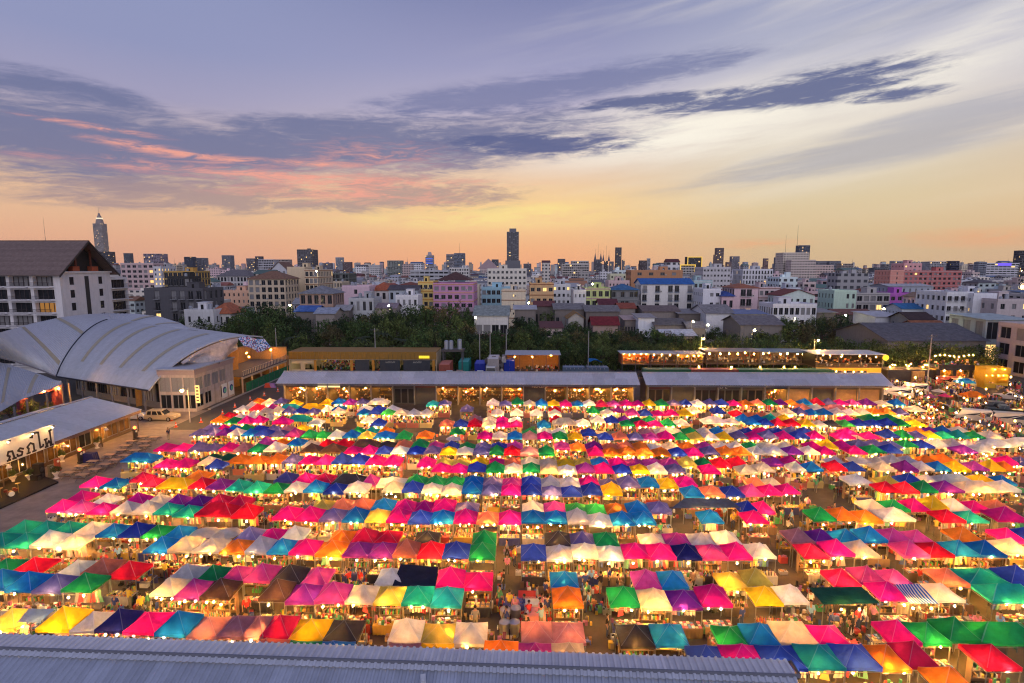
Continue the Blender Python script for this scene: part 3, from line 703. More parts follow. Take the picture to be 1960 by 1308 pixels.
def building(label, x0, x1, Y, d, h, colr, floors, cols=4, scols=None, wf=.5, hf=.5, roof='flat', rcol=(.2, .1, .08), rh=2.5, cat='building', name=None,
             rec=.25, band=None, balc=False, indiv=None, clutter=True, vis_py=None, group=None, seed=0, z0=0.0, top=None, side=True, lit=.02, windows='both', skip=None, rz=0.0):
    rn = random.Random(seed or int(abs(x0 * 13 + Y * 7))); w = x1 - x0; cx = (x0 + x1) / 2
    if wf < .84: wf = min(.84, wf * 1.28)
    hf = min(.8, hf * 1.15)
    root = empty(name or 'apartment_building', (cx, Y, 0), rz=rz, label=label, cat=cat, group=group)
    if indiv is None: indiv = Y < 345
    top = (.45 if roof == 'flat' else .25) if top is None else top
    b = MB(); wl = []
    wl += facade(b, (-w / 2, 0, 0), (1, 0, 0), w, h, floors, cols, wf, hf, rec, z0, top, skip)
    scols = scols or max(1, int(cols * d / w)); left_seen = cx > 0
    for sgn in (-1, 1):
        seen_side = (sgn < 0) == left_seen
        if side and seen_side:
            if sgn > 0: wl += facade(b, (w / 2, 0, 0), (0, 1, 0), d, h, floors, scols, wf * .8, hf, rec, z0, top)
            else: wl += facade(b, (-w / 2, d, 0), (0, -1, 0), d, h, floors, scols, wf * .8, hf, rec, z0, top)
        else: b.face([(sgn * w / 2, 0, 0), (sgn * w / 2, d, 0), (sgn * w / 2, d, h), (sgn * w / 2, 0, h)])
    b.face([(-w / 2, d, 0), (w / 2, d, 0), (w / 2, d, h), (-w / 2, d, h)])
    zr = h - (.5 if roof == 'flat' else .02)
    b.face([(-w / 2, 0, zr), (w / 2, 0, zr), (w / 2, d, zr), (-w / 2, d, zr)])
    b.build('wall', M_OBJ, root, color=colr)
    if indiv:
        for p, a, ww, wh, f, c in wl:
            ob('window', rn.choice(WINM[:4]) if rn.random() > lit else WINM[4], root, p, a, (ww, 1, wh))
    else:
        pm = MB()
        for p, a, ww, wh, f, c in wl:
            u = Vector((math.cos(a), math.sin(a), 0)) * ww / 2; z = Vector((0, 0, wh / 2))
            pm.face([p - u - z, p + u - z, p + u + z, p - u + z], 1 if rn.random() < lit else (2 if rn.random() < .2 else 0))
        pm.build('panes', [M_GLASS, M_LITW, M_CURT], root, kind='stuff')
    if band:
        fh = (h - z0 - top) / floors
        bm_ = MB(); bm_.box(-w / 2 - .12, w / 2 + .12, -.14, -.003, -.14, .14); bmesh_ = bm_.mesh('ledge', M_OBJ)
        bs = MB(); bs.box(-.14 if left_seen else .003, -.003 if left_seen else .14, -.003, d, -.14, .14); bsm = bs.mesh('ledge', M_OBJ)
        for f in range(floors + 1):
            ob('ledge', bmesh_, root, (0, 0, min(h - .14, z0 + f * fh + .14)), color=band)
            ob('ledge', bsm, root, (-w / 2 if left_seen else w / 2, 0, min(h - .14, z0 + f * fh + .14)), color=band)
    if balc:
        fh = (h - z0 - top) / floors; cw = w / cols
        k = MB(); k.box(-cw * wf * .55, cw * wf * .55, -1.0, -.002, -.12, 0, 0)
        k.box(-cw * wf * .55, cw * wf * .55, -1.0, -.95, .92, 1.0, 1); k.box(-cw * wf * .55, -cw * wf * .55 + .05, -.95, -.002, .92, 1.0, 1); k.box(cw * wf * .55 - .05, cw * wf * .55, -.95, -.002, .92, 1.0, 1)
        nb = max(5, int(cw * wf * 1.1 / .22))
        for q in range(nb + 1):
            xx = -cw * wf * .55 + q * (cw * wf * 1.1 - .03) / nb; k.box(xx, xx + .03, -.99, -.96, 0, .92, 1)
        km = k.mesh('balcony', [M_OBJ, mat('railing', (.06, .05, .05), .5, .2)])
        for f in range(floors):
            for c in range(cols):
                if skip and skip(f, c): continue
                ob('balcony', km, root, (-w / 2 + (c + .5) * cw, 0, z0 + f * fh + fh * (.54 - hf / 2)), color=balc if isinstance(balc, tuple) else colr)
    if roof != 'flat':
        roof_part(root, roof, w, d, h, rh, rcol, .6); gable_fill(root, roof, w, d, h, rh, colr)
    else:
        pb = MB()
        for (a, b2, c, e) in ((-w / 2, w / 2, -.03, .17), (-w / 2, w / 2, d - .2, d + .03), (-w / 2 - .03, -w / 2 + .17, .17, d - .2), (w / 2 - .17, w / 2 + .03, .17, d - .2)): pb.box(a, b2, c, e, h - .5, h + .25)
        pb.build('parapet', M_OBJ, root, color=tuple(min(1, x * 1.08) for x in colr))
    if clutter and roof == 'flat':
        if rn.random() < .8:
            sw = min(w * .3, 4.5); sx = rn.uniform(-w / 2 + sw, w / 2 - sw) if w > 3 * sw else 0
            s_ = MB(); s_.box(-sw / 2, sw / 2, 0, min(d * .4, 4), 0, 2.6); s_.box(-sw / 2 - .2, sw / 2 + .2, -.2, min(d * .4, 4) + .2, 2.604, 2.75); s_.box(-.45, .45, -.02, .3, .003, 2.0, 1)
            s_.build('stair_house', [M_OBJ, M_DARK], root, loc=(sx, d * .45, zr), color=jit(colr, .15))
        for q in range(rn.randint(1, 4) if Y < 700 else 0): ob('water_tank', TANKM, root, (rn.uniform(-w / 2 + 1, w / 2 - 1), rn.uniform(1.2, d - 1.2), zr), scale=[rn.uniform(.7, 1.2)] * 3)
        for q in range(rn.randint(0, 3) if Y < 700 else 0): ob('antenna', ANTM, root, (rn.uniform(-w / 2 + .6, w / 2 - .6), rn.uniform(.6, d - .6), zr), scale=(1, 1, rn.uniform(2, 5)))
    if Y < 420 and indiv:
        for p, a, ww, wh, f, c in wl:
            if a == 0 and rn.random() < .18: ob('air_conditioner', ACM, root, (p.x + ww * .5 + .55, -.003, p.z - wh * .5), scale=(.9, .9, .9))
    OCC.append((x0, x1, Y, Y + d))
    return root
def hero(label, p0, p1, yt, Y, d, colr, floors, vis=None, **kw):
    g_ = sum(colr) / 3; colr = tuple(min(.82, (c * .78 + g_ * .22) * 1.18) for c in colr)
    a = at_y(p0, yt, Y); c = at_y(p1, yt, Y); h = at_y((p0 + p1) / 2, yt, Y).z
    HEROES.append((p0, p1, Y, vis if vis else yt + 25))
    return building(label, a.x, c.x, Y, d, h, colr, floors, **kw)
S = srgb
hero('nine-storey dusty pink apartment block with pale bands behind the white hotel', 230, 293, 504.5, 330, 16, (.50, .34, .34), 9, vis=556, cols=6, wf=.5, hf=.45, band=(.6, .5, .48))
hero('narrow white block with lit stair windows beside the dusty pink apartments', 293, 308, 511, 325, 14, (.50, .50, .52), 9, vis=545, cols=2, wf=.3, hf=.4, lit=.6)
hero('mustard yellow block with dark grid lines and roof plants', 313, 374, 520, 300, 14, (.55, .30, .02), 6, vis=545, cols=7, wf=.8, hf=.75, band=(.05, .10, .06), rec=.12)
hero('black box-shaped rooftop block with a red panel before the yellow building', 320, 362, 530, 270, 10, (.03, .03, .032), 4, vis=552, cols=4, wf=.6, hf=.6)
hero('four-storey charcoal and slate apartment block with red balcony doors', 275, 388, 553, 200, 14, (.085, .085, .10), 4, vis=606, cols=7, wf=.46, hf=.66, balc=(.35, .36, .38), name='apartment_building', skip=lambda f, c: c in (0, 2))
hero('white plastered house wall below the orange hip roof', 352, 408, 594, 172, 9, (.55, .56, .57), 2, vis=622, cols=3, wf=.2, hf=.3, cat='house', name='house')
hero('white house under an orange tiled hip roof by the trees', 402, 441, 600, 176, 10, (.52, .50, .47), 2, vis=622, cols=3, wf=.4, hf=.5, roof='hip', rcol=(.42, .13, .06), rh=3.2, cat='house', name='house')
hero('old white villa with dormer windows and balustrade', 415, 478, 529, 420, 16, (.46, .45, .44), 4, vis=545, cols=10, wf=.5, hf=.6, roof='hip', rcol=(.16, .15, .16), rh=5)
hero('long low peach building with small windows near the tan apartments', 425, 497, 557, 270, 12, (.62, .34, .20), 4, vis=572, cols=8, wf=.25, hf=.4)
hero('tan apartment block with brown hip roof and green glass bays', 474, 545, 534, 250, 16, (.52, .40, .26), 6, vis=570, cols=6, wf=.5, hf=.6, roof='hip', rcol=(.24, .13, .08), rh=3.6)
hero('blank cream end wall of the tall cream apartment block', 549, 583, 512, 272, 20, (.60, .47, .28), 8, vis=568, cols=3, wf=.1, hf=.1, skip=lambda f, c: True, clutter=True)
hero('cream apartment wing with brown balconies and ledges', 583, 607, 517, 268, 22, (.60, .47, .30), 7, vis=568, cols=3, wf=.6, hf=.6, band=(.30, .13, .06))
hero('white gabled timber house behind the cream apartments', 520, 548, 516, 330, 14, (.45, .46, .50), 7, vis=530, cols=3, wf=.4, hf=.4, roof='gabley', rcol=(.20, .11, .08), rh=4.5)
hero('dark grey office tower with small square windows standing alone', 568, 597, 478, 900, 26, (.10, .095, .11), 16, vis=520, cols=9, wf=.45, hf=.45)
hero('half-built concrete frame wrapped in green netting', 617, 668, 524, 400, 18, (.10, .12, .11), 6, vis=540, cols=8, wf=.8, hf=.75, rec=1.2)
hero('tan and cream striped block below the green-netted frame', 606, 655, 540, 330, 14, (.50, .40, .25), 5, vis=556, cols=9, wf=.4, hf=.6)
hero('brick house with grey hip roof and white upper windows in the trees', 573, 637, 562, 192, 12, (.36, .22, .16), 3, vis=590, cols=5, wf=.5, hf=.66, roof='hip', rcol=(.22, .23, .25), rh=2.6, cat='house', name='house', z0=3)
hero('plain pale pink block with two small windows', 654, 707, 548, 232, 13, (.58, .40, .46), 4, vis=572, cols=3, wf=.26, hf=.4, skip=lambda f, c: c != 1)
hero('modern grey and white house with flat roof above the trees', 667, 715, 572, 188, 11, (.34, .36, .39), 3, vis=596, cols=4, wf=.35, hf=.6, cat='house', name='house')
hero('white house with wide red-orange tiled roof', 706, 752, 556, 240, 12, (.55, .52, .50), 3, vis=570, cols=4, wf=.4, hf=.5, roof='hip', rcol=(.40, .11, .05), rh=3.4, cat='house', name='house')
hero('blue-grey house with dark roof left of the yellow building', 744, 799, 555, 228, 10, (.36, .42, .48), 3, vis=570, cols=5, wf=.4, hf=.5, roof='gablex', rcol=(.09, .08, .09), rh=1.8, cat='house', name='house')
hero('small white cubic house above the left tree belt', 757, 800, 566, 203, 9, (.60, .60, .61), 3, vis=580, cols=4, wf=.34, hf=.4, cat='house', name='house')
hero('yellow four-storey block with orange bands joined to the pink block', 800, 829, 540, 236, 15, (.72, .52, .10), 5, vis=572, cols=3, wf=.55, hf=.42, band=(.62, .26, .04))
pk_ = hero('mauve pink apartment block with orange bands and brown hip roof', 829, 906, 543, 230, 20, (.50, .20, .40), 5, vis=576, cols=6, wf=.5, hf=.42, band=(.60, .32, .12), clutter=False)
roof_part(pk_, 'hip', 13.5, 15, at_y(867, 541, 230).z + 1.0, 3.4, (.10, .05, .045), .4, 2.5)
hero('long grey-blue office block with window bands behind the pink block', 785, 858, 518, 480, 16, (.38, .40, .43), 7, vis=534, cols=8, wf=.85, hf=.4)
hero('cluster of stepped white apartments beside the grey-blue office', 860, 897, 513, 520, 16, (.56, .54, .50), 8, vis=530, cols=8, wf=.5, hf=.5)
gb_ = hero('cream hotel with paired windows and pink gable crest', 933, 1008, 515, 300, 18, (.62, .58, .48), 8, vis=553, cols=9, wf=.42, hf=.4, skip=lambda f, c: c in (1, 3, 5, 7) and False)
g_ = MB(); zc = at_y(955, 515, 300).z; g_.prism([(-16, zc), (-4, zc), (-10, zc + 5.5)], .3, 3.0); g_.build('gable_crest', M_OBJ, gb_, color=(.40, .30, .32))
hero('light blue low block with wide windows under the cream hotel', 922, 986, 551, 252, 12, (.22, .45, .55), 4, vis=570, cols=7, wf=.6, hf=.45)
hero('cream block with thin brown frames below the light blue block', 960, 1006, 556, 228, 13, (.62, .52, .36), 4, vis=580, cols=3, wf=.12, hf=.2, band=(.26, .10, .05), skip=lambda f, c: c != 1)
hero('ochre orange block with brown grid frames and narrow hooded windows', 1014, 1060, 543, 228, 14, (.58, .34, .13), 4, vis=580, cols=4, wf=.5, hf=.3, band=(.22, .06, .03), skip=lambda f, c: c in (0, 2) and False)
hero('white villa with dark windows between ochre block and green house', 1058, 1092, 545, 268, 12, (.58, .58, .58), 5, vis=568, cols=4, wf=.4, hf=.4)
hero('lime green and white block with purple ledges', 1120, 1168, 552, 226, 14, (.42, .52, .16), 4, vis=582, cols=4, wf=.5, hf=.5, band=(.40, .10, .35))
hero('pale grey blank block in front of the lime green block', 1098, 1122, 556, 222, 13, (.52, .52, .54), 4, vis=582, cols=3, wf=.3, hf=.3, skip=lambda f, c: f < 2)
hero('dark villa with bright blue hip roof', 1171, 1222, 555, 232, 13, (.14, .15, .16), 4, vis=580, cols=6, wf=.6, hf=.5, roof='hip', rcol=(.05, .15, .30), rh=2.4, band=(.30, .30, .31))
hero('long orange-brown block with big paired windows', 1208, 1307, 518, 312, 16, (.46, .20, .07), 7, vis=540, cols=9, wf=.6, hf=.45, skip=lambda f, c: c % 2 == 0)
wb_ = hero('white apartment block with bright blue gable roof and blue balconies', 1228, 1327, 544, 240, 14, (.62, .60, .57), 4, vis=584, cols=8, wf=.55, hf=.62, roof='gablex', rcol=(.03, .14, .42), rh=2.4, balc=(.10, .22, .40), skip=lambda f, c: c in (1, 3, 6), z0=2)
hero('pale pink low block with a single window row behind the blue villa', 1165, 1205, 538, 300, 12, (.58, .40, .38), 5, vis=556, cols=6, wf=.3, hf=.3)
hero('pale yellow-green block with stepped top beside the orange-brown block', 1168, 1207, 525, 380, 14, (.55, .55, .34), 6, vis=540, cols=5, wf=.3, hf=.35)
hero('cream house with maroon roof in front of the blue villa', 1148, 1181, 583, 205, 8, (.60, .55, .46), 2, vis=592, cols=2, wf=.2, hf=.3, roof='gablex', rcol=(.12, .03, .04), rh=1.9, cat='house', name='house')
hero('aqua green block with white bands right of the blue-roofed block', 1328, 1364, 538, 250, 14, (.35, .52, .52), 5, vis=582, cols=4, wf=.5, hf=.42, band=(.55, .58, .58))
hero('grey-white block with three window columns behind the aqua block', 1346, 1399, 512, 335, 16, (.48, .47, .48), 8, vis=545, cols=8, wf=.45, hf=.34, band=None)
hero('white narrow four-storey block with small hooded windows', 1346, 1380, 554, 226, 13, (.60, .60, .63), 4, vis=583, cols=3, wf=.45, hf=.32, skip=lambda f, c: c == 0)
hero('small pink house with blue hip roof', 1382, 1406, 567, 224, 9, (.60, .38, .42), 2, vis=583, cols=2, wf=.4, hf=.4, roof='hip', rcol=(.04, .08, .28), rh=1.8, cat='house', name='house')
hero('pink apartment block with white balconies and terracotta cap', 1406, 1452, 551, 232, 14, (.62, .42, .46), 4, vis=584, cols=4, wf=.66, hf=.62, roof='hip', rcol=(.36, .13, .07), rh=1.6, balc=(.6, .55, .56), skip=lambda f, c: c in (0, 3))
hero('pale pink three-storey block with brown ledges', 1453, 1494, 551, 236, 14, (.55, .42, .42), 4, vis=586, cols=4, wf=.5, hf=.42, band=(.30, .14, .12))
hero('white block with vertical fins and dark roof floor', 1422, 1480, 516, 335, 16, (.56, .56, .58), 8, vis=548, cols=10, wf=.4, hf=.6)
hero('mint and white villa with dark red gable roof', 1496, 1560, 566, 218, 12, (.48, .60, .56), 3, vis=584, cols=5, wf=.35, hf=.4, roof='gabley', rcol=(.20, .05, .04), rh=2.4, cat='house', name='house')
hero('white two-storey house with brown tiled wall panel among trees', 1480, 1564, 583, 184, 11, (.55, .56, .60), 3, vis=612, cols=8, wf=.55, hf=.5, cat='house', name='house', balc=False)
hero('weathered grey row houses with caged balconies', 1640, 1704, 562, 224, 12, (.36, .35, .35), 4, vis=592, cols=5, wf=.6, hf=.5, band=(.24, .24, .25))
hero('mint green house end beside the grey row houses', 1597, 1640, 557, 222, 12, (.40, .58, .46), 4, vis=588, cols=4, wf=.35, hf=.42, skip=lambda f, c: c < 2)
hero('vivid purple terrace house with yellow shutters', 1704, 1756, 562, 226, 12, (.38, .05, .42), 4, vis=590, cols=4, wf=.45, hf=.4)
hero('long coral red slab block with white bands', 1731, 1842, 519, 335, 16, (.50, .12, .11), 8, vis=552, cols=12, wf=.42, hf=.42, band=(.52, .34, .34))
hero('lighter coral stair tower at the end of the red slab block', 1705, 1731, 518, 333, 15, (.66, .24, .17), 8, vis=546, cols=3, wf=.2, hf=.4, band=(.68, .42, .34), skip=lambda f, c: c != 1, clutter=False)
hero('pink rooftop plant block above the red slab', 1731, 1765, 505, 345, 12, (.62, .30, .30), 10, vis=519, cols=4, wf=.3, hf=.3)
hero('striped blue-grey gabled hall in front of the red slab', 1702, 1783, 548, 262, 14, (.30, .34, .42), 4, vis=562, cols=7, wf=.22, hf=.4, roof='gablex', rcol=(.45, .46, .48), rh=1.0, band=(.45, .47, .5))
hero('white block with open stair tower and balconies by the blue-roofed house', 1813, 1864, 560, 180, 14, (.55, .57, .60), 5, vis=622, cols=4, wf=.5, hf=.4, balc=(.55, .57, .60), skip=lambda f, c: c == 3)
hero('blank white block with small yellow-lit hooded windows', 1864, 1909, 563, 178, 14, (.56, .58, .62), 5, vis=622, cols=3, wf=.2, hf=.3, lit=.5, skip=lambda f, c: c != 1)
hero('pinkish grey block with brown trim at the right edge', 1910, 1975, 574, 172, 14, (.45, .38, .38), 4, vis=604, cols=3, wf=.3, hf=.4)
hero('pale pink house with arched window near the white blocks', 1769, 1811, 570, 200, 11, (.60, .42, .50), 3, vis=595, cols=4, wf=.4, hf=.5, roof='gabley', rcol=(.28, .18, .12), rh=1.6, cat='house', name='house')
hero('white cottage with bright blue roof behind the trees', 1727, 1780, 591, 190, 9, (.50, .56, .60), 2, vis=602, cols=6, wf=.3, hf=.5, roof='gablex', rcol=(.03, .16, .36), rh=1.6, cat='house', name='house')
hero('dark brown gabled shed beside the tree belt', 1742, 1788, 612, 168, 9, (.25, .24, .22), 2, vis=625, cols=3, wf=.3, hf=.4, roof='gablex', rcol=(.05, .03, .03), rh=2.0, cat='shed', name='shed')
hero('white corrugated shed with pale roof beside the tree belt', 1676, 1732, 606, 178, 12, (.56, .58, .62), 2, vis=622, cols=4, wf=.05, hf=.05, skip=lambda f, c: True, roof='shed', rcol=(.45, .46, .5), rh=.8, cat='shed', name='shed')
hero('long orange tiled roof row house', 1758, 1815, 628, 158, 8, (.40, .30, .26), 1, vis=640, cols=5, wf=.5, hf=.5, roof='gablex', rcol=(.30, .11, .05), rh=1.8, cat='house', name='house')
hero('brown tiled row house with green netting', 1815, 1884, 634, 152, 8, (.36, .36, .38), 1, vis=648, cols=6, wf=.5, hf=.5, roof='gablex', rcol=(.20, .10, .06), rh=1.8, cat='house', name='house')
hero('grey-green warehouse with brown shutters at the right edge', 1888, 1975, 612, 140, 12, (.34, .40, .40), 2, vis=640, cols=3, wf=.6, hf=.7, roof='shed', rcol=(.36, .44, .45), rh=.6, cat='warehouse', name='warehouse')
hero('white warehouse with faded roof and skylight strip in the middle', 1352, 1404, 600, 180, 16, (.56, .58, .62), 2, vis=614, cols=4, wf=.2, hf=.2, skip=lambda f, c: True, roof='gablex', rcol=(.24, .23, .23), rh=2.4, cat='warehouse', name='warehouse')
hero('cream yellow bungalow with blue trim roof', 1409, 1468, 601, 178, 9, (.60, .52, .34), 1, vis=614, cols=4, wf=.3, hf=.3, roof='shed', rcol=(.16, .20, .34), rh=.8, cat='house', name='house')
hero('white corrugated box house beside a green awning', 1222, 1253, 608, 168, 8, (.56, .60, .66), 3, vis=636, cols=3, wf=.3, hf=.3, skip=lambda f, c: f != 1, roof='shed', rcol=(.30, .28, .28), rh=.6, cat='house', name='house')
hero('long low warehouse with grey roof and ribbon windows', 908, 972, 604, 172, 16, (.52, .52, .50), 1, vis=612, cols=4, wf=.8, hf=.3, roof='gablex', rcol=(.26, .30, .28), rh=2.6, cat='warehouse', name='warehouse')
hero('low shed with dark red roof in the trees', 1135, 1183, 622, 165, 8, (.34, .22, .18), 1, vis=630, cols=4, wf=.3, hf=.4, roof='gablex', rcol=(.18, .02, .025), rh=2.2, cat='shed', name='shed')
hero('low house with golden brown roof in the trees', 1088, 1117, 610, 172, 8, (.36, .34, .30), 1, vis=622, cols=3, wf=.3, hf=.4, roof='gabley', rcol=(.28, .16, .05), rh=2.0, cat='house', name='house')
hero('open shed with white tin roof beside the field', 1270, 1330, 642, 150, 9, (.22, .21, .20), 1, vis=652, cols=4, wf=.7, hf=.6, roof='gablex', rcol=(.55, .57, .6), rh=1.2, cat='shed', name='shed')
hero('long dark warehouse with weathered grey roof beside the trees', 1418, 1498, 622, 160, 14, (.16, .15, .15), 1, vis=632, cols=8, wf=.3, hf=.3, roof='gablex', rcol=(.17, .16, .17), rh=2.2, cat='warehouse', name='warehouse')
hero('huge low warehouse with dark grey roof at right', 1700, 1888, 652, 132, 22, (.15, .15, .15), 1, vis=668, cols=12, wf=.3, hf=.3, roof='gablex', rcol=(.11, .11, .125), rh=3.2, cat='warehouse', name='warehouse')
LOW = [(1062, 1118, 592, 186, 14, 'shed with weathered grey roof beyond the left tree gap', (.20, .19, .19), 'gablex'), (1122, 1185, 596, 182, 14, 'wide grey-roofed shed below the lime green block', (.19, .18, .18), 'gablex'),
 (1186, 1216, 590, 196, 10, 'small house with rusty red roof under the blue villa', (.28, .07, .04), 'gablex'), (1232, 1300, 596, 190, 14, 'long brown-roofed shed below the blue-roofed block', (.17, .13, .12), 'gablex'),
 (1300, 1345, 600, 186, 12, 'grey lean-to sheds left of the white warehouse', (.22, .21, .22), 'shed'), (1254, 1312, 622, 166, 10, 'dark-roofed house with green awning', (.13, .12, .12), 'gablex'),
 (1196, 1224, 612, 172, 8, 'pink-walled low house with pale roof', (.45, .33, .30), 'shed'), (1318, 1350, 628, 162, 8, 'low grey-roofed hut right of the green awning', (.20, .19, .19), 'gablex'),
 (985, 1025, 592, 184, 10, 'pale tin-roofed hut right of the long low warehouse', (.42, .43, .46), 'shed'), (1024, 1060, 586, 196, 10, 'long hut with maroon roof strip', (.16, .05, .05), 'gablex'),
 (1565, 1600, 598, 192, 10, 'open concrete shed right of the white panelled house', (.24, .23, .23), 'shed'), (1603, 1672, 602, 196, 10, 'brick-walled yard house behind the right trees', (.20, .09, .07), 'gablex'),
 (566, 604, 596, 176, 9, 'low roof with blue tin sheets left of the brick house', (.05, .13, .40), 'gablex'), (604, 640, 600, 172, 8, 'low tin roof with pale blue stripe in the trees', (.30, .34, .42), 'gablex'),
 (640, 668, 594, 184, 8, 'grey tin hut behind the left tree belt', (.30, .30, .31), 'gablex'), (716, 757, 590, 190, 8, 'mauve-walled hut left of the small cubic house', (.25, .2, .22), 'gablex'), (880, 910, 596, 180, 8, 'pinkish tin roofs right of the tall trees', (.40, .27, .27), 'shed')]
for p0, p1, yt, Y, d, lb_, rc_, rf_ in LOW:
    hero(lb_, p0, p1, yt, Y, d, jit((.20, .17, .155), .35), 1, vis=yt + 14, cols=5, wf=.4, hf=.4, roof=rf_, rcol=rc_, rh=1.6 if rf_ == 'gablex' else .7, cat='shed', name='shed')
# ------------------------------------------------------------------ far towers
def tower(label, p0, p1, yt, Y, colr, floors, cols=5, wf=.7, hf=.55, d=None, **kw):
    a = at_y(p0, yt, Y); c = at_y(p1, yt, Y)
    HEROES.append((p0, p1, Y, 517))
    return building(label, a.x, c.x, Y, d or (c.x - a.x) * .8, a.z, colr, floors, cols=cols, wf=wf, hf=hf, indiv=False, clutter=False, rec=.8, cat='tower', name='tower', lit=.03, **kw)
def mast(root, x, y, z, hgt, r=.6):
    ob('antenna', ANTM, root, (x, y, z), scale=(r * 30, r * 30, hgt))
t_ = tower('tall slim grey skyscraper standing alone in the centre of the skyline', 970, 993, 444, 1800, (.13, .14, .17), 46, cols=6, wf=.75)
k_ = MB(); k_.box(-11, 11, 8, 26, 0, 11); k_.build('crown', M_OBJ, t_, loc=(0, 0, at_y(981, 444, 1800).z), color=(.15, .16, .19))
k_ = MB(); k_.box(-24, 24, -4, 34, 0, at_y(981, 499, 1800).z); k_.build('podium', M_OBJ, t_, color=(.15, .16, .18))
t_ = tower('distant round-topped supertall hotel with lit crown above the white hotel roof', 177, 194, 428, 2900, (.42, .38, .36), 60, cols=8, wf=.55, hf=.6)
zt = at_y(186, 428, 2900).z
k_ = MB(); k_.tube((0, 20, 0), (0, 20, 22), 19, 15, n=14); k_.tube((0, 20, 22), (0, 20, 40), 12, 9, n=14); k_.tube((0, 20, 40), (0, 20, 54), 7, 4, n=10); k_.build('crown', M_OBJ, t_, loc=(0, 0, zt), color=(.28, .24, .23))
k_ = MB(); k_.tube((0, 20, 14), (0, 20, 20), 15, n=14, cap=True); k_.build('crown_lights', emis('crown lights', (1, .85, .6), 1.1), t_, loc=(0, 0, zt + 10))
mast(t_, 0, 20, zt + 54, 30, 1.0)
tower('dark glass block at the foot of the supertall hotel', 190, 209, 482, 2500, (.05, .055, .08), 22, cols=7)
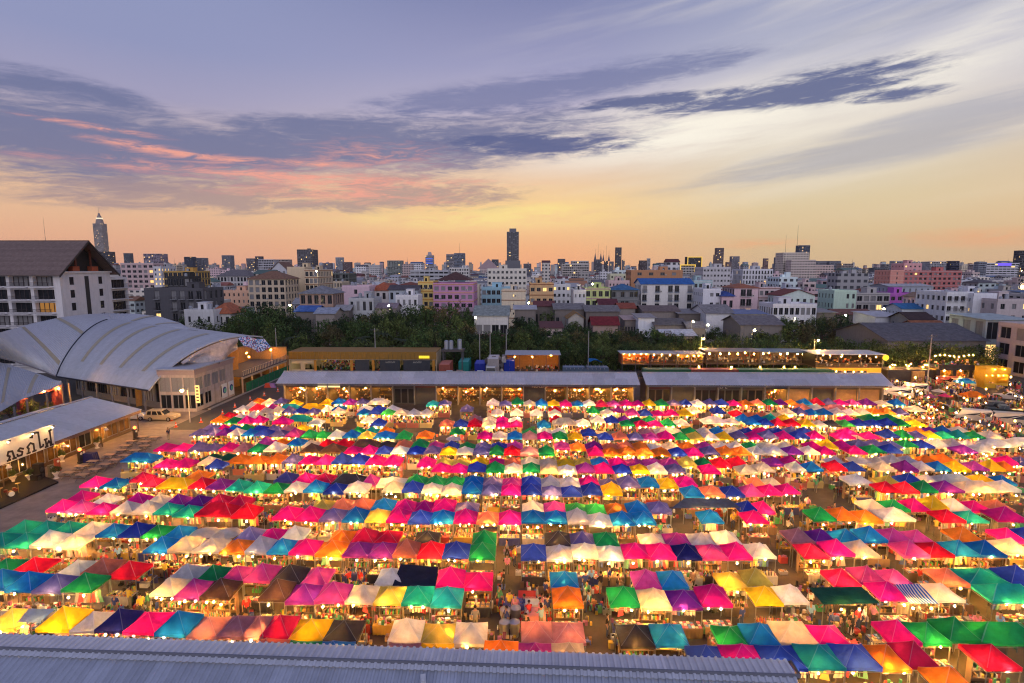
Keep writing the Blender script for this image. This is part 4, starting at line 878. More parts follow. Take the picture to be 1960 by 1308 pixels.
TW = [('grey-blue slab tower right of the hotel gable', 236, 248, 485, 1900, (.13, .16, .20), 24), ('purple and white striped tower left of the yellow block', 274, 305, 486, 1500, (.36, .30, .38), 18),
 ('dark blue office tower above the yellow block', 352, 368, 492, 1700, (.06, .08, .13), 18), ('grey stepped tower beside the dark blue office', 371, 390, 494, 1750, (.26, .27, .32), 18),
 ('round-shouldered grey tower with light fins', 424, 441, 489, 1600, (.24, .25, .30), 22), ('tan-grey tower left of the pale twin blocks', 471, 487, 495, 1500, (.24, .22, .24), 18),
 ('dark topped tower beside white banded offices', 488, 500, 491, 1500, (.14, .13, .16), 18), ('white banded office block behind the tan apartments', 494, 523, 497, 1100, (.50, .50, .54), 9),
 ('beige banded office block left of the dark tower', 531, 552, 497, 1200, (.44, .36, .32), 10), ('low domed grey tower near the construction crane', 618, 633, 504, 1700, (.20, .20, .26), 14),
 ('white and blue slim tower beside the crane tower', 642, 655, 493, 1500, (.40, .44, .50), 22), ('red-brown tower under construction with a crane', 656, 671, 502, 1500, (.20, .13, .14), 16),
 ('broad grey-green box tower', 741, 768, 499, 1500, (.28, .32, .30), 14), ('cone-shaped white tower with blue lit bands', 814, 829, 489, 1500, (.46, .44, .48), 16),
 ('grey left half of the twin office tower', 854, 869, 487, 1300, (.27, .27, .31), 18), ('blue glass half of the twin office tower', 869, 889, 485, 1300, (.16, .20, .28), 18),
 ('small dark tower left of the tall skyscraper', 941, 954, 497, 1500, (.10, .12, .17), 14), ('dome-shaped grey tower right of the tall skyscraper', 1002, 1017, 505, 1700, (.20, .20, .24), 12),
 ('dark topped tower above the white hotel slab', 1068, 1082, 496, 1100, (.17, .16, .19), 12), ('white terrace tower with arched top windows', 1095, 1127, 500, 900, (.56, .54, .52), 9),
 ('long white hotel slab with window bands', 1076, 1127, 506, 800, (.54, .50, .46), 9), ('dark gothic office tower with spires', 1138, 1152, 497, 1600, (.12, .12, .16), 20),
 ('slim dark tower right of the gothic tower', 1157, 1164, 500, 1600, (.10, .10, .13), 16), ('slim grey tower beside the slim dark tower', 1167, 1175, 501, 1600, (.24, .24, .28), 16),
 ('tall narrow dark tower with flat top', 1179, 1190, 474, 1700, (.10, .10, .12), 34), ('slim pale tower behind the narrow dark tower', 1191, 1196, 498, 1750, (.30, .29, .30), 18),
 ('brown box tower above the orange-brown block', 1225, 1238, 499, 1300, (.12, .09, .10), 14), ('white wedge-topped tower beside the brown box', 1239, 1245, 495, 1300, (.46, .47, .50), 16),
 ('dark tower outlined in yellow neon', 1317, 1343, 492, 1000, (.05, .05, .06), 14), ('white balcony block left of the neon tower', 1303, 1330, 507, 800, (.54, .52, .50), 8),
 ('brown tall tower with set-back shoulder', 1372, 1386, 475, 1500, (.24, .17, .16), 30), ('brown lower shoulder of the tall brown tower', 1367, 1373, 488, 1495, (.22, .16, .15), 22),
 ('striped dark and white tower', 1401, 1416, 491, 1500, (.30, .29, .33), 22), ('small reddish tower beside the striped tower', 1391, 1400, 502, 1500, (.30, .20, .19), 14),
 ('dark blue glass tower behind the beige hospital', 1531, 1551, 470, 1100, (.08, .11, .18), 24), ('reddish spired tower left of the beige hospital', 1463, 1471, 495, 1400, (.34, .22, .20), 16),
 ('grey-blue block left of the beige hospital', 1486, 1499, 493, 1200, (.16, .18, .24), 16), ('grey office block right of the beige hospital', 1564, 1583, 500, 1300, (.24, .25, .30), 12),
 ('blue-grey twin-bay office block', 1588, 1610, 500, 1300, (.20, .22, .28), 12), ('beige banded block right of the twin-bay office', 1611, 1633, 505, 1200, (.42, .36, .32), 10),
 ('low dark glass offices left of the red slab', 1674, 1698, 513, 900, (.14, .16, .19), 5), ('grey block behind the red slab stair tower', 1695, 1714, 506, 1100, (.30, .29, .28), 9),
 ('white frame tower behind the red slab', 1712, 1730, 500, 1000, (.46, .46, .48), 10), ('white and glass office block above the red slab', 1781, 1812, 501, 1000, (.48, .49, .52), 10),
 ('dark navy office block above the red slab', 1821, 1837, 500, 1000, (.05, .06, .11), 10), ('tall blue-grey left wing of the far white hospital', 1874, 1889, 502, 900, (.28, .31, .37), 10),
 ('dark slab tower cut by the right edge of the picture', 1952, 1968, 480, 900, (.08, .08, .10), 14)]
for q in TW:
    o = tower(q[0], q[1], q[2], q[3], q[4], q[5], q[6], cols=4 + (q[2] - q[1]) // 5)
    if 'gothic' in q[0]:
        for dx in (-8, 0, 8): mast(o, dx, 5, at_y(q[1], q[3], q[4]).z, 30 + 14 * (dx == 0), .8)
        g_ = MB()
        for dx in (-8, 8): g_.raw([(dx - 3, 2, 0), (dx + 3, 2, 0), (dx + 3, 8, 0), (dx - 3, 8, 0), (dx, 5, 20)], [(0, 1, 4), (1, 2, 4), (2, 3, 4), (3, 0, 4)])
        g_.build('spires', M_OBJ, o, loc=(0, 0, at_y(q[1], q[3], q[4]).z), color=(.12, .12, .15))
    if 'blue glass half' in q[0]: mast(o, 0, 8, at_y(q[1], q[3], q[4]).z, 24, .5)
    if 'neon' in q[0]:
        a = at_y(q[1], q[3], q[4]); c = at_y(q[2], q[3], q[4]); w = c.x - a.x; g_ = MB(); zt = a.z
        g_.box(-w / 2 - 1, w / 2 + 1, -1.4, -.2, zt - 1, zt + .3); g_.box(-w / 2 - 1, -w / 2 + .2, -1.4, -.2, zt - 20, zt - 1); g_.box(w / 2 - .2, w / 2 + 1, -1.4, -.2, 2, zt - 1)
        g_.build('neon_outline', emis('neon outline', (1, .62, .12), 1.0), o)
    if 'cone' in q[0]:
        zt = at_y(q[1], q[3], q[4]).z; g_ = MB(); g_.tube((0, 9, 0), (0, 9, 9), 6, 4, n=10); g_.build('crown', M_OBJ, o, loc=(0, 0, zt), color=(.42, .4, .44))
        g_ = MB()
        for k in range(3): g_.box(-9, 9, -1.5, -.9, zt - 22 + k * 6, zt - 20 + k * 6)
        g_.build('blue_lights', emis('blue lights', (.08, .18, 1), .8), o)
o = hero('beige hospital tower with stepped lower wings', 1500, 1549, 484, 700, 22, (.58, .50, .40), 15, vis=520, cols=9, wf=.45, hf=.4, indiv=False, clutter=False, cat='building')
hero('lower beige and pink wing of the hospital tower', 1549, 1596, 508, 690, 20, (.56, .42, .37), 9, vis=522, cols=9, wf=.5, hf=.4, indiv=False, clutter=False)
hero('middle wing of the beige hospital', 1515, 1562, 498, 680, 14, (.57, .46, .40), 11, vis=520, cols=9, wf=.5, hf=.4, indiv=False, clutter=False)
mast(o, 4, 8, at_y(1520, 484, 700).z, 34, .4); mast(o, -10, 8, at_y(1520, 484, 700).z, 22, .3)
o = hero('far white hospital with violet lit sign', 1889, 1952, 504, 900, 26, (.52, .53, .57), 9, vis=528, cols=8, wf=.9, hf=.4, indiv=False, clutter=False)
g_ = MB(); zt = at_y(1900, 504, 900).z; g_.box(-9, 12, -1.2, -.5, zt - 4, zt + .2); g_.build('lit_sign', emis('violet sign', (.22, .14, 1), 1.0), o)
# ------------------------------------------------------------------ filler houses between the landmark blocks
PAL = [(.66, .66, .67), (.56, .55, .54), (.68, .64, .57), (.60, .48, .45), (.50, .53, .58), (.64, .55, .41), (.44, .42, .40), (.54, .63, .63), (.66, .49, .51), (.36, .36, .37)]
PNAM = ['white', 'pale grey', 'cream', 'dusty rose', 'blue-grey', 'sandy', 'brown-grey', 'pale aqua', 'pink', 'dark grey']
RPAL = [(.20, .19, .19), (.14, .13, .14), (.26, .09, .06), (.30, .15, .08), (.12, .03, .03), (.30, .31, .33), (.06, .12, .24), (.10, .17, .15)]
RNAM = ['grey', 'dark grey', 'rusty red', 'terracotta', 'maroon', 'pale tin', 'blue', 'dull green']
def px_of(x, y, z):
    v = _rot.transposed() @ (Vector((x, y, z)) - Vector((0, 0, CAM_H))); return 980 + FPX * v.x / -v.z, 654 - FPX * v.y / -v.z
def clash(x0, x1, Y, d, h, pad=1.0):
    if any(x0 < b + pad and x1 > a - pad and Y < e + pad and Y + d > c - pad for a, b, c, e in OCC): return True
    p0, t0 = px_of(x0, Y, h); p1, _ = px_of(x1, Y, h)
    return any(p0 < b and p1 > a and Y < Yh and t0 < vis for a, b, Yh, vis in HEROES)
rnf = random.Random(21); fill = []
tries = 0
while len(fill) < 235 and tries < 12000:
    tries += 1
    Y = 160 + 300 * rnf.random() ** 1.35; px = rnf.uniform(250, 1990); x = at_y(px, 560, Y).x
    w = rnf.uniform(5.5, 13); d = rnf.uniform(7, 12)
    fl_ = rnf.choice((1, 2, 2, 2, 3, 3)) if Y < 235 else rnf.choice((2, 3, 3, 4, 4, 5)); h = fl_ * 3.0 + rnf.uniform(.3, 1.2)
    if Y < 205 and not (900 < px < 1480 or px > 1700): continue
    if clash(x - w / 2, x + w / 2, Y, d, h + (2 if Y < 240 else 1)): continue
    ci = rnf.randrange(len(PAL)); ri = rnf.randrange(len(RPAL)); rf = rnf.choice(('gablex', 'gabley', 'hip', 'shed', 'shed')) if (Y < 235 or rnf.random() < .4) else 'flat'
    fill.append((x, Y, w, d, h, fl_, ci, ri, rf, px)); OCC.append((x - w / 2, x + w / 2, Y, Y + d))
RW = {'gablex': 'gable', 'gabley': 'front-gabled', 'hip': 'hip', 'shed': 'lean-to tin', 'flat': 'flat'}
SW = ['', 'single-storey', 'two-storey', 'three-storey', 'four-storey', 'five-storey']
SHORTS = [(.5 * (at_y(a, 540, Yh).x + at_y(b, 540, Yh).x), Yh) for a, b, Yh, v in HEROES]
fill.sort(key=lambda q: q[9]); cntk = {}
for x, Y, w, d, h, fl_, ci, ri, rf, px in fill:
    OCC.pop(0) if False else None
    desc = f'{PNAM[ci]} {SW[fl_]} house with ' + ('flat roof' if rf == 'flat' else f'{RNAM[ri]} {RW[rf]} roof')
    cntk[desc] = cntk.get(desc, 0) + 1
    tot = sum(1 for q in fill if (q[6], q[5], q[8], q[7] if rf != 'flat' else 0) == (ci, fl_, rf, ri if rf != 'flat' else 0))
    part = ('far left', 'left', 'centre', 'right', 'far right')[min(4, int(px / 392))]
    dist = 'by the tree belt' if Y < 220 else 'amid the near blocks' if Y < 300 else 'farther back in the city'
    lbl = (ordn(cntk[desc]) + ' ' if tot > 1 else '') + desc + (' from the left' if tot > 1 else f' {dist}')
    building(uniq(lbl), x - w / 2, x + w / 2, Y, d, h, jit(PAL[ci], .15), fl_, cols=max(2, int(w / 3.2)), wf=rnf.uniform(.35, .6), hf=rnf.uniform(.35, .5), roof=rf, rcol=jit(RPAL[ri], .25), rh=rnf.uniform(.8, 2.4) if rf != 'shed' else .8,
             cat='house', name='house', group='city houses behind the tree belt', indiv=Y < 250, seed=int(px * 7 + Y))
# ------------------------------------------------------------------ the rest of the city: too far to tell apart
m_far = bpy.data.materials.new('far city walls'); m_far.use_nodes = True
T = NT(m_far.node_tree); T.n.clear(); o_ = T.node('ShaderNodeOutputMaterial'); p_ = T.node('ShaderNodeBsdfPrincipled', inp={'Roughness': .8}); T.l.new(p_.outputs[0], o_.inputs[0])
g = T.node('ShaderNodeNewGeometry'); sp = T.node('ShaderNodeSeparateXYZ', inp={0: g.outputs['Position']}); spn = T.node('ShaderNodeSeparateXYZ', inp={0: g.outputs['Normal']})
fz = T.math('FRACT', T.math('DIVIDE', sp.outputs[2], 3.2)); fx = T.math('FRACT', T.math('DIVIDE', T.math('ADD', sp.outputs[0], sp.outputs[1]), 3.4))
wz = T.math('MULTIPLY', T.math('GREATER_THAN', fz, .32), T.math('LESS_THAN', fz, .78)); wx = T.math('MULTIPLY', T.math('GREATER_THAN', fx, .22), T.math('LESS_THAN', fx, .78))
wm = T.math('MULTIPLY', T.math('MULTIPLY', wz, wx), T.math('LESS_THAN', T.math('ABSOLUTE', spn.outputs[2]), .4))
at_ = T.node('ShaderNodeAttribute', attribute_name='Col').outputs['Color']
T.l.new(T.mix(wm, at_, (.05, .055, .065)), p_.inputs['Base Color'])
fc = MB(); n = 0; rnf = random.Random(77)
for k in range(12000):
    Y = 290 + 3600 * rnf.random() ** 1.9; px = rnf.uniform(150, 2050); x = at_y(px, 520, Y).x
    w = rnf.uniform(7, 19); d = rnf.uniform(8, 16)
    h = rnf.uniform(5, 15) if rnf.random() < .78 else rnf.uniform(15, 24 + Y * .012)
    if clash(x - w / 2, x + w / 2, Y, d, h, .5): continue
    if n > 2600: break
    n += 1; OCC.append((x - w / 2, x + w / 2, Y, Y + d)) if Y < 900 else None
    c = jit(rnf.choice(PAL), .2); fc.box(x - w / 2, x + w / 2, Y, Y + d, 0, h, 0, c)
    q = rnf.random()
    if q < .4:
        rc = jit(rnf.choice(RPAL), .3); z = h + .01; o = .5
        fc.raw([(x - w / 2 - o, Y - o, z), (x + w / 2 + o, Y - o, z), (x + w / 2 + o, Y + d / 2, z + 2.2), (x - w / 2 - o, Y + d / 2, z + 2.2), (x - w / 2 - o, Y + d + o, z), (x + w / 2 + o, Y + d + o, z)], [(0, 1, 2, 3), (3, 2, 5, 4), (0, 3, 4), (1, 5, 2)], 1, rc)
    else:
        for r_ in range(rnf.randint(1, 3)):
            a = rnf.uniform(x - w / 2 + .5, x + w / 2 - 3); e = rnf.uniform(Y + .5, Y + d - 3); fc.box(a, a + rnf.uniform(1, 2.8), e, e + 2.5, h + .004, h + rnf.uniform(1, 3), 1, jit(c, .3))
        if rnf.random() < .12: fc.tube((x, Y + 2, h), (x, Y + 2, h + rnf.uniform(5, 16)), .12 + Y * .0001, .05, n=4, mi=1, col=(.1, .1, .1))
fc.build('distant_buildings', [m_far, M_COL], label='dense mass of distant low-rise city buildings under the skyline', cat='city', kind='stuff')
print('far buildings', n, 'fill', len(fill))
# ================================================================== trees
m_leaf = bpy.data.materials.new('leaves'); m_leaf.use_nodes = True; MATS['leaves'] = m_leaf
T = NT(m_leaf.node_tree); T.n.clear(); o_ = T.node('ShaderNodeOutputMaterial')
oi = T.node('ShaderNodeObjectInfo'); g = T.node('ShaderNodeNewGeometry')
nz = T.node('ShaderNodeTexNoise', inp={'Vector': g.outputs['Position'], 'Scale': .9, 'Detail': 4})
rp = T.node('ShaderNodeMapRange', inp={0: g.outputs['Random Per Island'], 1: 0, 2: 1, 3: .55, 4: 1.5})
f_ = T.node('ShaderNodeMapRange', inp={0: nz.outputs[0], 1: .3, 2: .7, 3: .6, 4: 1.35})
c = T.mix(1.0, T.mix(1.0, oi.outputs['Color'], rp.outputs[0], 'MULTIPLY'), f_.outputs[0], 'MULTIPLY')
d_ = T.node('ShaderNodeBsdfPrincipled', inp={'Base Color': c, 'Roughness': .6, 'Specular IOR Level': .2}); t_ = T.node('ShaderNodeBsdfTranslucent', inp={'Color': c})
mx = T.node('ShaderNodeMixShader', inp={0: .25, 1: d_.outputs[0], 2: t_.outputs[0]}); T.l.new(mx.outputs[0], o_.inputs[0])
m_bark = mat('bark', (.06, .045, .035), .9, 0, .3, 3, .3)
def crown_mesh(seed, nclump, leaf, per, flat=.75, low=.1):
    rn = random.Random(seed); b = MB()
    cl = []
    for k in range(nclump):
        for _ in range(30):
            p = Vector((rn.uniform(-1, 1), rn.uniform(-1, 1), rn.uniform(-1, 1)))
            if .25 < p.length < .95: break
        p = Vector((p.x * .95, p.y * .95, p.z * flat)); cl.append((p, rn.uniform(.2, .42)))
    for p, r in cl:
        for k in range(per):
            v = Vector((rn.gauss(0, 1), rn.gauss(0, 1), rn.gauss(0, 1))).normalized(); q = p + v * r * rn.uniform(.55, 1.05)
            nrm = (v + Vector((rn.uniform(-.9, .9), rn.uniform(-.9, .9), rn.uniform(-.3, .9)))).normalized()
            a = nrm.orthogonal().normalized(); a = Matrix.Rotation(rn.uniform(0, 6.28), 3, nrm) @ a; c_ = nrm.cross(a); s = leaf * rn.uniform(.6, 1.3)
            b.face([q - a * s, q - c_ * s * .45, q + a * s, q + c_ * s * .45])
    return b.mesh('crown', m_leaf)
CROWN = [crown_mesh(100 + i, 26, .085, 46, .8) for i in range(5)] + [crown_mesh(200 + i, 18, .075, 50, 1.05) for i in range(2)]
def trunk_mesh(seed):
    rn = random.Random(seed); b = MB(); b.tube((0, 0, 0), (.02, .01, .45), .05, .036, 7)
    for k in range(5):
        a = k * 1.256 + rn.uniform(-.3, .3); b.tube((.02, .01, .40 + .02 * k), (math.cos(a) * .33, math.sin(a) * .33, .72 + rn.uniform(-.08, .1)), .028, .008, 5)
    b.tube((.02, .01, .44), (.0, .03, .85), .034, .008, 5); return b.mesh('trunk', m_bark)
TRUNK = [trunk_mesh(i) for i in range(3)]
GREENS = [(.062, .106, .032), (.042, .080, .026), (.086, .122, .036), (.030, .056, .022), (.110, .098, .044), (.105, .140, .042)]
GN = ['dark green', 'deep green', 'mid green', 'near-black green', 'brownish green', 'yellow-green']
def tree(x, y, h, r, gi, label, seed, nm='tree', cat='tree', group='trees of the dark belt behind the market', low=.28):
    rn = random.Random(seed); root = empty(nm, (x, y, 0), rz=rn.uniform(0, 6.28), label=label, cat=cat, group=group)
    zc = h * (.5 + low / 2); vz = h - zc
    ob('trunk', rn.choice(TRUNK), root, scale=(r * 1.3, r * 1.3, h * .95)); ob('crown', rn.choice(CROWN), root, (0, 0, zc), scale=(r, r, vz * 1.12), color=jit(GREENS[gi], .2))
OUT = [(350, 604), (400, 604), (430, 612), (445, 585), (480, 577), (520, 575), (560, 583), (600, 604), (625, 606), (650, 592), (690, 594), (720, 590), (755, 586), (790, 582), (830, 577), (870, 577), (900, 592), (930, 606), (960, 612), (1000, 604), (1040, 594), (1070, 592), (1090, 604),
       (1110, 622), (1150, 630), (1190, 622), (1230, 640), (1260, 655), (1330, 658), (1360, 622), (1395, 620), (1430, 650), (1465, 612), (1500, 600), (1540, 602), (1580, 598), (1620, 600), (1650, 604), (1690, 612), (1720, 632), (1765, 652), (1800, 664), (1850, 660), (1880, 664)]
def outline(px):
    for (a, ya), (b_, yb) in zip(OUT, OUT[1:]):
        if a <= px <= b_: return ya + (yb - ya) * (px - a) / (b_ - a)
    return OUT[0][1] if px < OUT[0][0] else OUT[-1][1]
rt = random.Random(31); TR = []
def free(x, y, r): return not any(a - r * .4 < x < b_ + r * .4 and c_ - r * .4 < y < e + r * .4 for a, b_, c_, e in OCC)
for band_, (Ya, Yb, step, k0, k1) in enumerate(((176, 190, 27, .96, 1.0), (160, 174, 25, .78, .97), (146, 158, 25, .55, .85), (136, 143, 24, .32, .58))):
    px = 352 + band_ * 9
    while px < 1885:
        Y = rt.uniform(Ya, Yb); top = at_y(px, outline(px) + rt.uniform(-2, 6), Y).z; h = top * rt.uniform(k0, k1)
        if band_ == 3 and 1230 < px < 1420: h *= .55
        x = at_y(px, 600, Y).x; r = min(rt.uniform(2.6, 4.4), h * .55 + .4)
        if h > 1.8 and free(x, Y, r) and not (px < 440 and Y < 165): TR.append((px, x, Y, h, r, band_))
        px += step * rt.uniform(.7, 1.3)
for Ya, Yb, pa, pb, st, t0, t1, bd in ((132.5, 136, 1085, 1345, 15, 652, 668, 3), (127, 130.5, 1690, 1900, 17, 650, 664, 2), (124, 127, 1700, 1900, 17, 664, 676, 3), (133, 136, 1345, 1700, 17, 640, 664, 3), (150, 158, 1085, 1230, 20, 626, 640, 2), (132.5, 135, 440, 900, 17, 655, 670, 3), (146, 158, 1225, 1345, 17, 636, 650, 2), (138, 146, 900, 1090, 18, 622, 650, 2), (146, 150, 1000, 1345, 15, 628, 648, 2), (138, 145, 1000, 1345, 16, 645, 662, 3)):
    px = pa
    while px < pb:
        Y = rt.uniform(Ya, Yb); h = at_y(px, rt.uniform(t0, t1), Y).z; x = at_y(px, 640, Y).x; TR.append((px, x, Y, h, min(3.0, h * .6 + .5), bd)); px += st * rt.uniform(.7, 1.3)
TR.sort(key=lambda t: (t[5], t[0]))
SPOT = [(380, 'below the orange-roofed house'), (470, 'below the tan apartments'), (560, 'below the cream apartments'), (620, 'before the brick house'), (690, 'before the grey modern house'), (760, 'left of the mauve block'), (860, 'before the mauve block'), (960, 'before the cream hotel'), (1060, 'before the ochre block'), (1150, 'before the lime green block'), (1280, 'before the blue-roofed block'), (1400, 'before the white warehouse'), (1500, 'before the white panelled house'), (1620, 'before the grey row houses'), (1720, 'before the white shed'), (1830, 'before the dark warehouse')]
bw = ['back row', 'second row', 'third row', 'front row']; cn_ = {}
for px, x, Y, h, r, bd in TR:
    gi = rt.choice((0, 0, 1, 1, 2, 3, 3, 4, 5)) if bd < 3 else rt.choice((0, 2, 5, 1))
    sp = min(SPOT, key=lambda s: abs(s[0] - px))[1]; key = (gi, bd, sp); cn_[key] = cn_.get(key, 0) + 1
    tot = (ordn(cn_[key]) + ' ') if cn_[key] > 1 else ''
    small = bd == 3
    tree(x, Y, h, r * (.85 if small else 1), gi, uniq(f'{tot}{GN[gi]} {"bushy shrub" if small else "leafy tree"} in {bw[bd]} of the belt {sp}'), int(px * 3 + Y), 'shrub' if small else 'tree', 'shrub' if small else 'tree', low=.08 if small else .22)
# palms in front of the belt
fr = MB()
for k in range(13):
    a = k * 2.4; droop = .35 + .5 * ((k * 7) % 5) / 5; pr = None; up = .55 - droop * .3
    for s in range(7):
        t = s / 6; rad = t * 1.0; z = up * t * 1.2 - droop * t * t * 1.3; p = Vector((math.cos(a) * rad, math.sin(a) * rad, z)); sd = Vector((-math.sin(a), math.cos(a), -.35)); w_ = .16 * math.sin(max(.05, t) * 3.0 + .1) + .02
        if pr is not None:
            fr.face([pr[0], p, p + sd * w_, pr[0] + sd * pr[1]]); sd2 = Vector((math.sin(a), -math.cos(a), -.35)); fr.face([p, pr[0], pr[0] + sd2 * pr[1], p + sd2 * w_])
        pr = (p, w_)
FRM_ = fr.mesh('fronds', m_leaf); pt = MB(); pt.tube((0, 0, 0), (.15, 0, .5), .17, .13, 7); pt.tube((.15, 0, .5), (.1, 0, 1), .13, .1, 7); PTM = pt.mesh('trunk', m_bark)
for k, (px, h, sp) in enumerate(((560, 6.5, 'left of the yellow-brown shop'), (692, 6, 'behind the yellow-brown shop roof'), (735, 7, 'behind the middle of the shop roof'), (772, 6, 'behind the shop roof near the utility pole'), (1075, 5, 'right of the lit pavilion'), (1247, 5.5, 'below the blue-roofed block'))):
    Y = 140 + 3 * (k % 3); root = empty('palm_tree', (at_y(px, 660, Y).x, Y, 0), rz=k * 1.3, label=f'palm tree with drooping fronds {sp}', cat='palm tree', group='palms in front of the tree belt')
    ob('trunk', PTM, root, scale=(1, 1, h)); ob('fronds', FRM_, root, (.1, 0, h), scale=(2.8, 2.8, 2.6), color=(.035, .05, .02))
# weeds over the field
gr = MB(); rg = random.Random(4)
for k in range(9000):
    px = rg.uniform(430, 1900); Y = rg.uniform(130, 152); x = at_y(px, 660, Y).x; s = rg.uniform(.25, .8); a = rg.uniform(0, 3.14)
    if any(a_ < x < b_ and c_ < Y < e for a_, b_, c_, e in OCC): continue
    dx, dy = math.cos(a) * s * .5, math.sin(a) * s * .5; lx, ly = rg.uniform(-.3, .3), rg.uniform(-.3, .3)
    gr.face([(x - dx, Y - dy, 0), (x + dx, Y + dy, 0), (x + dx * .6 + lx, Y + dy * .6 + ly, s * 1.5), (x - dx * .6 + lx, Y - dy * .6 + ly, s * 1.5)])
w_ = gr.build('undergrowth', m_leaf, label='tangled dark green weeds at the foot of the tree belt', cat='weeds', kind='stuff', color=(.04, .065, .018))
# ------------------------------------------------------------------ street lamps and utility poles
lp = MB(); lp.tube((0, 0, 0), (0, 0, 1), .11, .07, 7); POLE = lp.mesh('pole', mat('concrete pole', (.30, .29, .28), .85, 0, .2))
la = MB(); la.tube((0, 0, 0), (0, -1.3, .35), .035, .03, 5); la.box(-.14, .14, -1.75, -1.25, .30, .40); ARM = la.mesh('arm', M_STEEL)
lg = MB(); lg.ball((0, 0, 0), .2, n=8, m=6); LAMPM = lg.mesh('lamp', M_LAMP, True); LAMPW = lg.mesh('lamp', emis('white lamp', (1, .8, .4), 160), True)
ca = MB(); ca.box(-1.0, 1.0, -.06, .06, -.06, .06)
for k in (-.9, -.45, .45, .9): ca.tube((k, 0, .06), (k, 0, .24), .05, n=5)
CROSS = ca.mesh('crossarm', M_STEEL)
def lamp_post(px, py, Y, label, lit=True, mesh=None, sc_=1.0):
    p = at_y(px, py, Y); root = empty('street_lamp', (p.x, Y, 0), label=label, cat='street lamp', group='street lamps')
    ob('pole', POLE, root, scale=(1, 1, p.z)); ob('arm', ARM, root, (0, 0, p.z - .35))
    ob('lamp', mesh or LAMPM, root, (0, -1.5, p.z - .16), scale=(sc_,) * 3)
def pole(px, py, Y, label, cross=True):
    p = at_y(px, py, Y); root = empty('utility_pole', (p.x, Y, 0), label=label, cat='utility pole', group='utility poles')
    ob('pole', POLE, root, scale=(1.3, 1.3, p.z)); 
    if cross: ob('crossarm', CROSS, root, (0, 0, p.z - .5))
lamp_post(1343, 646, 133, 'orange street lamp on a pole behind the container bars'); lamp_post(1560, 649, 130, 'bright yellow street lamp above the dark corner bar')
lamp_post(359, 742, 84, 'glaring orange street lamp beside the two-storey annex', sc_=1.1)
for k, (px, py, Y, lb_) in enumerate(((608, 519, 250, 'glowing lamp at the corner of the cream apartments'), (1133, 543, 222, 'white lamp above the lime green block'), (1324, 614, 160, 'yellow lamp by the white warehouse'), (1440, 630, 150, 'greenish lamp in the trees by the dark warehouse'), (1352, 620, 158, 'small lamp left of the long dark warehouse'), (1518, 609, 176, 'warm lamp before the white panelled house'), (1614, 602, 186, 'warm lamp by the brick yard house'), (1012, 579, 210, 'yellow lamp below the ochre block'), (746, 584, 176, 'warm lamp above the left trees'), (1687, 590, 205, 'warm lamp on the grey row houses'), (1779, 620, 152, 'orange lamp under the orange roof row'), (1953, 518, 500, 'white lamp at the far right skyline'), (911, 606, 160, 'warm lamp by the long low warehouse'), (558, 583, 180, 'small lamp in the left trees'), (1950, 549, 300, 'white lamp above the right houses'))):
    lamp_post(px, py, Y, lb_, mesh=LAMPW, sc_=1.0 + Y / 400)
for px, py, Y, lb_ in ((717, 628, 131, 'tall grey utility pole behind the yellow-brown shop'), (918, 634, 131, 'utility pole with crossarm above the parked trucks'), (938, 630, 131, 'thin pole left of the lit pavilion'), (969, 630, 131, 'pole at the corner of the lit pavilion'), (1127, 634, 131, 'pole behind the skeleton container frames'), (1784, 640, 112, 'utility pole above the right restaurants'), (527, 628, 128, 'leaning pole behind the fenced lane'), (410, 690, 98, 'pole against the annex side wall'), (519, 665, 118, 'rusty pole at the end of the fenced lane')):
    pole(px, py, Y, lb_, cross=(px in (717, 918, 1784, 410)))
# ================================================================== roof sheets
M_SHEET = mat('roof sheet', objcol=True, rough=.45, metal=.2, var=.10, scale=2.0, streaks=.10)
def corr_mesh(name, w, L, pitch, dep, drop=0.0, m=None):
    """trapezoid sheet: x across the ribs, y up the slope"""
    b = MB(); n = max(1, round(w / pitch)); p = w / n; pr = []
    for k in range(n):
        x = -w / 2 + k * p; pr += [(x, 0), (x + p * .45, 0), (x + p * .58, dep), (x + p * .87, dep)]
    pr.append((w / 2, 0))
    vs_ = [(x, 0, z) for x, z in pr] + [(x, L, z) for x, z in pr]; k = len(pr)
    b.raw(vs_, [(i, i + 1, k + i + 1, k + i) for i in range(k - 1)])
    vb = [(x, 0, z - .02) for x, z in pr]; b.raw([vs_[i] for i in range(k)] + vb, [(i, k + i, k + i + 1, i + 1) for i in range(k - 1)])
    return b.mesh(name, m or M_SHEET)
# ================================================================== white hotel with the brown gable roof
hx, hy = -105.0, 124.5
hotel = empty('hotel_building', (hx, hy, 0), label='white hotel with brown gabled roof and dark balconies at left', cat='hotel')
HW, HD, HH = 34.0, 15.5, 23.1
b = MB()
wl1 = facade(b, (-HW, 0, 0), (1, 0, 0), HW - 1.2, HH, 7, 6, .86, .74, 1.1, 1.6, .5)
b.face([(-1.2, 0, 0), (0, 0, 0), (0, 0, HH), (-1.2, 0, HH)])
wl2 = facade(b, (0, 0, 0), (0, 1, 0), HD, HH, 7, 7, .62, .6, .22, 1.6, .5, skip=lambda f, c: c not in (1, 5))
b.face([(-HW, HD, 0), (0, HD, 0), (0, HD, HH), (-HW, HD, HH)]); b.face([(-HW, 0, HH), (0, 0, HH), (0, HD, HH), (-HW, HD, HH)]); b.face([(-HW, 0, 0), (-HW, HD, 0), (-HW, HD, HH), (-HW, 0, HH)])
M_HOTEL = mat('white render', (.66, .65, .67), .85, 0, .1, .8, streaks=.12)
b.build('wall', M_HOTEL, hotel)
rn = random.Random(3)
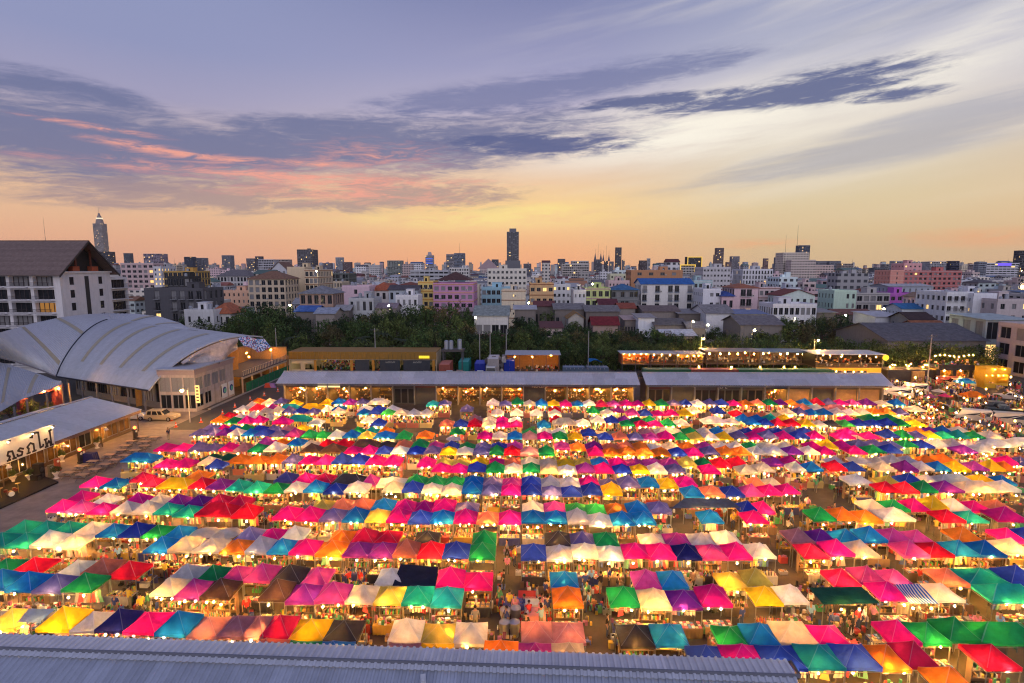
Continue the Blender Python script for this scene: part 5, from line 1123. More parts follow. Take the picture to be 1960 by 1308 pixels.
def big_window(m):
    b = MB(); b.face([(-.5, 0, -.5), (.5, 0, -.5), (.5, 0, .5), (-.5, 0, .5)], 0)
    for k in range(5): x = -.5 + k * .24; b.box(x, x + .035, -.06, -.004, -.5, .5, 1)
    b.box(-.5, .5, -.05, -.004, .46, .5, 1); return b.mesh('window', [m, mat('dark frame', (.05, .04, .045), .5)])
BW = [big_window(M_GLASS), big_window(M_CURT), big_window(M_GLASS), big_window(emis('curtain glow', (1, .45, .12), .35))]
for p, a, ww, wh, f, c in wl1: ob('window', BW[3] if (f, c) == (4, 5) else rn.choice(BW[:3]), hotel, p, a, (ww, 1, wh))
for p, a, ww, wh, f, c in wl2: ob('window', BW[0], hotel, p, a, (ww, 1, wh))
k = MB(); k.box(-2.4, 2.4, -1.3, -.002, -.14, 0, 0); k.box(-2.4, 2.4, -1.3, -1.25, 1.0, 1.06, 1)
for q in range(25): k.box(-2.4 + q * .197, -2.37 + q * .197, -1.29, -1.26, 0, 1.0, 1)
BALC = k.mesh('balcony', [M_HOTEL, mat('balcony rail', (.03, .025, .03), .5, .3)])
cw = (HW - 1.2) / 6
for f in range(7):
    for c in range(6): ob('balcony', BALC, hotel, (-HW + (c + .5) * cw, 0, 1.6 + f * 3.0 + .3))
k = MB(); k.box(.003, .05, HD * .46, HD * .54, 1.5, HH - .8); k.build('dark_stripe', mat('black cladding', (.03, .03, .035), .6), hotel)
k = MB(); k.box(-.002, .35, -.3, HD + .3, HH - .02, HH + .35); k.build('cornice', M_HOTEL, hotel)
wing = MB(); wlw = facade(wing, (-.3, HD + .01, 0), (0, 1, 0), 6.5, HH - 1.2, 7, 1, .8, .74, .6, 1.6, .4); wing.face([(-.3, HD + 6.51, 0), (-12, HD + 6.51, 0), (-12, HD + 6.51, HH - 1.2), (-.3, HD + 6.51, HH - 1.2)]); wing.face([(-.3, HD + .01, HH - 1.2), (-.3, HD + 6.51, HH - 1.2), (-12, HD + 6.51, HH - 1.2), (-12, HD + .01, HH - 1.2)])
wing.build('balcony_wing', M_HOTEL, hotel)
for p, a, ww, wh, f, c in wlw:
    ob('window', BW[0], hotel, p, a, (ww, 1, wh)); ob('balcony', BALC, hotel, (-.3, HD + 3.2, 1.6 + f * 2.87 + .3), math.pi / 2, (1.3, 1, 1))
# gable roof of stepped tile courses
RZ = 30.6; ov = 1.6; slope = math.hypot(HD / 2 + ov, RZ - HH + .6); M_TILE = mat('brown roof tile', objcol=True, rough=.75, var=.3, scale=1.5)
NC = 22; k = MB(); k.box(-HW - 1, 1.4, 0, slope / NC + .12, 0, .10); COURSE = k.mesh('tile_course', M_TILE)
roof = empty('roof'); roof.parent = hotel
for s_ in (-1, 1):
    ang = math.atan2(RZ - HH + .6, HD / 2 + ov)
    for q in range(NC):
        t = q / NC; y = HD / 2 + s_ * (HD / 2 + ov) * (1 - t); z = HH - .6 + (RZ - HH + .6) * t
        o = ob('tile_course', COURSE, roof, (0, y, z), color=jit((.17, .125, .11), .12)); o.rotation_euler = (ang + .02, 0, 0) if s_ < 0 else (ang + .02, 0, math.pi)
        if s_ > 0: o.location.x = -HW + .4
k = MB(); k.box(-HW - 1, 1.5, HD / 2 - .2, HD / 2 + .2, RZ - .05, RZ + .15); k.build('ridge_cap', mat('ridge', (.07, .05, .05), .7), roof)
k = MB(); k.face([(-1.2, 0, HH + .3), (-1.2, HD, HH + .3), (-1.2, HD / 2, RZ - .4)]); k.build('gable_wall', mat('dark timber', (.03, .028, .027), .8, 0, .3, 4), hotel)
for s_ in (-1, 1):
    k = MB(); k.raw([(1.5, HD / 2, RZ + .1), (1.5, HD / 2, RZ - .4), (1.5, HD / 2 + s_ * (HD / 2 + ov), HH - 1.0), (1.5, HD / 2 + s_ * (HD / 2 + ov), HH - .55), (1.3, HD / 2, RZ + .1), (1.3, HD / 2, RZ - .4), (1.3, HD / 2 + s_ * (HD / 2 + ov), HH - 1.0), (1.3, HD / 2 + s_ * (HD / 2 + ov), HH - .55)], [(0, 1, 2, 3), (4, 7, 6, 5), (1, 5, 6, 2), (0, 3, 7, 4), (2, 6, 7, 3)])
    k.build('barge_board', mat('barge', (.05, .04, .04), .6), roof)
    k = MB(); k.box(-1.0, .1, HD / 2 + s_ * 2.9 - 1.0, HD / 2 + s_ * 2.9 + 1.0, HH + .36, HH + 1.5); k.build('planter_box', mat('terracotta box', (.32, .08, .035), .7, 0, .2), hotel)
    k = MB(); k.box(-.6, -.3, HD / 2 + s_ * 2.3 - .18, HD / 2 + s_ * 2.3 + .18, HH + 1.5, RZ - 2.0); k.build('post', mat('red post', (.14, .045, .03), .7), hotel)
ob('antenna', ANTM, hotel, (-9, HD / 2, RZ), scale=(2, 2, 5.5))
OCC.append((hx - HW, hx, hy, hy + HD + 7))
# ================================================================== curved hall
E0, E1 = at_h(108, 721, 4.0), at_h(285, 748, 4.0); C0, C1 = at_h(213, 611, 13.2), at_h(455, 645, 11.2)
def vault(s, u):
    E = E0.lerp(E1, s); C = C0.lerp(C1, s); Fp = C * 2 - E; q = E + (Fp - E) * u; q.z = E.z + (C.z - E.z) * (1 - (2 * u - 1) ** 2) ** .86
    return q
hall = empty('curved_hall', (-70, 95, 0), label='large hall with curved grey corrugated vault roofs at left', cat='hall')
HO = Vector((-70, 95, 0))
def curved(fun, s0, s1, u0, u1, ns, nu, rib, lift=0.0):
    b = MB(); n = ns * 4; pts = []
    for i in range(n + 1):
        s = s0 + (s1 - s0) * i / n; row = []
        for j in range(nu + 1):
            u = u0 + (u1 - u0) * j / nu; p = fun(s, u) - HO; p.z += lift + (rib if i % 4 in (2, 3) and rib else 0); row.append(p)
        pts.append(row)
    V = [p for r in pts for p in r]; w = nu + 1
    b.raw(V, [(i * w + j, (i + 1) * w + j, (i + 1) * w + j + 1, i * w + j + 1) for i in range(n) for j in range(nu)])
    return b
SKY_S = [.20, .40, .60, .82]; NB = 26
SHEETC = (.44, .46, .50)
for k in range(NB):
    s0, s1 = k / NB, (k + 1) / NB
    curved(vault, s0, s1, 0, .66, 6, 18, .05).build('roof_sheet', M_SHEET, hall, color=jit(SHEETC, .05))
M_SKYL = mat('skylight strip', (.34, .30, .21), .4, 0, .15, 2)
for s in SKY_S: curved(vault, s - .016, s + .016, .07, .47, 1, 14, 0, .09).build('skylight_strip', M_SKYL, hall)
def poly(pts):
    L = [0]
    for a, b_ in zip(pts, pts[1:]): L.append(L[-1] + (b_ - a).length)
    def f(t):
        x = t * L[-1]
        for i in range(len(pts) - 1):
            if x <= L[i + 1] + 1e-6: return pts[i].lerp(pts[i + 1], (x - L[i]) / max(1e-6, L[i + 1] - L[i]))
        return pts[-1].copy()
    return f
valley = [vault(0, u) for u in (0, .06, .12, .2, .3, .4, .5)]
Bc = poly([at_h(-70, 668, 9.6), at_h(0, 685, 8.0), at_h(30, 692, 7.1), at_h(58, 701, 6.1), at_h(85, 711, 5.0), E0 + Vector((-.05, 0, 0))] + valley[1:])
Tc = poly([at_h(-90, 662, 12.0), at_h(-30, 645, 12.4), at_h(0, 637, 12.6), at_h(60, 620, 13.2), at_h(115, 608, 13.8), at_h(160, 602, 14.0), at_h(205, 600, 14.0)])
def vl(s, u):
    p = Bc(s).lerp(Tc(s), u); p.z += 1.0 * 4 * u * (1 - u) * (1 - .6 * s) * .45; return p
NL = 14
for k in range(NL): curved(vl, k / NL, (k + 1) / NL, 0, 1, 6, 10, .05).build('roof_sheet', M_SHEET, hall, color=jit(SHEETC, .05))
for s in (.50, .74): curved(vl, s - .012, s + .012, .04, .97, 1, 10, 0, .09).build('skylight_strip', M_SKYL, hall)
Kc = poly([at_h(205, 600, 14.0), at_h(260, 601, 13.9), at_h(305, 606, 13.3), at_h(345, 619, 12.4), at_h(372, 634, 11.6), at_h(400, 640, 11.3)])
def vk(s, u):
    p = vault(s * .62, .5).lerp(Kc(s), u); p.z += .5 * 4 * u * (1 - u) * .5; return p
for k in range(8): curved(vk, k / 8, (k + 1) / 8, 0, 1, 5, 5, .05).build('roof_sheet', M_SHEET, hall, color=jit(SHEETC, .05))
for s in (.28, .6): curved(vk, s - .02, s + .02, .05, .9, 1, 5, 0, .09).build('skylight_strip', M_SKYL, hall)
# dark trim along the valley and the end arch
def trim(pts, r, name, m, parent, off=(0, 0, 0)):
    b = MB()
    for a, c in zip(pts, pts[1:]): b.tube(a - HO + Vector(off), c - HO + Vector(off), r, n=6, cap=False)
    return b.build(name, m, parent, smooth=True)
m_trim = mat('dark flashing', (.03, .035, .05), .5, .3, .1)
trim([vault(0, u / 20 * .46) for u in range(21)], .13, 'valley_flashing', m_trim, hall, (0, 0, .08)); trim([vault(1, u / 24 * .66) for u in range(25)], .16, 'arch_trim', mat('pale trim', (.42, .42, .44), .5), hall)
trim([vault(s / 12, 0) for s in range(13)], .14, 'gutter', m_trim, hall); trim([Bc(s / 24 * .5) for s in range(25)], .15, 'edge_trim', mat('edge trim', (.22, .21, .24), .6), hall)
# lower vault to the left
lowB = poly([at_h(-60, 818, 4), at_h(0, 789, 4), at_h(38, 767, 4.1), at_h(78, 752, 4.3), at_h(118, 737, 4.7)]); lowT = poly([at_h(-60, 690, 7.6), at_h(0, 694, 7.2), at_h(40, 705, 6.6), at_h(80, 718, 5.8), at_h(118, 733, 5.0)])
def vlow(s, u):
    p = lowB(s).lerp(lowT(s), u); p.z += .8 * 4 * u * (1 - u) * .6; return p
low = empty('low_vault', (-70, 95, 0), label='lower curved corrugated roof below the big vault at left edge', cat='roof')
for k in range(8): curved(vlow, k / 8, (k + 1) / 8, 0, 1, 6, 8, .05).build('roof_sheet', M_SHEET, low, color=jit(SHEETC, .05))
for s in (.36, .70): curved(vlow, s - .02, s + .02, .12, .9, 1, 8, 0, .08).build('skylight_strip', M_SKYL, low)
k = MB()
for s in range(6):
    p = lowB(s / 5) - HO; q = lowT(s / 5) - HO; k.tube((p.x, p.y + 1.5, 0), (p.x, p.y + 1.5, p.z), .15, n=6); k.tube((q.x, q.y, 0), (q.x, q.y, q.z), .15, n=6)
k.build('columns', mat('hall column', (.16, .15, .16), .7), low)
# hall walls under the eave
ax = (E1 - E0); ax.z = 0; Lh = ax.length; ax.normalize(); nin = Vector((-ax.y, ax.x, 0))
wall = MB(); o0 = E0 + nin * 3.0 - HO; o0.z = 0
wls = facade(wall, o0, ax, Lh, 5.6, 1, 8, .86, .74, .2, .3, .8); wall.build('wall', mat('hall wall', (.20, .17, .15), .8, 0, .2), hall)
for p, a, ww, wh, f, c in wls: ob('window', BW[0] if c % 3 else BW[1], hall, p, a, (ww, 1, wh))
e2 = vault(1, 0) + nin * 3.0 - HO; e3 = vault(1, 1) - HO; wall = MB(); n_ = 18; top = []
for i in range(n_ + 1):
    u = .06 + .60 * i / n_; p = vault(1, u) - HO - ax * 7.5; top.append(p)
for a, c in zip(top, top[1:]): wall.face([(a.x, a.y, 0), (c.x, c.y, 0), (c.x, c.y, c.z - .3), (a.x, a.y, a.z - .3)])
wall.build('end_wall', mat('ochre hall wall', (.40, .22, .08), .8, 0, .25), hall)
bk = MB(); Lb = vault(0, .02) - HO + nin * 3; bk.face([(Lb.x, Lb.y, 0), (Lb.x - 2, Lb.y + 26, 0), (Lb.x - 2, Lb.y + 26, 7), (Lb.x, Lb.y, 4.6)]); bk.build('side_wall', MATS['hall wall'], hall)
k = MB()
for i in range(6): p = E0.lerp(E1, (i + .5) / 6) + nin * .6 - HO; k.tube((p.x, p.y, 0), (p.x, p.y, 4.3), .16, n=8)
k.build('columns', MATS['hall column'], hall)
dl = MB(); dl.box(-.18, .18, -.18, .18, -.05, .0); DLM = dl.mesh('ceiling_lamp', emis('soffit lamp', (1, .72, .34), 30))
for i in range(5): p = E0.lerp(E1, (i + .6) / 5.2) + nin * 1.6 - HO; ob('ceiling_lamp', DLM, hall, (p.x, p.y, 4.6))
# torn tarpaulin and printed banner hung from the end arch
def cloth(name, fun, nu, nv, m, **kw):
    b = MB(); V = [fun(i / nu, j / nv) for i in range(nu + 1) for j in range(nv + 1)]; w = nv + 1
    b.raw(V, [(i * w + j, (i + 1) * w + j, (i + 1) * w + j + 1, i * w + j + 1) for i in range(nu) for j in range(nv)]); return b.build(name, m, smooth=True, **kw)
from mathutils import noise as mnoise
def tarp(u, v):
    a = vault(1, .16 + .33 * u); out = .5 + .55 * math.sin(u * 9 + v * 3) * v + .8 * v * mnoise.noise(Vector((u * 3, v * 3, 2)))
    drop = (1.4 + 3.0 * (1 - abs(2 * u - 1.25)) + .6 * mnoise.noise(Vector((u * 4, 0, 7)))) * v
    return a + ax * out + Vector((0, 0, -drop - .15))
M_TARP = fabric('pale tarpaulin', trans=.2); cloth('tarpaulin', tarp, 26, 12, M_TARP, color=(.60, .52, .50), label='torn pale tarpaulin draped under the vault end arch', cat='tarpaulin')
m_ban = bpy.data.materials.new('printed banner'); m_ban.use_nodes = True; T = NT(m_ban.node_tree); T.n.clear(); o_ = T.node('ShaderNodeOutputMaterial'); p_ = T.node('ShaderNodeBsdfPrincipled', inp={'Roughness': .5}); T.l.new(p_.outputs[0], o_.inputs[0])
vo = T.node('ShaderNodeTexVoronoi', inp={'Scale': 4.5}); g = T.node('ShaderNodeNewGeometry'); T.l.new(g.outputs['Position'], vo.inputs['Vector'])
sp_ = T.node('ShaderNodeSeparateColor', inp={0: vo.outputs['Color']})
T.l.new(T.ramp(sp_.outputs[0], [(0, (.02, .02, .06)), (.25, (.35, .04, .10)), (.4, (.7, .7, .75)), (.55, (.10, .30, .6)), (.75, (.55, .6, .7)), (1, (.04, .04, .12))], 'CONSTANT'), p_.inputs['Base Color'])
def banner(u, v):
    a = vault(1, .49 + .17 * u); return a + ax * (.5 + 1.6 * v) + Vector((0, 0, -.2 - v * (2.9 - 1.4 * abs(2 * u - 1)) + .25 * math.sin(u * 6)))
cloth('printed_banner', banner, 16, 8, m_ban, label='sagging banner with colourful printed pictures under the arch', cat='banner')
# terrace deck with orange lit wall beside the lane
dk = empty('terrace', (-56, 104, 0), label='raised terrace with railing and orange lit wall beside the lane', cat='terrace')
k = MB(); k.box(-6, 2.2, 0, 20, 3.3, 3.5); k.build('deck', mat('deck slab', (.12, .11, .11), .8), dk)
k = MB(); k.box(-6.2, -6.0, 0, 20, 0, 7.0); k.build('back_wall', mat('ochre hall wall'), dk)
k = MB(); k.box(-6, 2.2, 20.01, 20.2, 0, 6.4); k.build('end_wall', mat('ochre hall wall'), dk)
for q in range(6):
    k = MB(); k.box(1.8, 2.05, q * 3.9, q * 3.9 + .25, 0, 3.3); k.build('column', mat('deck post', (.42, .30, .20), .7), dk)
k = MB(); k.box(2.05, 2.15, 0, 20, 2.9, 3.25)
k.build('edge_beam', mat('edge beam', (.50, .40, .28), .7), dk)
for q in range(28): 
    if q == 0: kk = MB(); kk.box(-.03, .03, -.03, .03, 0, .9); BM_ = kk.mesh('baluster', mat('edge beam'))
    ob('baluster', BM_, dk, (2.1, .3 + q * .71, 3.5))
k = MB(); k.box(2.06, 2.14, 0, 20, 4.4, 4.47); k.build('handrail', mat('edge beam'), dk)
for q in range(4): ob('light_bulb', BULB[0], dk, (-3.5 + q % 2 * 3, 3 + q * 5, 6.0), scale=(1.2,) * 3)
for q in range(3): ob('light_bulb', BULB[0], dk, (1.0, 3 + q * 6, 2.9), scale=(1.2,) * 3)
# two-storey annex with the storefront
an = empty('annex_building', (-58.2, 90.5, 0), label='two-storey annex with glass front and flat grey roof beside the lane', cat='building')
b = MB(); wa = facade(b, (-3.1, 0, 0), (1, 0, 0), 6.2, 6.3, 2, 3, .88, .82, .15, .1, .3); wb2 = facade(b, (3.1, 0, 0), (0, 1, 0), 12.4, 6.3, 2, 5, .8, .72, .12, .1, .3, skip=lambda f, c: c > 3 or (f == 0 and c == 2)); b.face([(-3.1, 12.4, 0), (3.1, 12.4, 0), (3.1, 12.4, 6.3), (-3.1, 12.4, 6.3)]); b.face([(-3.1, 0, 0), (-3.1, 12.4, 0), (-3.1, 12.4, 6.3), (-3.1, 0, 6.3)])
b.build('wall', mat('annex wall', (.46, .38, .34), .8, 0, .2, 1, streaks=.3), an)
for p, a, ww, wh, f, c in wa + wb2: ob('window', WINM[0] if f == 0 else WINM[3], an, p, a, (ww, 1, wh))
k = MB(); k.box(-3.4, 3.3, -.5, 13, 7.2, 7.35); k.build('roof', M_SHEET, an, color=SHEETC)
k = MB(); k.box(-3.2, 3.18, -.1, 12.6, 6.304, 7.196); k.build('fascia', mat('annex fascia', (.34, .27, .27), .6, .2, .1), an)
for q, (u0, lb_) in enumerate(((8.0, 'round blue and green swirl poster on the annex wall'), (10.4, 'white and blue poster beside the pole on the annex wall'))):
    k = MB(); k.box(-55.08, -55.0, 90.5 + u0, 90.5 + u0 + 1.7, .4, 3.0); k.tube((-55.0, 90.5 + u0 + .8, 1.8), (-54.97, 90.5 + u0 + .8, 1.8), .62, n=18, mi=1); k.tube((-54.97, 90.5 + u0 + .95, 1.7), (-54.94, 90.5 + u0 + .95, 1.7), .4, n=16, mi=2)
    k.build('poster', [mat('poster white', (.62, .62, .62), .6), mat('poster blue', (.03, .07, .25), .6), mat('poster green', (.10, .40, .30), .6)], label=lb_, cat='poster')
k = MB(); k.box(-.35, .35, -.06, .06, 0, 3.0, 0)
for q in range(5): k.box(-.22, .22, -.07, -.061, .3 + q * .55, .55 + q * .55, 1)
k.build('lit_sign', [emis('yellow sign', (1, .72, .22), 1.6), mat('sign ink', (.2, .08, .02), .7)], label='tall yellow lit sign by the annex door', cat='sign', loc=(-54.6, 90.2, 1.6))
fe = empty('mesh_fence', (-53.9, 105, 0), label='green mesh fence along the lane below the terrace', cat='fence')
for q in range(9):
    k = MB(); k.box(-.03, .03, -.03, .03, 0, 2.1); k.build('post', M_STEEL, fe, loc=(0, q * 2.5, 0))
    if q < 8:
        k = MB(); k.box(-.01, .01, .04, 2.46, .1, 1.95); k.build('mesh_panel', mat('green netting', (.02, .16, .07), .8, 0, .4, 3), fe, loc=(0, q * 2.5, 0))
# ================================================================== traffic cones, cars
k = MB(); k.tube((0, 0, .05), (0, 0, .8), .17, .04, n=10, mi=0); k.tube((0, 0, .35), (0, 0, .5), .122, .094, n=10, mi=1, cap=False); k.box(-.22, .22, -.22, .22, 0, .05, 0)
CONE = k.mesh('traffic_cone', [mat('cone orange', (.75, .08, .02), .5), mat('cone white', (.7, .7, .7), .5)])
for q, (px, py) in enumerate(((532, 750), (506, 758), (479, 766), (450, 780), (426, 793), (385, 809), (337, 818), (328, 806))):
    p = at_h(px, py, 0); ob('traffic_cone', CONE, None, p, label=f'{ordn(q + 1)} orange traffic cone along the lane, counting from the far end' if q < 7 else 'orange traffic cone behind the golden car', cat='traffic cone', group='traffic cones along the lane')
ty = MB(); ty.tube((0, -.11, 0), (0, .11, 0), .33, n=14); TYRE = ty.mesh('tyre', mat('rubber', (.015, .015, .015), .8))
rm = MB(); rm.tube((0, -.12, 0), (0, -.112, 0), .2, n=10); rm.tube((0, .112, 0), (0, .12, 0), .2, n=10); RIM = rm.mesh('rim', mat('alloy', (.4, .4, .42), .3, .8))
def car(name, label, cat, loc, rz, L, Wd, prof, cab, colr, group=None, wr=1.0, front_glass=True):
    """prof: lower body outline (x, z); cab: cabin outline (x, z) from the front foot over the roof to the rear foot"""
    r = empty(name, loc, rz, label=label, cat=cat, group=group); h = Wd / 2
    b = MB(); n = len(prof); inset = .06
    vs_ = [(x, -h + inset, z) for x, z in prof] + [(x, -h, min(z, .9)) if False else (x, -h + .0, z - .03) for x, z in prof]
    ring = [(-h + .10, .04), (-h, 0), (h, 0), (h - .10, .04)]
    V = []
    for y, s in ((-h + .09, 1), (-h, 0), (h, 0), (h - .09, 1)):
        for x, z in prof: V.append((x * (1 - .0 * s), y, z if s == 0 else z + (.03 if z > .6 else 0)))
    F = [tuple(range(n - 1, -1, -1))] if False else []
    F.append(tuple(reversed(range(0, n)))); F.append(tuple(range(3 * n, 4 * n)))
    # side skins bulge out, top closes between
    for a in range(3):
        for i in range(n): j = (i + 1) % n; F.append((a * n + i, a * n + j, (a + 1) * n + j, (a + 1) * n + i))
    b.raw(V, F); b.build('body', M_OBJG, r, color=colr)
    c = MB(); m_ = len(cab); V = []
    zt = max(z for x, z in cab); zb = min(z for x, z in cab)
    for y in (-1, 1):
        for x, z in cab: V.append((x, y * (h - .06 - .16 * (z - zb) / (zt - zb)), z))
    F = [tuple(reversed(range(m_))), tuple(range(m_, 2 * m_))] + [(i, i + 1, m_ + i + 1, m_ + i) for i in range(m_ - 1)]
    c.raw(V, F); c.build('cabin', M_OBJG, r, color=colr)
    # glass: panels a hair proud of the cabin skin
    def side(x, z, s): return Vector((x, s * (h - .06 - .16 * (z - zb) / (zt - zb) + .006), z))
    x_f = cab[0][0]; x_r = cab[-1][0]; tf = [p for p in cab if p[1] > zt - .08]; xf, xr = tf[0][0], tf[-1][0]; z1, z2 = zb + .05, zt - .12
    def lerp(a, b2, t): return a + (b2 - a) * t
    for s in (-1, 1):
        k = 3 if abs(xr - xf) > 1.6 else 2
        for q in range(k):
            a0 = lerp(x_f, x_r, (q + .08) / k if q else .12); a1 = lerp(x_f, x_r, (q + .92) / k if q < k - 1 else .9); t0 = lerp(xf, xr, (q + .10) / k if q else .03); t1 = lerp(xf, xr, (q + .90) / k if q < k - 1 else .96)
            g_ = MB(); g_.face([side(a0, z1, s), side(a1, z1, s), side(t1, z2, s), side(t0, z2, s)][::s]); g_.build('side_window', M_GLASS, r)
    for (xa, za), (xb, zb2), nm in ((cab[0], cab[1], 'windscreen'), (cab[-1], cab[-2], 'rear_window')):
        d_ = Vector((xb - xa, 0, zb2 - za)).normalized(); nrm = Vector((-d_.z, 0, d_.x)) * (.008 if nm == 'rear_window' else -.008)
        if nm == 'windscreen' and xa < 0: nrm = -nrm
        P = lambda t, y: Vector((lerp(xa, xb, t), y, lerp(za, zb2, t)))
        nn = Vector((1 if xa > 0 else -1, 0, .3)) * .012
        g_ = MB(); g_.face([P(.1, -h + .14) + nn, P(.1, h - .14) + nn, P(.9, h - .24) + nn, P(.9, -h + .24) + nn]); g_.build(nm, M_GLASS, r)
    for sx in (L * .31, -L * .30):
        for sy in (-1, 1):
            w_ = ob('wheel', TYRE, r, (sx, sy * (h - .10), .33 * wr), scale=(wr, 1, wr)); ob('rim', RIM, w_)
    for s in (-1, 1):
        k = MB(); k.box(L / 2 - .06, L / 2 + .01, s * (h - .38) - .16, s * (h - .38) + .16, .62, .8); k.build('headlight', mat('lamp lens', (.6, .6, .6), .1), r)
        k = MB(); k.box(-L / 2 - .01, -L / 2 + .06, s * (h - .25) - .12, s * (h - .25) + .12, .7, .95); k.build('tail_light', mat('tail lens', (.35, .01, .01), .2), r)
    return r
def P_suv(L): return [(L / 2, .35), (L / 2, .75), (L / 2 - .15, .92), (L * .18, 1.02), (-L / 2 + .05, 1.02), (-L / 2, .4), (-L * .38, .28), (L * .38, .28)]
def C_suv(L): return [(L * .19, 1.0), (L * .06, 1.68), (-L * .40, 1.72), (-L * .47, 1.0)]
def P_sed(L): return [(L / 2, .32), (L / 2, .66), (L / 2 - .2, .78), (L * .2, .90), (-L * .32, .93), (-L / 2, .88), (-L / 2, .38), (-L * .38, .25), (L * .38, .25)]
def C_sed(L): return [(L * .2, .88), (L * .03, 1.40), (-L * .20, 1.42), (-L * .36, .92)]
def P_van(L): return [(L / 2, .35), (L / 2, .8), (L / 2 - .08, 1.0), (L * .40, 1.05), (-L / 2, 1.05), (-L / 2, .35), (-L * .38, .28), (L * .38, .28)]
def C_van(L): return [(L * .45, 1.03), (L * .33, 1.85), (-L * .46, 1.95), (-L * .49, 1.03)]
def P_pick(L): return [(L / 2, .4), (L / 2, .85), (L / 2 - .15, 1.0), (L * .2, 1.08), (-L / 2, 1.08), (-L / 2, .5), (-L * .38, .4), (L * .38, .4)]
def C_pick(L): return [(L * .22, 1.05), (L * .12, 1.65), (-L * .08, 1.68), (-L * .12, 1.05)]
car('parked_car', 'golden beige sport utility car parked by the annex', 'car', (-57.6, 85.3, 0), 0, 4.8, 1.85, P_suv(4.8), C_suv(4.8), (.42, .34, .22))
car('parked_car', 'white sedan parked behind the golden car', 'car', (-62.4, 85.6, 0), R(8), 4.4, 1.75, P_sed(4.4), C_sed(4.4), (.60, .60, .62))
# ================================================================== restaurant pavilion
pv = empty('restaurant_pavilion', (-57.0, 40, 0), label='long restaurant pavilion with grey corrugated roof at left', cat='pavilion')
PL = 39.6; ez, rz_ = 3.25, 5.05; run = 7.3; sl = math.hypot(run, rz_ - ez) + .1
PSH = corr_mesh('roof_sheet', 1.98, sl, .25, .035)
ang = math.atan2(rz_ - ez, run)
for q in range(20):
    o = ob('roof_sheet', PSH, pv, (.25, .99 + q * 1.98, ez - .06), color=jit((.46, .475, .51), .08)); o.rotation_euler = Matrix(((0, -math.cos(ang), math.sin(ang)), (1, 0, 0), (0, math.sin(ang), math.cos(ang)))).to_euler()
    o = ob('roof_sheet', PSH, pv, (-2 * run - .25, .99 + q * 1.98, ez - .06), color=jit((.42, .44, .48), .08)); o.rotation_euler = Matrix(((0, math.cos(ang), -math.sin(ang)), (-1, 0, 0), (0, math.sin(ang), math.cos(ang)))).to_euler()
k = MB(); k.box(-run - .2, -run + .2, 0, PL + .1, rz_ + .03, rz_ + .12); k.build('ridge_cap', M_GALV, pv)
b = MB(); wp = facade(b, (-1.4, 0, 0), (0, 1, 0), PL - .4, 3.0, 1, 16, .86, .84, .1, .1, .2); b.face([(-1.4, PL - .4, 0), (-2 * run + 1, PL - .4, 0), (-2 * run + 1, PL - .4, 3.2), (-run, PL - .4, rz_ - .1), (-1.4, PL - .4, 3.3)]); b.face([(-2 * run + 1, 0, 0), (-2 * run + 1, PL, 0), (-2 * run + 1, PL, 3.2), (-2 * run + 1, 0, 3.2)])
b.build('wall', mat('timber front', (.10, .065, .045), .7, 0, .3, 3), pv)
m_amb = mat('amber glass', (.10, .055, .02), .15, 0, .4, 2, spec=.6)
AMB = window_mesh(m_amb)
for p, a, ww, wh, f, c in wp: ob('window', AMB if c % 4 else WINM[0], pv, p, a, (ww, 1, wh))
k = MB(); k.box(-1.25, .15, 0, PL - .2, 2.95, 3.1); k.box(.10, .22, 0, PL - .2, 2.75, 3.18); k.build('fascia', mat('brown fascia', (.16, .10, .08), .7), pv)
for q in range(6): k = MB(); k.tube((0, 0, 0), (0, 0, 2.95), .07, n=6); k.build('post', MATS['timber front'], pv, loc=(-.1, 3 + q * 7.2, 0))
gl = MB(); gl.tube((0, 0, 0), (.7, 0, .15), .025, n=5); gl.tube((.7, 0, -.25), (.7, 0, .12), .28, .06, n=10, cap=False); GLM = gl.mesh('wall_lamp', [mat('enamel shade', (.55, .5, .42), .4)])
for y in (17.2, 24.6, 31.5, 38.6):
    o = ob('wall_lamp', GLM, pv, (.2, y, 2.7)); ob('light_bulb', BULB[0], o, (.7, 0, -.18), scale=(1.2,) * 3)
for y, z in ((16, 1.7), (20.5, 1.6), (27.0, 1.7), (33.8, 1.8)): ob('light_bulb', BULB[0], pv, (-.7, y, z), scale=(.9,) * 3)
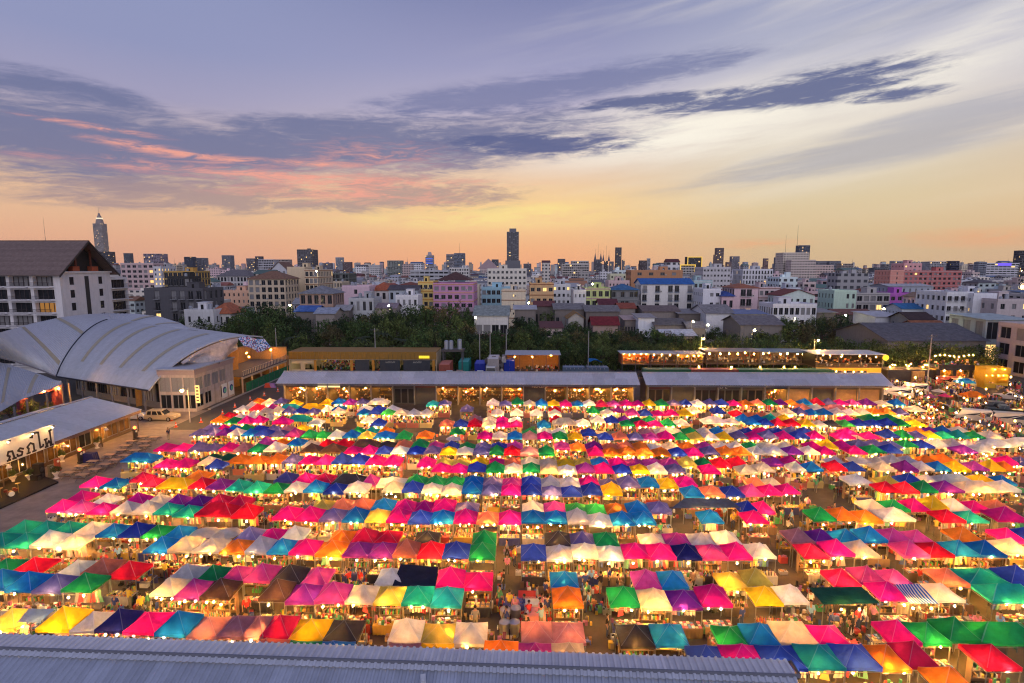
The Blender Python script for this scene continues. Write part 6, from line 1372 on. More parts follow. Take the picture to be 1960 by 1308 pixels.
# sign board with the Thai lettering
sg = empty('sign_board', (-56.55, 63.8, 2.85), label='big white sign board with dark Thai lettering on the pavilion eave', cat='sign')
k = MB(); k.box(-.12, 0, -16, 0, 0, 2.6); k.build('board', mat('sign white', (.72, .66, .58), .7, 0, .1, 1.5), sg)
M_INK = mat('sign lettering', (.02, .018, .02), .6, 0, .2)
LET = {'ฟ': [((495, 1.1), (500, .2)), ((500, .2), (535, .8)), ((535, .8), (568, .2)), ((568, .2), (562, 1.95)), ((478, 1.1), (518, 1.1)), ((550, .18), (592, .18)), ((480, .18), (520, .18)), ((550, 1.95), (585, 2.0))],
       'ไ': [((418, .35), (412, 2.2)), ((412, 2.2), (345, 2.25)), ((345, 2.25), (322, 1.9)), ((418, .35), (455, .42)), ((455, .42), (460, .62)), ((300, 1.95), (335, 1.85))],
       'ถ': [((262, .25), (272, .7)), ((272, .7), (256, .95)), ((256, .95), (300, 1.28)), ((300, 1.28), (337, 1.05)), ((337, 1.05), (338, .25)), ((243, .22), (285, .22)), ((316, .22), (360, .22))],
       'ร': [((208, .92), (168, 1.12)), ((168, 1.12), (140, .92)), ((140, .92), (192, .62)), ((192, .62), (180, .30)), ((180, .30), (132, .32)), ((132, .32), (128, .55))],
       'ด': [((92, .22), (74, 1.1)), ((74, 1.1), (28, 1.18)), ((28, 1.18), (14, .8)), ((14, .8), (40, .62)), ((40, .62), (22, .24)), ((4, .22), (44, .22)), ((70, .22), (112, .22))]}
for ch, st in LET.items():
    k = MB()
    for (x0, v0), (x1, v1) in st:
        a = Vector((0, (x0 - 615) * .01024, v0)); c = Vector((0, (x1 - 615) * .01024, v1)); d_ = c - a; nn = Vector((0, -d_.z, d_.y)).normalized() * .11; e = d_.normalized() * .05
        q0 = [a - e - nn, c + e - nn, c + e + nn, a - e + nn]; k.raw([p + Vector((.004, 0, 0)) for p in q0] + [p + Vector((.03, 0, 0)) for p in q0], [(4, 5, 6, 7), (0, 1, 5, 4), (1, 2, 6, 5), (2, 3, 7, 6), (3, 0, 4, 7)])
    k.build('letter', M_INK, sg)
SPL = MB(); SPL.tube((0, 0, 0), (.8, 0, .1), .02, n=5); SPL.box(.75, .95, -.12, .12, -.04, .1); SPL = SPL.mesh('spot_lamp', M_STEEL)
for y in (-.9, -3.6, -6.6, -10): 
    o = ob('spot_lamp', SPL, sg, (0, y, 2.6)); ob('light_bulb', BULB[1], o, (.72, 0, -.12), scale=(.8,) * 3)
# picnic tables
tt = MB(); tt.box(-.6, .6, -.34, .34, .71, .76); TTM = tt.mesh('tabletop', mat('pale wood', (.40, .25, .15), .6, 0, .25, 3)); be = MB(); be.box(-.6, .6, -.11, .11, .42, .46); BEM = be.mesh('bench', mat('bench wood', (.12, .07, .045), .7, 0, .25, 3))
tl = MB(); tl.tube((0, -.65, 0), (0, .28, .71), .03, n=5); tl.tube((0, .65, 0), (0, -.28, .71), .03, n=5); tl.box(-.02, .02, -.6, .6, .38, .42); TLM = tl.mesh('leg', M_STEEL)
TP = [(1780, 625), (1930, 630), (1630, 680), (1815, 685), (1560, 735), (1800, 738), (1510, 790), (1690, 793), (1365, 850), (1560, 855), (1440, 912), (1160, 930), (1310, 968), (1010, 993), (1185, 1030), (860, 1070), (1030, 1098)]
for q, (zx, zy) in enumerate(TP):
    p = at_h(zx / 6.533, 740 + zy / 6.533, .74); r = empty('picnic_table', (p.x, p.y, 0), rz=.04 * (q % 3 - 1), label=f'{ordn(q + 1)} wooden picnic table outside the pavilion, counting from the far end', cat='table', group='picnic tables outside the pavilion')
    ob('tabletop', TTM, r)
    for s in (-1, 1): ob('bench', BEM, r, (0, s * .58, 0)); ob('leg', TLM, r, (s * .42, 0, 0))
# old petrol pumps, speakers, pots
def pump(px, py, colr, label, globe=True):
    p = at_h(px, py, 0); r = empty('petrol_pump', p, rz=R(80), label=label, cat='petrol pump', group='old petrol pumps')
    k = MB(); k.box(-.28, .28, -.22, .22, 0, .25); k.box(-.23, .23, -.18, .18, .25, 1.55); k.build('body', M_OBJG, r, color=colr)
    k = MB(); k.tube((0, -.2, 1.25), (0, -.185, 1.25), .16, n=12); k.build('dial', mat('dial', (.6, .58, .5), .5), r)
    if globe: ob('globe', MATS_GLOBE, r, (0, 0, 1.78))
k = MB(); k.ball((0, 0, 0), .2, n=10, m=8); MATS_GLOBE = k.mesh('globe', emis('red globe', (1, .16, .03), 9), True)
pump(260, 842, (.03, .025, .025), 'black petrol pump with red lit globe at the pavilion corner'); pump(155, 887, (.02, .02, .022), 'dark petrol pump with glowing globe amid the tables'); pump(160, 884, (.30, .05, .03), 'red petrol pump standing beside the dark pump', False)
pump(99, 915, (.10, .09, .06), 'olive brown petrol pump near the stage', False); pump(111, 902, (.28, .05, .03), 'red petrol pump with white letters near the stage', False)
for q, (px, py, lb_) in enumerate(((26, 925, 'white urn with green bush at the front of the pavilion'), (57, 922, 'white urn with bush beside the black speaker'), (119, 884, 'white urn with bush behind the petrol pumps'), (186, 858, 'white urn with bush at the middle of the pavilion'), (108, 916, 'pale round planter by the red pump'))):
    p = at_h(px, py, 0); r = empty('potted_plant', p, label=lb_, cat='potted plant', group='urns with plants along the pavilion')
    k = MB(); k.tube((0, 0, 0), (0, 0, .12), .28, .22, n=12); k.tube((0, 0, .12), (0, 0, .4), .14, .16, n=12); k.tube((0, 0, .4), (0, 0, .75), .18, .38, n=12); k.build('urn', mat('white urn', (.6, .56, .52), .7), r, smooth=False)
    ob('foliage', CROWN[q % 5], r, (0, 0, 1.15), scale=(.55, .55, .5), color=(.03, .06, .02))
for px, py, lb_ in ((76, 918, 'tall black loudspeaker beside the stage'), (70, 922, 'low black bass speaker under the tall loudspeaker')):
    p = at_h(px, py, 0); k = MB(); hh = 1.9 if px == 76 else .8; k.box(-.4, .4, -.35, .35, 0, hh)
    for z in ([.5, 1.2] if hh > 1 else [.4]): k.tube((.41, 0, z), (.402, 0, z), .26, n=14, mi=1)
    k.build('loudspeaker', [mat('black box', (.012, .012, .013), .6), mat('speaker cone', (.04, .04, .045), .4)], label=lb_, cat='loudspeaker', loc=p)
p = at_h(174, 884, 0); k = MB()
for i in range(9):
    for j in range(9): pass
V = []; n_ = 9
for i in range(n_):
    for j in range(n_):
        x, y = i / 8 * 2 - 1, j / 8 * 2 - 1; m_ = max(abs(x), abs(y)); V.append((x * .8 + .03 * math.sin(j * 3), y * .55, (1.15 + .05 * mnoise.noise(Vector((i * .7, j * .7, 0)))) if m_ < .9 else .02))
k.raw(V, [(i * n_ + j, (i + 1) * n_ + j, (i + 1) * n_ + j + 1, i * n_ + j + 1) for i in range(8) for j in range(8)])
k.build('covered_counter', mat('blue tarp', (.01, .015, .09), .5, 0, .2), label='counter covered with a dark blue tarpaulin beside the pavilion', cat='covered counter', loc=p)
st = [at_h(-20, 985, 0), at_h(112, 925, 0), at_h(60, 905, 0), at_h(-20, 930, 0)]
k = MB(); k.raw([(q.x, q.y, .02) for q in st] + [(q.x, q.y, .2) for q in st], [(4, 5, 6, 7), (0, 1, 5, 4), (1, 2, 6, 5), (2, 3, 7, 6), (3, 0, 4, 7)])
k.build('stage', mat('black stage', (.012, .011, .012), .8), label='low black stage platform in front of the pavilion', cat='stage')
p = at_h(21, 950, .2); dr = empty('drum_kit', p, rz=R(60), label='drum kit standing on the black stage', cat='drum kit')
k = MB(); k.tube((0, -.25, .3), (0, .2, .3), .28, n=14); k.build('bass_drum', mat('drum shell', (.15, .02, .02), .3), dr); k = MB(); k.tube((0, -.27, .3), (0, -.255, .3), .27, n=14); k.build('drum_head', mat('drum skin', (.65, .62, .58), .6), dr)
for dx, dy, z, nm, r0 in ((-.35, .1, .55, 'tom_drum', .17), (.35, .1, .55, 'tom_drum', .17), (.6, .45, .3, 'floor_drum', .2)):
    k = MB(); k.tube((dx, dy, z), (dx, dy, z + .25), r0, n=12); k.build(nm, MATS['drum shell'], dr)
for dx, z in ((-.7, 1.05), (.75, 1.1)):
    k = MB(); k.tube((dx, .3, z), (dx, .3, z + .02), .24, .05, n=12); k.tube((dx, .3, 0), (dx, .3, z), .015, n=5); k.build('cymbal', mat('brass', (.5, .33, .1), .3, .9), dr)
# plum gateway with orange lamps between the roofs
pa, pb_ = at_h(46, 800, 0), at_h(112, 786, 0); gw = empty('gateway', pa, rz=math.atan2(pb_.y - pa.y, pb_.x - pa.x), label='plum red gateway with orange lamps under the curved roofs', cat='gateway'); gl_ = (pb_ - pa).length
for x in (0, gl_):
    k = MB(); k.box(x - .6, x + .6, -.5, .5, 0, 3.6); k.build('pillar', mat('plum wall', (.16, .03, .06), .8, 0, .2), gw)
k = MB(); k.box(-.9, gl_ + .9, -.6, .6, 3.6, 4.5); k.build('beam', MATS['plum wall'], gw)
for x in (.2, gl_ * .55, gl_ - .1): ob('light_bulb', BULB[0], gw, (x, -.85, 3.9), scale=(1.8,) * 3)
for q, (px, py, s) in enumerate(((60, 803, 1.2), (95, 796, 1.0), (20, 815, 1.3))):
    tree(at_h(px, py, 0).x, at_h(px, py, 0).y, 2.6 * s, 1.2 * s, 2, f'small garden bush {("before the left pillar", "before the right pillar", "left")[q]} of the plum gateway', 900 + q, 'garden_bush', 'bush', 'bushes by the gateway', .05)
um = empty('thatch_umbrella', at_h(18, 812, 0), label='thatched garden umbrella left of the plum gateway', cat='umbrella'); k = MB(); k.tube((0, 0, 1.9), (0, 0, 2.6), 1.5, .1, n=14, cap=False); k.build('canopy', mat('thatch', (.20, .12, .06), .9, 0, .4, 5), um); k = MB(); k.tube((0, 0, 0), (0, 0, 2.6), .05, n=6); k.build('pole', M_STEEL, um)
def text_mesh(tx, size, ext, m):
    f_ = bpy.data.curves.new('lettering', 'FONT'); f_.body = tx; f_.size = size; f_.extrude = ext; f_.align_x = 'CENTER'; f_.resolution_u = 3
    o = bpy.data.objects.new('tmp', f_); COL.objects.link(o); dg = bpy.context.evaluated_depsgraph_get()
    me = bpy.data.meshes.new_from_object(o.evaluated_get(dg)); bpy.data.objects.remove(o); me.materials.clear(); me.materials.append(m); return me
def glyph_row(n, h, ext, m, seed):
    # lettering too small to read in the photograph: strokes of the right size and rhythm only
    rn = random.Random(seed); b = MB(); w = h * .62
    for k in range(n):
        x = (k - n / 2) * w * 1.25; t = w * .24
        b.box(x, x + t, -ext, 0, 0, h)
        for z in rn.sample((0, h * .42, h - t), 2): b.box(x + t, x + w, -ext, 0, z, z + t)
    return b.mesh('lettering', m)
# ================================================================== long sheds across the back of the market
M_SHOP = mat('shop front', objcol=True, rough=.6, var=.2, scale=2)
def goods_cloud(n, x0, x1, y0, y1, z0, z1, pal, seed, smin=.08, smax=.3):
    rn = random.Random(seed); b = MB()
    for k in range(n):
        x, y, z = rn.uniform(x0, x1), rn.uniform(y0, y1), rn.uniform(z0, z1); w, d, h = rn.uniform(smin, smax), rn.uniform(smin, smax), rn.uniform(smin, smax); c = jit(rn.choice(pal), .3)
        if rn.random() < .5: b.box(x - w / 2, x + w / 2, y - d / 2, y + d / 2, z, z + h, 0, c)
        else: b.tube((x, y, z), (x, y, z + h), w / 2, w / 2 * rn.uniform(.4, 1), 7, 0, c)
    return b
PAL_W = [(.45, .25, .10), (.55, .40, .2), (.3, .12, .05), (.6, .55, .45), (.12, .07, .04), (.4, .05, .03), (.2, .2, .18)]
PAL_M = [(.45, .44, .42), (.40, .05, .05), (.05, .10, .30), (.48, .33, .05), (.06, .24, .09), (.36, .12, .24), (.10, .07, .05), (.5, .38, .22), (.02, .02, .022), (.34, .18, .07), (.03, .025, .02), (.16, .09, .04)]
def long_shed(label, xa, xb, bays, styles, seed):
    rn = random.Random(seed); Lx = xb - xa; r = empty('market_shed', ((xa + xb) / 2, 94.5, 0), label=label, cat='shed')
    ez, rz_, run = 4.05, 5.55, 3.6; ang = math.atan2(rz_ - ez, run); sl = math.hypot(run, rz_ - ez); n = round(Lx / 2); w = Lx / n
    up = corr_mesh('roof_sheet', w, sl / 2 + .02, .29, .045); 
    for k in range(n):
        base = jit((.52, .51, .54), .06)
        for h_ in (0, 1):
            o = ob('roof_sheet', up, r, (-Lx / 2 + (k + .5) * w, math.cos(ang) * sl / 2 * h_ - .15, ez + math.sin(ang) * sl / 2 * h_ + .04 - .03 * h_), color=jit(base, .08)); o.rotation_euler = (ang, 0, 0)
    k = MB(); k.box(-Lx / 2, Lx / 2, run - .25, run + .1, rz_ + .04, rz_ + .14); k.build('ridge_cap', M_GALV, r)
    k = MB(); k.raw([(-Lx / 2, run + .12, rz_ + .02), (Lx / 2, run + .12, rz_ + .02), (Lx / 2, run + 4.0, 4.2), (-Lx / 2, run + 4.0, 4.2)], [(0, 1, 2, 3)]); k.build('back_slope', M_GALV, r)
    k = MB(); k.box(-Lx / 2 + .6, Lx / 2 - .6, 7.2, 7.4, 0, 4.3); k.box(-Lx / 2 + .6, -Lx / 2 + .8, 2.0, 7.19, 0, 4.2); k.box(Lx / 2 - .8, Lx / 2 - .6, 2.0, 7.19, 0, 4.2); k.build('wall', mat('shed wall', (.12, .10, .09), .8, 0, .2), r)
    bw_ = (Lx - 1.6) / bays; x = -Lx / 2 + .8
    cm = MB(); cm.box(-.1, .1, 1.4, 1.6, 0, 4.0); CMM = cm.mesh('column', mat('steel column', (.20, .19, .19), .5, .4))
    for q in range(bays + 1): ob('column', CMM, r, (x + q * bw_, 0, 0))
    k = MB(); k.box(-Lx / 2 + .3, Lx / 2 - .3, .0, .12, 3.72, 3.98); k.build('gutter', mat('gutter', (.10, .10, .12), .5, .3), r)
    for q in range(bays):
        st = styles[q % len(styles)]; a, c = x + q * bw_ + .12, x + (q + 1) * bw_ - .12
        if q: k = MB(); k.box(x + q * bw_ - .06, x + q * bw_ + .06, 2.1, 7.1, 0, 3.9); k.build('partition', MATS['shed wall'], r)
        k = MB(); k.box(a, c, 1.9, 2.05, 3.0, 3.7); k.build('fascia', M_SHOP, r, color=rn.choice(((.05, .045, .05), (.07, .05, .045), (.10, .03, .025), (.06, .06, .065))))
        if st == 'g':        # dark panelled glass front
            k = MB(); k.box(a, c, 2.2, 2.3, 0, 2.98); k.build('shutter', M_SHOP, r, color=rn.choice(((.06, .06, .065), (.08, .055, .05))))
            for s in range(3):
                k = MB(); k.box(a + .15 + s * (c - a) / 3, a + (s + 1) * (c - a) / 3 - .1, 2.14, 2.19, .2, 2.7); k.build('glass_panel', M_GLASS, r)
        elif st == 'd':
            k = MB(); k.box(a, c, 2.2, 2.3, 0, 2.98); k.build('shutter', M_SHOP, r, color=(.045, .045, .05))
        elif st == 't':
            k = MB(); k.box(a, c, 2.2, 2.3, 0, 2.98); k.build('plywood_wall', M_SHOP, r, color=(.30, .18, .09))
        else:                # open lit shop full of warm things
            g = goods_cloud(70 if st == 'w' else 40, a + .2, c - .2, 2.6, 6.8, .1, 2.7, PAL_W, seed * 31 + q); g.build('goods', M_COL, r, kind='stuff')
            k = MB()
            for s in range(3): k.box(a + .1, c - .1, 6.7, 7.1, .6 + s * .8, .64 + s * .8)
            k.build('shelf', mat('shop shelf', (.16, .09, .05), .7), r)
            for s in range(rn.randint(3, 5) if st == 'w' else 2):
                ob('light_bulb', BULB[0], r, (rn.uniform(a + .4, c - .4), rn.uniform(2.3, 6), rn.uniform(2.0, 2.9)), scale=(1.15,) * 3)
    return r
sL = long_shed('left long market shed with pale corrugated roof and glowing shops', -43.2, 20.4, 16, 'wwwoogdwwowdowww', 3)
sR = long_shed('right long market shed with pale corrugated roof and dark shop fronts', 21.4, 63.8, 10, 'gdgggwtdtt', 5)
k = MB(); k.box(-3.6, 3.6, -.06, .06, 0, .75, 0); k.build('lit_sign', [emis('shop sign', (1, .78, .35), 1.3)], label='glowing yellow shop sign on the left shed fascia', cat='sign', loc=(-34.5, 96.3, 3.05), scale=(.55, 1, 1))
for tx, x, col_, m_, w_ in ((9, 3.2, (.6, .42, .22), None, .42), (3, 35.5, (.55, .48, .45), None, .6)):
    o = ob('shop_lettering', glyph_row(tx, w_, .04, mat('letters ' + str(tx), col_, .6), tx), None, (x, 96.36, 3.12), label='pale raised shop letters above the ' + ('lit middle bays of the left shed' if x < 20 else 'dark glass bays of the right shed'), cat='lettering')
# ================================================================== yellow-brown shop building behind
bs = empty('shop_building', (-36.6, 126, 0), label='long shop building with yellow-brown fascia and lit rooms', cat='shop'); hw = 17.0
k = MB()
for q in range(34):
    x = -hw + q; c_ = 0
    k.box(x + .02, x + .98, -1.55, -1.5, 3.45, 5.15)
k.box(-hw, hw, -1.5, 6, 5.05, 5.2); k.build('fascia', mat('mustard cladding', (.30, .16, .03), .6, .2, .12, 2), bs)
k = MB(); k.box(-hw, hw, 5.8, 6, 0, 5); k.box(-hw, -hw + .2, -1.4, 5.8, 0, 5); k.box(hw - .2, hw, -1.4, 5.8, 0, 5); k.build('wall', mat('cream room', (.55, .46, .30), .8, 0, .1), bs)
k = MB(); k.box(-hw + .2, hw - .2, -1.4, 5.8, 3.3, 3.42); k.build('ceiling', mat('room ceiling', (.5, .47, .4), .8), bs)
for x, wd, c_ in ((6.2, 4.6, (.05, .055, .065)), (12.4, 6.2, (.05, .055, .065)), (-.2, 3.2, (.055, .06, .07))):
    k = MB(); k.box(x - wd / 2, x + wd / 2, -1.2, -1.0, 0, 3.28); k.build('dark_panel', M_OBJ, bs, color=c_)
for x in (-11.0, -2.6, 2.4, 16.3):
    k = MB(); k.box(x - .3, x + .3, -1.35, -1.25, 0, 3.28); k.build('orange_pillar', mat('orange pillar', (.50, .22, .03), .6), bs)
k = MB(); k.box(-16.6, -11.4, -1.1, -.95, 0, 1.0); k.box(-16.6, -11.4, -1.1, -.95, 2.4, 3.28); k.box(-14.5, -13.5, -1.1, -.95, 1.01, 2.39); k.build('cream_panel', mat('cream room'), bs)
g = goods_cloud(240, -10.5, -2.9, .2, 5.4, .2, 2.6, PAL_M, 91, .15, .45); g.build('goods', M_COL, bs, kind='stuff'); g = goods_cloud(50, 2.6, 4.2, .2, 5.4, .2, 2.4, PAL_M, 92, .15, .4); g.build('goods', M_COL, bs, kind='stuff')
tb = MB(); tb.box(-.7, .7, -.08, .08, -.05, 0); TUBE = tb.mesh('tube_lamp', emis('tube lamp', (1, .84, .45), 26))
for x in (-15, -12.6, -9.2, -6.5, -3.8, -.5, 3.2, 8.9, 15.0): ob('tube_lamp', TUBE, bs, (x, 1.2, 3.2))
k = MB(); k.box(9.0, 11.4, -1.62, -1.57, 3.75, 4.35); k.build('lit_sign', emis('yellow shop sign', (1, .75, .05), 1.2), bs, loc=(4.0, 0, 0))
for tx, x in ((8, 6.4), (7, 12.6)):
    o = ob('lettering', glyph_row(tx, .36, .02, mat('wall letters', (.45, .42, .36), .6), tx), bs, (x, -1.204, 2.6))
# ================================================================== containers and trucks in the yard
def container(label, loc, L, rz, colr, H=2.6, Wd=2.44, group='shipping containers', logo=False, name='shipping_container'):
    r = empty(name, loc, rz, label=label, cat='container', group=group); n = int(L / .28); b = MB(); pr = []
    for q in range(n):
        x = -L / 2 + q * L / n; p = L / n; pr += [(x, 0), (x + p * .35, 0), (x + p * .5, .05), (x + p * .85, .05)]
    pr.append((L / 2, 0))
    for s in (-1, 1):
        V = [(x, s * (Wd / 2 - .06 + d_ * 1) - 0, .14) for x, d_ in pr] + [(x, s * (Wd / 2 - .06 + d_), H - .14) for x, d_ in pr]; m_ = len(pr); b.raw(V, [((i, i + 1, m_ + i + 1, m_ + i) if s < 0 else (i + 1, i, m_ + i, m_ + i + 1)) for i in range(m_ - 1)])
    b.build('side_panels', M_OBJ, r, color=colr)
    k = MB()
    for y in (-Wd / 2, Wd / 2 - .14):
        for z in (0, H - .14): k.box(-L / 2, L / 2, y, y + .14, z, z + .14)
    for x in (-L / 2, L / 2 - .14):
        for y in (-Wd / 2, Wd / 2 - .14): k.box(x - .003, x + .143, y - .003, y + .143, .141, H - .141)
    k.build('frame', M_OBJ, r, color=jit(colr, .2))
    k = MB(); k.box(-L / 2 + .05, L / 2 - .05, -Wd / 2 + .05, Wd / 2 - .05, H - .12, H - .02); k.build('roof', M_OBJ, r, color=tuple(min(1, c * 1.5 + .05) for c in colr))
    for s in (-1, 1):
        k = MB(); k.box(-L / 2 + .02, -L / 2 + .10, -Wd / 2 * (s < 0) * .96 + .02, Wd / 2 * (s > 0) * .96 - .02, .15, H - .15)
        for q in (.3, .8): k.tube((-L / 2 - .02, s * q, .2), (-L / 2 - .02, s * q, H - .2), .025, n=5)
        k.build('door', M_OBJ, r, color=colr)
    if logo:
        k = MB(); z = H * .62
        k.raw([(-L * .36 - .55, -Wd / 2 - .004, z), (-L * .36, -Wd / 2 - .004, z - .3), (-L * .36 + .55, -Wd / 2 - .004, z), (-L * .36, -Wd / 2 - .004, z + .3)], [(0, 1, 2, 3)])
        k.raw([(-L * .36 - .28, -Wd / 2 - .01, z), (-L * .36, -Wd / 2 - .01, z - .16), (-L * .36 + .28, -Wd / 2 - .01, z), (-L * .36, -Wd / 2 - .01, z + .16)], [(0, 1, 2, 3)], 1); k.build('logo', [mat('logo white', (.55, .58, .55), .6), mat('logo green', (.03, .12, .06), .6)], r)
    return r
cw_ = 10.0
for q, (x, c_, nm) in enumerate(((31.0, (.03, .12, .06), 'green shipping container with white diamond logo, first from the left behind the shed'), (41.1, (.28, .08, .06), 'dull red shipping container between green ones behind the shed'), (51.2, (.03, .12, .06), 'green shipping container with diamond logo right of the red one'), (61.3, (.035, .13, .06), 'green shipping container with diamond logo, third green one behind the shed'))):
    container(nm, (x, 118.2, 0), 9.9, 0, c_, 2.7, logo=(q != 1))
container('rust red shipping container standing end-on by the shop building', (-17.4, 124.5, 0), 6, R(90), (.32, .09, .06), 2.9)
container('teal shipping container end-on behind the parked pickups', (-13.6, 129.5, 0), 6, R(90), (.02, .22, .20), 2.7)
container('deep blue container end-on beside the grey box truck', (-9.6, 126, 0), 5, R(90), (.015, .03, .28), 2.8)
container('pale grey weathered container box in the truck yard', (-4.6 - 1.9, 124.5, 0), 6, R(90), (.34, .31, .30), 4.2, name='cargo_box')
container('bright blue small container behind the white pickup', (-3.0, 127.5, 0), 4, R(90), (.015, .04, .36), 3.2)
p = lambda px: at_y(px, 700, 120.5).x
car('pickup_truck', 'white pickup with pale blue windscreen facing the market', 'pickup', (p(860), 120.5, 0), R(-90), 4.8, 1.75, P_pick(4.8), C_pick(4.8), (.55, .58, .58)); car('pickup_truck', 'brown open-backed pickup beside the white pickup', 'pickup', (p(879), 121, 0), R(-90), 4.8, 1.75, P_pick(4.8), C_pick(4.8), (.30, .20, .15))
car('pickup_truck', 'white pickup parked before the blue container', 'pickup', (p(919), 120.5, 0), R(-90), 4.8, 1.75, P_pick(4.8), C_pick(4.8), (.60, .62, .63)); car('parked_car', 'small white car parked before the shop building', 'car', (p(811) + .3, 120.5, 0), R(-90), 4.0, 1.7, P_sed(4.0), C_sed(4.0), (.62, .62, .60))
tr = car('cargo_truck', 'white cargo truck with wide windscreen in the yard', 'truck', (p(940), 121.5, 0), R(-90), 6.5, 2.3, [(3.2, .5), (3.2, 1.3), (3.1, 1.5), (1.6, 1.5), (-3.2, 1.0), (-3.2, .6)], [(3.15, 1.48), (2.9, 2.75), (1.6, 2.8), (1.5, 1.48)], (.58, .57, .55), wr=1.25)
k = MB(); k.box(-3.2, 1.2, -1.15, 1.15, 1.05, 2.6); k.build('cargo_bed', M_OBJ, tr, color=(.40, .40, .42))
rk = empty('scrap_heap', (at_y(950, 690, 126).x, 126, 0), label='clutter of crates and machinery in the truck yard', cat='clutter'); goods_cloud(60, -2.5, 2.5, -2, 2, 0, 3.4, [(.2, .19, .2), (.3, .3, .32), (.12, .1, .1), (.4, .38, .36)], 17, .4, 1.1).build('crates', M_COL, rk, kind='stuff')
# water tanks on a raised frame
wt = empty('tank_tower', (at_y(868, 690, 128).x, 128, 0), label='water tanks on a dark raised steel frame', cat='water tank')
for sx in (-1, 1):
    for sy in (-1, 1): k = MB(); k.box(sx * 2.2 - .12, sx * 2.2 + .12, sy * 1.5 - .12, sy * 1.5 + .12, 0, 5.0); k.build('leg', M_STEEL, wt)
k = MB(); k.box(-2.6, 2.6, -1.9, 1.9, 5.0, 5.4); k.build('platform', mat('tank deck', (.08, .07, .065), .8), wt)
for x, h_ in ((-1.6, 1.9), (-.5, 1.9), (1.5, 2.2)): k = MB(); k.tube((x, 0, 5.4), (x, 0, 5.4 + h_), .52, n=14); k.tube((x, 0, 5.4 + h_), (x, 0, 5.6 + h_), .52, .12, n=14); k.build('tank', MATS['tank'], wt)
# ================================================================== bars and pavilions behind the sheds
def bar(label, xa, xb, Y, z0, z1, d, roofc, lamps, back=(.30, .14, .05), posts=4, seed=1, lampmesh=None, lz=None, name='bar_pavilion', corr=False):
    r = empty(name, ((xa + xb) / 2, Y, 0), label=label, cat='bar'); L = xb - xa; rn = random.Random(seed)
    if corr: o = ob('roof', corr_mesh('roof', L + .6, d + .6, .3, .05), r, (0, -.4, z1), color=roofc); o.rotation_euler = (R(3), 0, 0)
    else: k = MB(); k.box(-L / 2 - .3, L / 2 + .3, -.5, d + .2, z1, z1 + .14); k.build('roof', M_SHEET, r, color=roofc)
    k = MB(); k.box(-L / 2, L / 2, d - .1, d, z0, z1 - .02); k.build('back_wall', M_SHOP, r, color=back)
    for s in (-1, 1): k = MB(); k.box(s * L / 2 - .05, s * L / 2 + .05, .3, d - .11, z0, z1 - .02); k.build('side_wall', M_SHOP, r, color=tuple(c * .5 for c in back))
    k = MB(); k.box(-L / 2, L / 2, -.3, d, z0 - .2, z0); k.build('floor', mat('bar floor', (.08, .06, .05), .7), r)
    for q in range(posts): k = MB(); x = -L / 2 + .1 + q * (L - .2) / (posts - 1); k.box(x - .06, x + .06, -.2, -.08, 0, z1); k.build('post', M_STEEL, r)
    k = MB(); k.box(-L / 2, L / 2, -.28, -.22, z0 + .85, z0 + .92)
    for q in range(int(L / .5)): k.box(-L / 2 + q * .5, -L / 2 + q * .5 + .03, -.27, -.23, z0, z0 + .85)
    k.build('railing', M_STEEL, r)
    goods_cloud(int(L * 5), -L / 2 + .3, L / 2 - .3, .3, d - .4, z0, z0 + 1.3, PAL_W + [(.4, .4, .42), (.05, .05, .06)], seed, .15, .5).build('furniture', M_COL, r, kind='stuff')
    for q in range(lamps): ob('lamp', lampmesh or BULB[0], r, (-L / 2 + (q + .5) * L / lamps + rn.uniform(-.2, .2), rn.uniform(.2, d * .5), (lz or z1 - .5) + rn.uniform(-.15, .1)), scale=(1.0,) * 3)
    return r
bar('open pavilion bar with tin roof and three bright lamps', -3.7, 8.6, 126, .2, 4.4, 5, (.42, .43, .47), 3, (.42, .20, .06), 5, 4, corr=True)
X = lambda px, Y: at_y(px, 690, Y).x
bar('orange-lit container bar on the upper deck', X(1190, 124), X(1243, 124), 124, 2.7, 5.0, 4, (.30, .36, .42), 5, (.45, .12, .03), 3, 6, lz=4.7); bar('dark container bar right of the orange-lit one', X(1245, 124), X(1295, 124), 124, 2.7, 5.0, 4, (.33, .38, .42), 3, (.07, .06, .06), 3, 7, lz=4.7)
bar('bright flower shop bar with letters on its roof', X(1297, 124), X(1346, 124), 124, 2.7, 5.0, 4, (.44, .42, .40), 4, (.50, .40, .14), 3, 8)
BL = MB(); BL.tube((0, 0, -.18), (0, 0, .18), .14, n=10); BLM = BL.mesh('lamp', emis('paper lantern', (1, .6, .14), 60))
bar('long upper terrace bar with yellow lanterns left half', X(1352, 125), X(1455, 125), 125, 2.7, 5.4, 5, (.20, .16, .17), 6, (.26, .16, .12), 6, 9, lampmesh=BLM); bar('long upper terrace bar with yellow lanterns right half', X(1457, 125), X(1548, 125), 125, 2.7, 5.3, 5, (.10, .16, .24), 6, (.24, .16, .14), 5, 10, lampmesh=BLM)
for q, px in enumerate((1338, 1400, 1455, 1501, 1522)):
    p_ = at_y(px, 698, 119.6); ob('deck_lamp', BULB[0], None, (p_.x, 119.6, 2.85), scale=(1.8,) * 3, label=f'{ordn(q + 1)} bright deck lamp above the green containers, from the left', cat='lamp', group='deck lamps on the containers')
db = bar('two-storey black corner bar with pale flat roof and yellow stripe', X(1562, 120), X(1690, 120), 120, 2.8, 5.6, 6, (.50, .52, .56), 9, (.02, .02, .022), 4, 11)
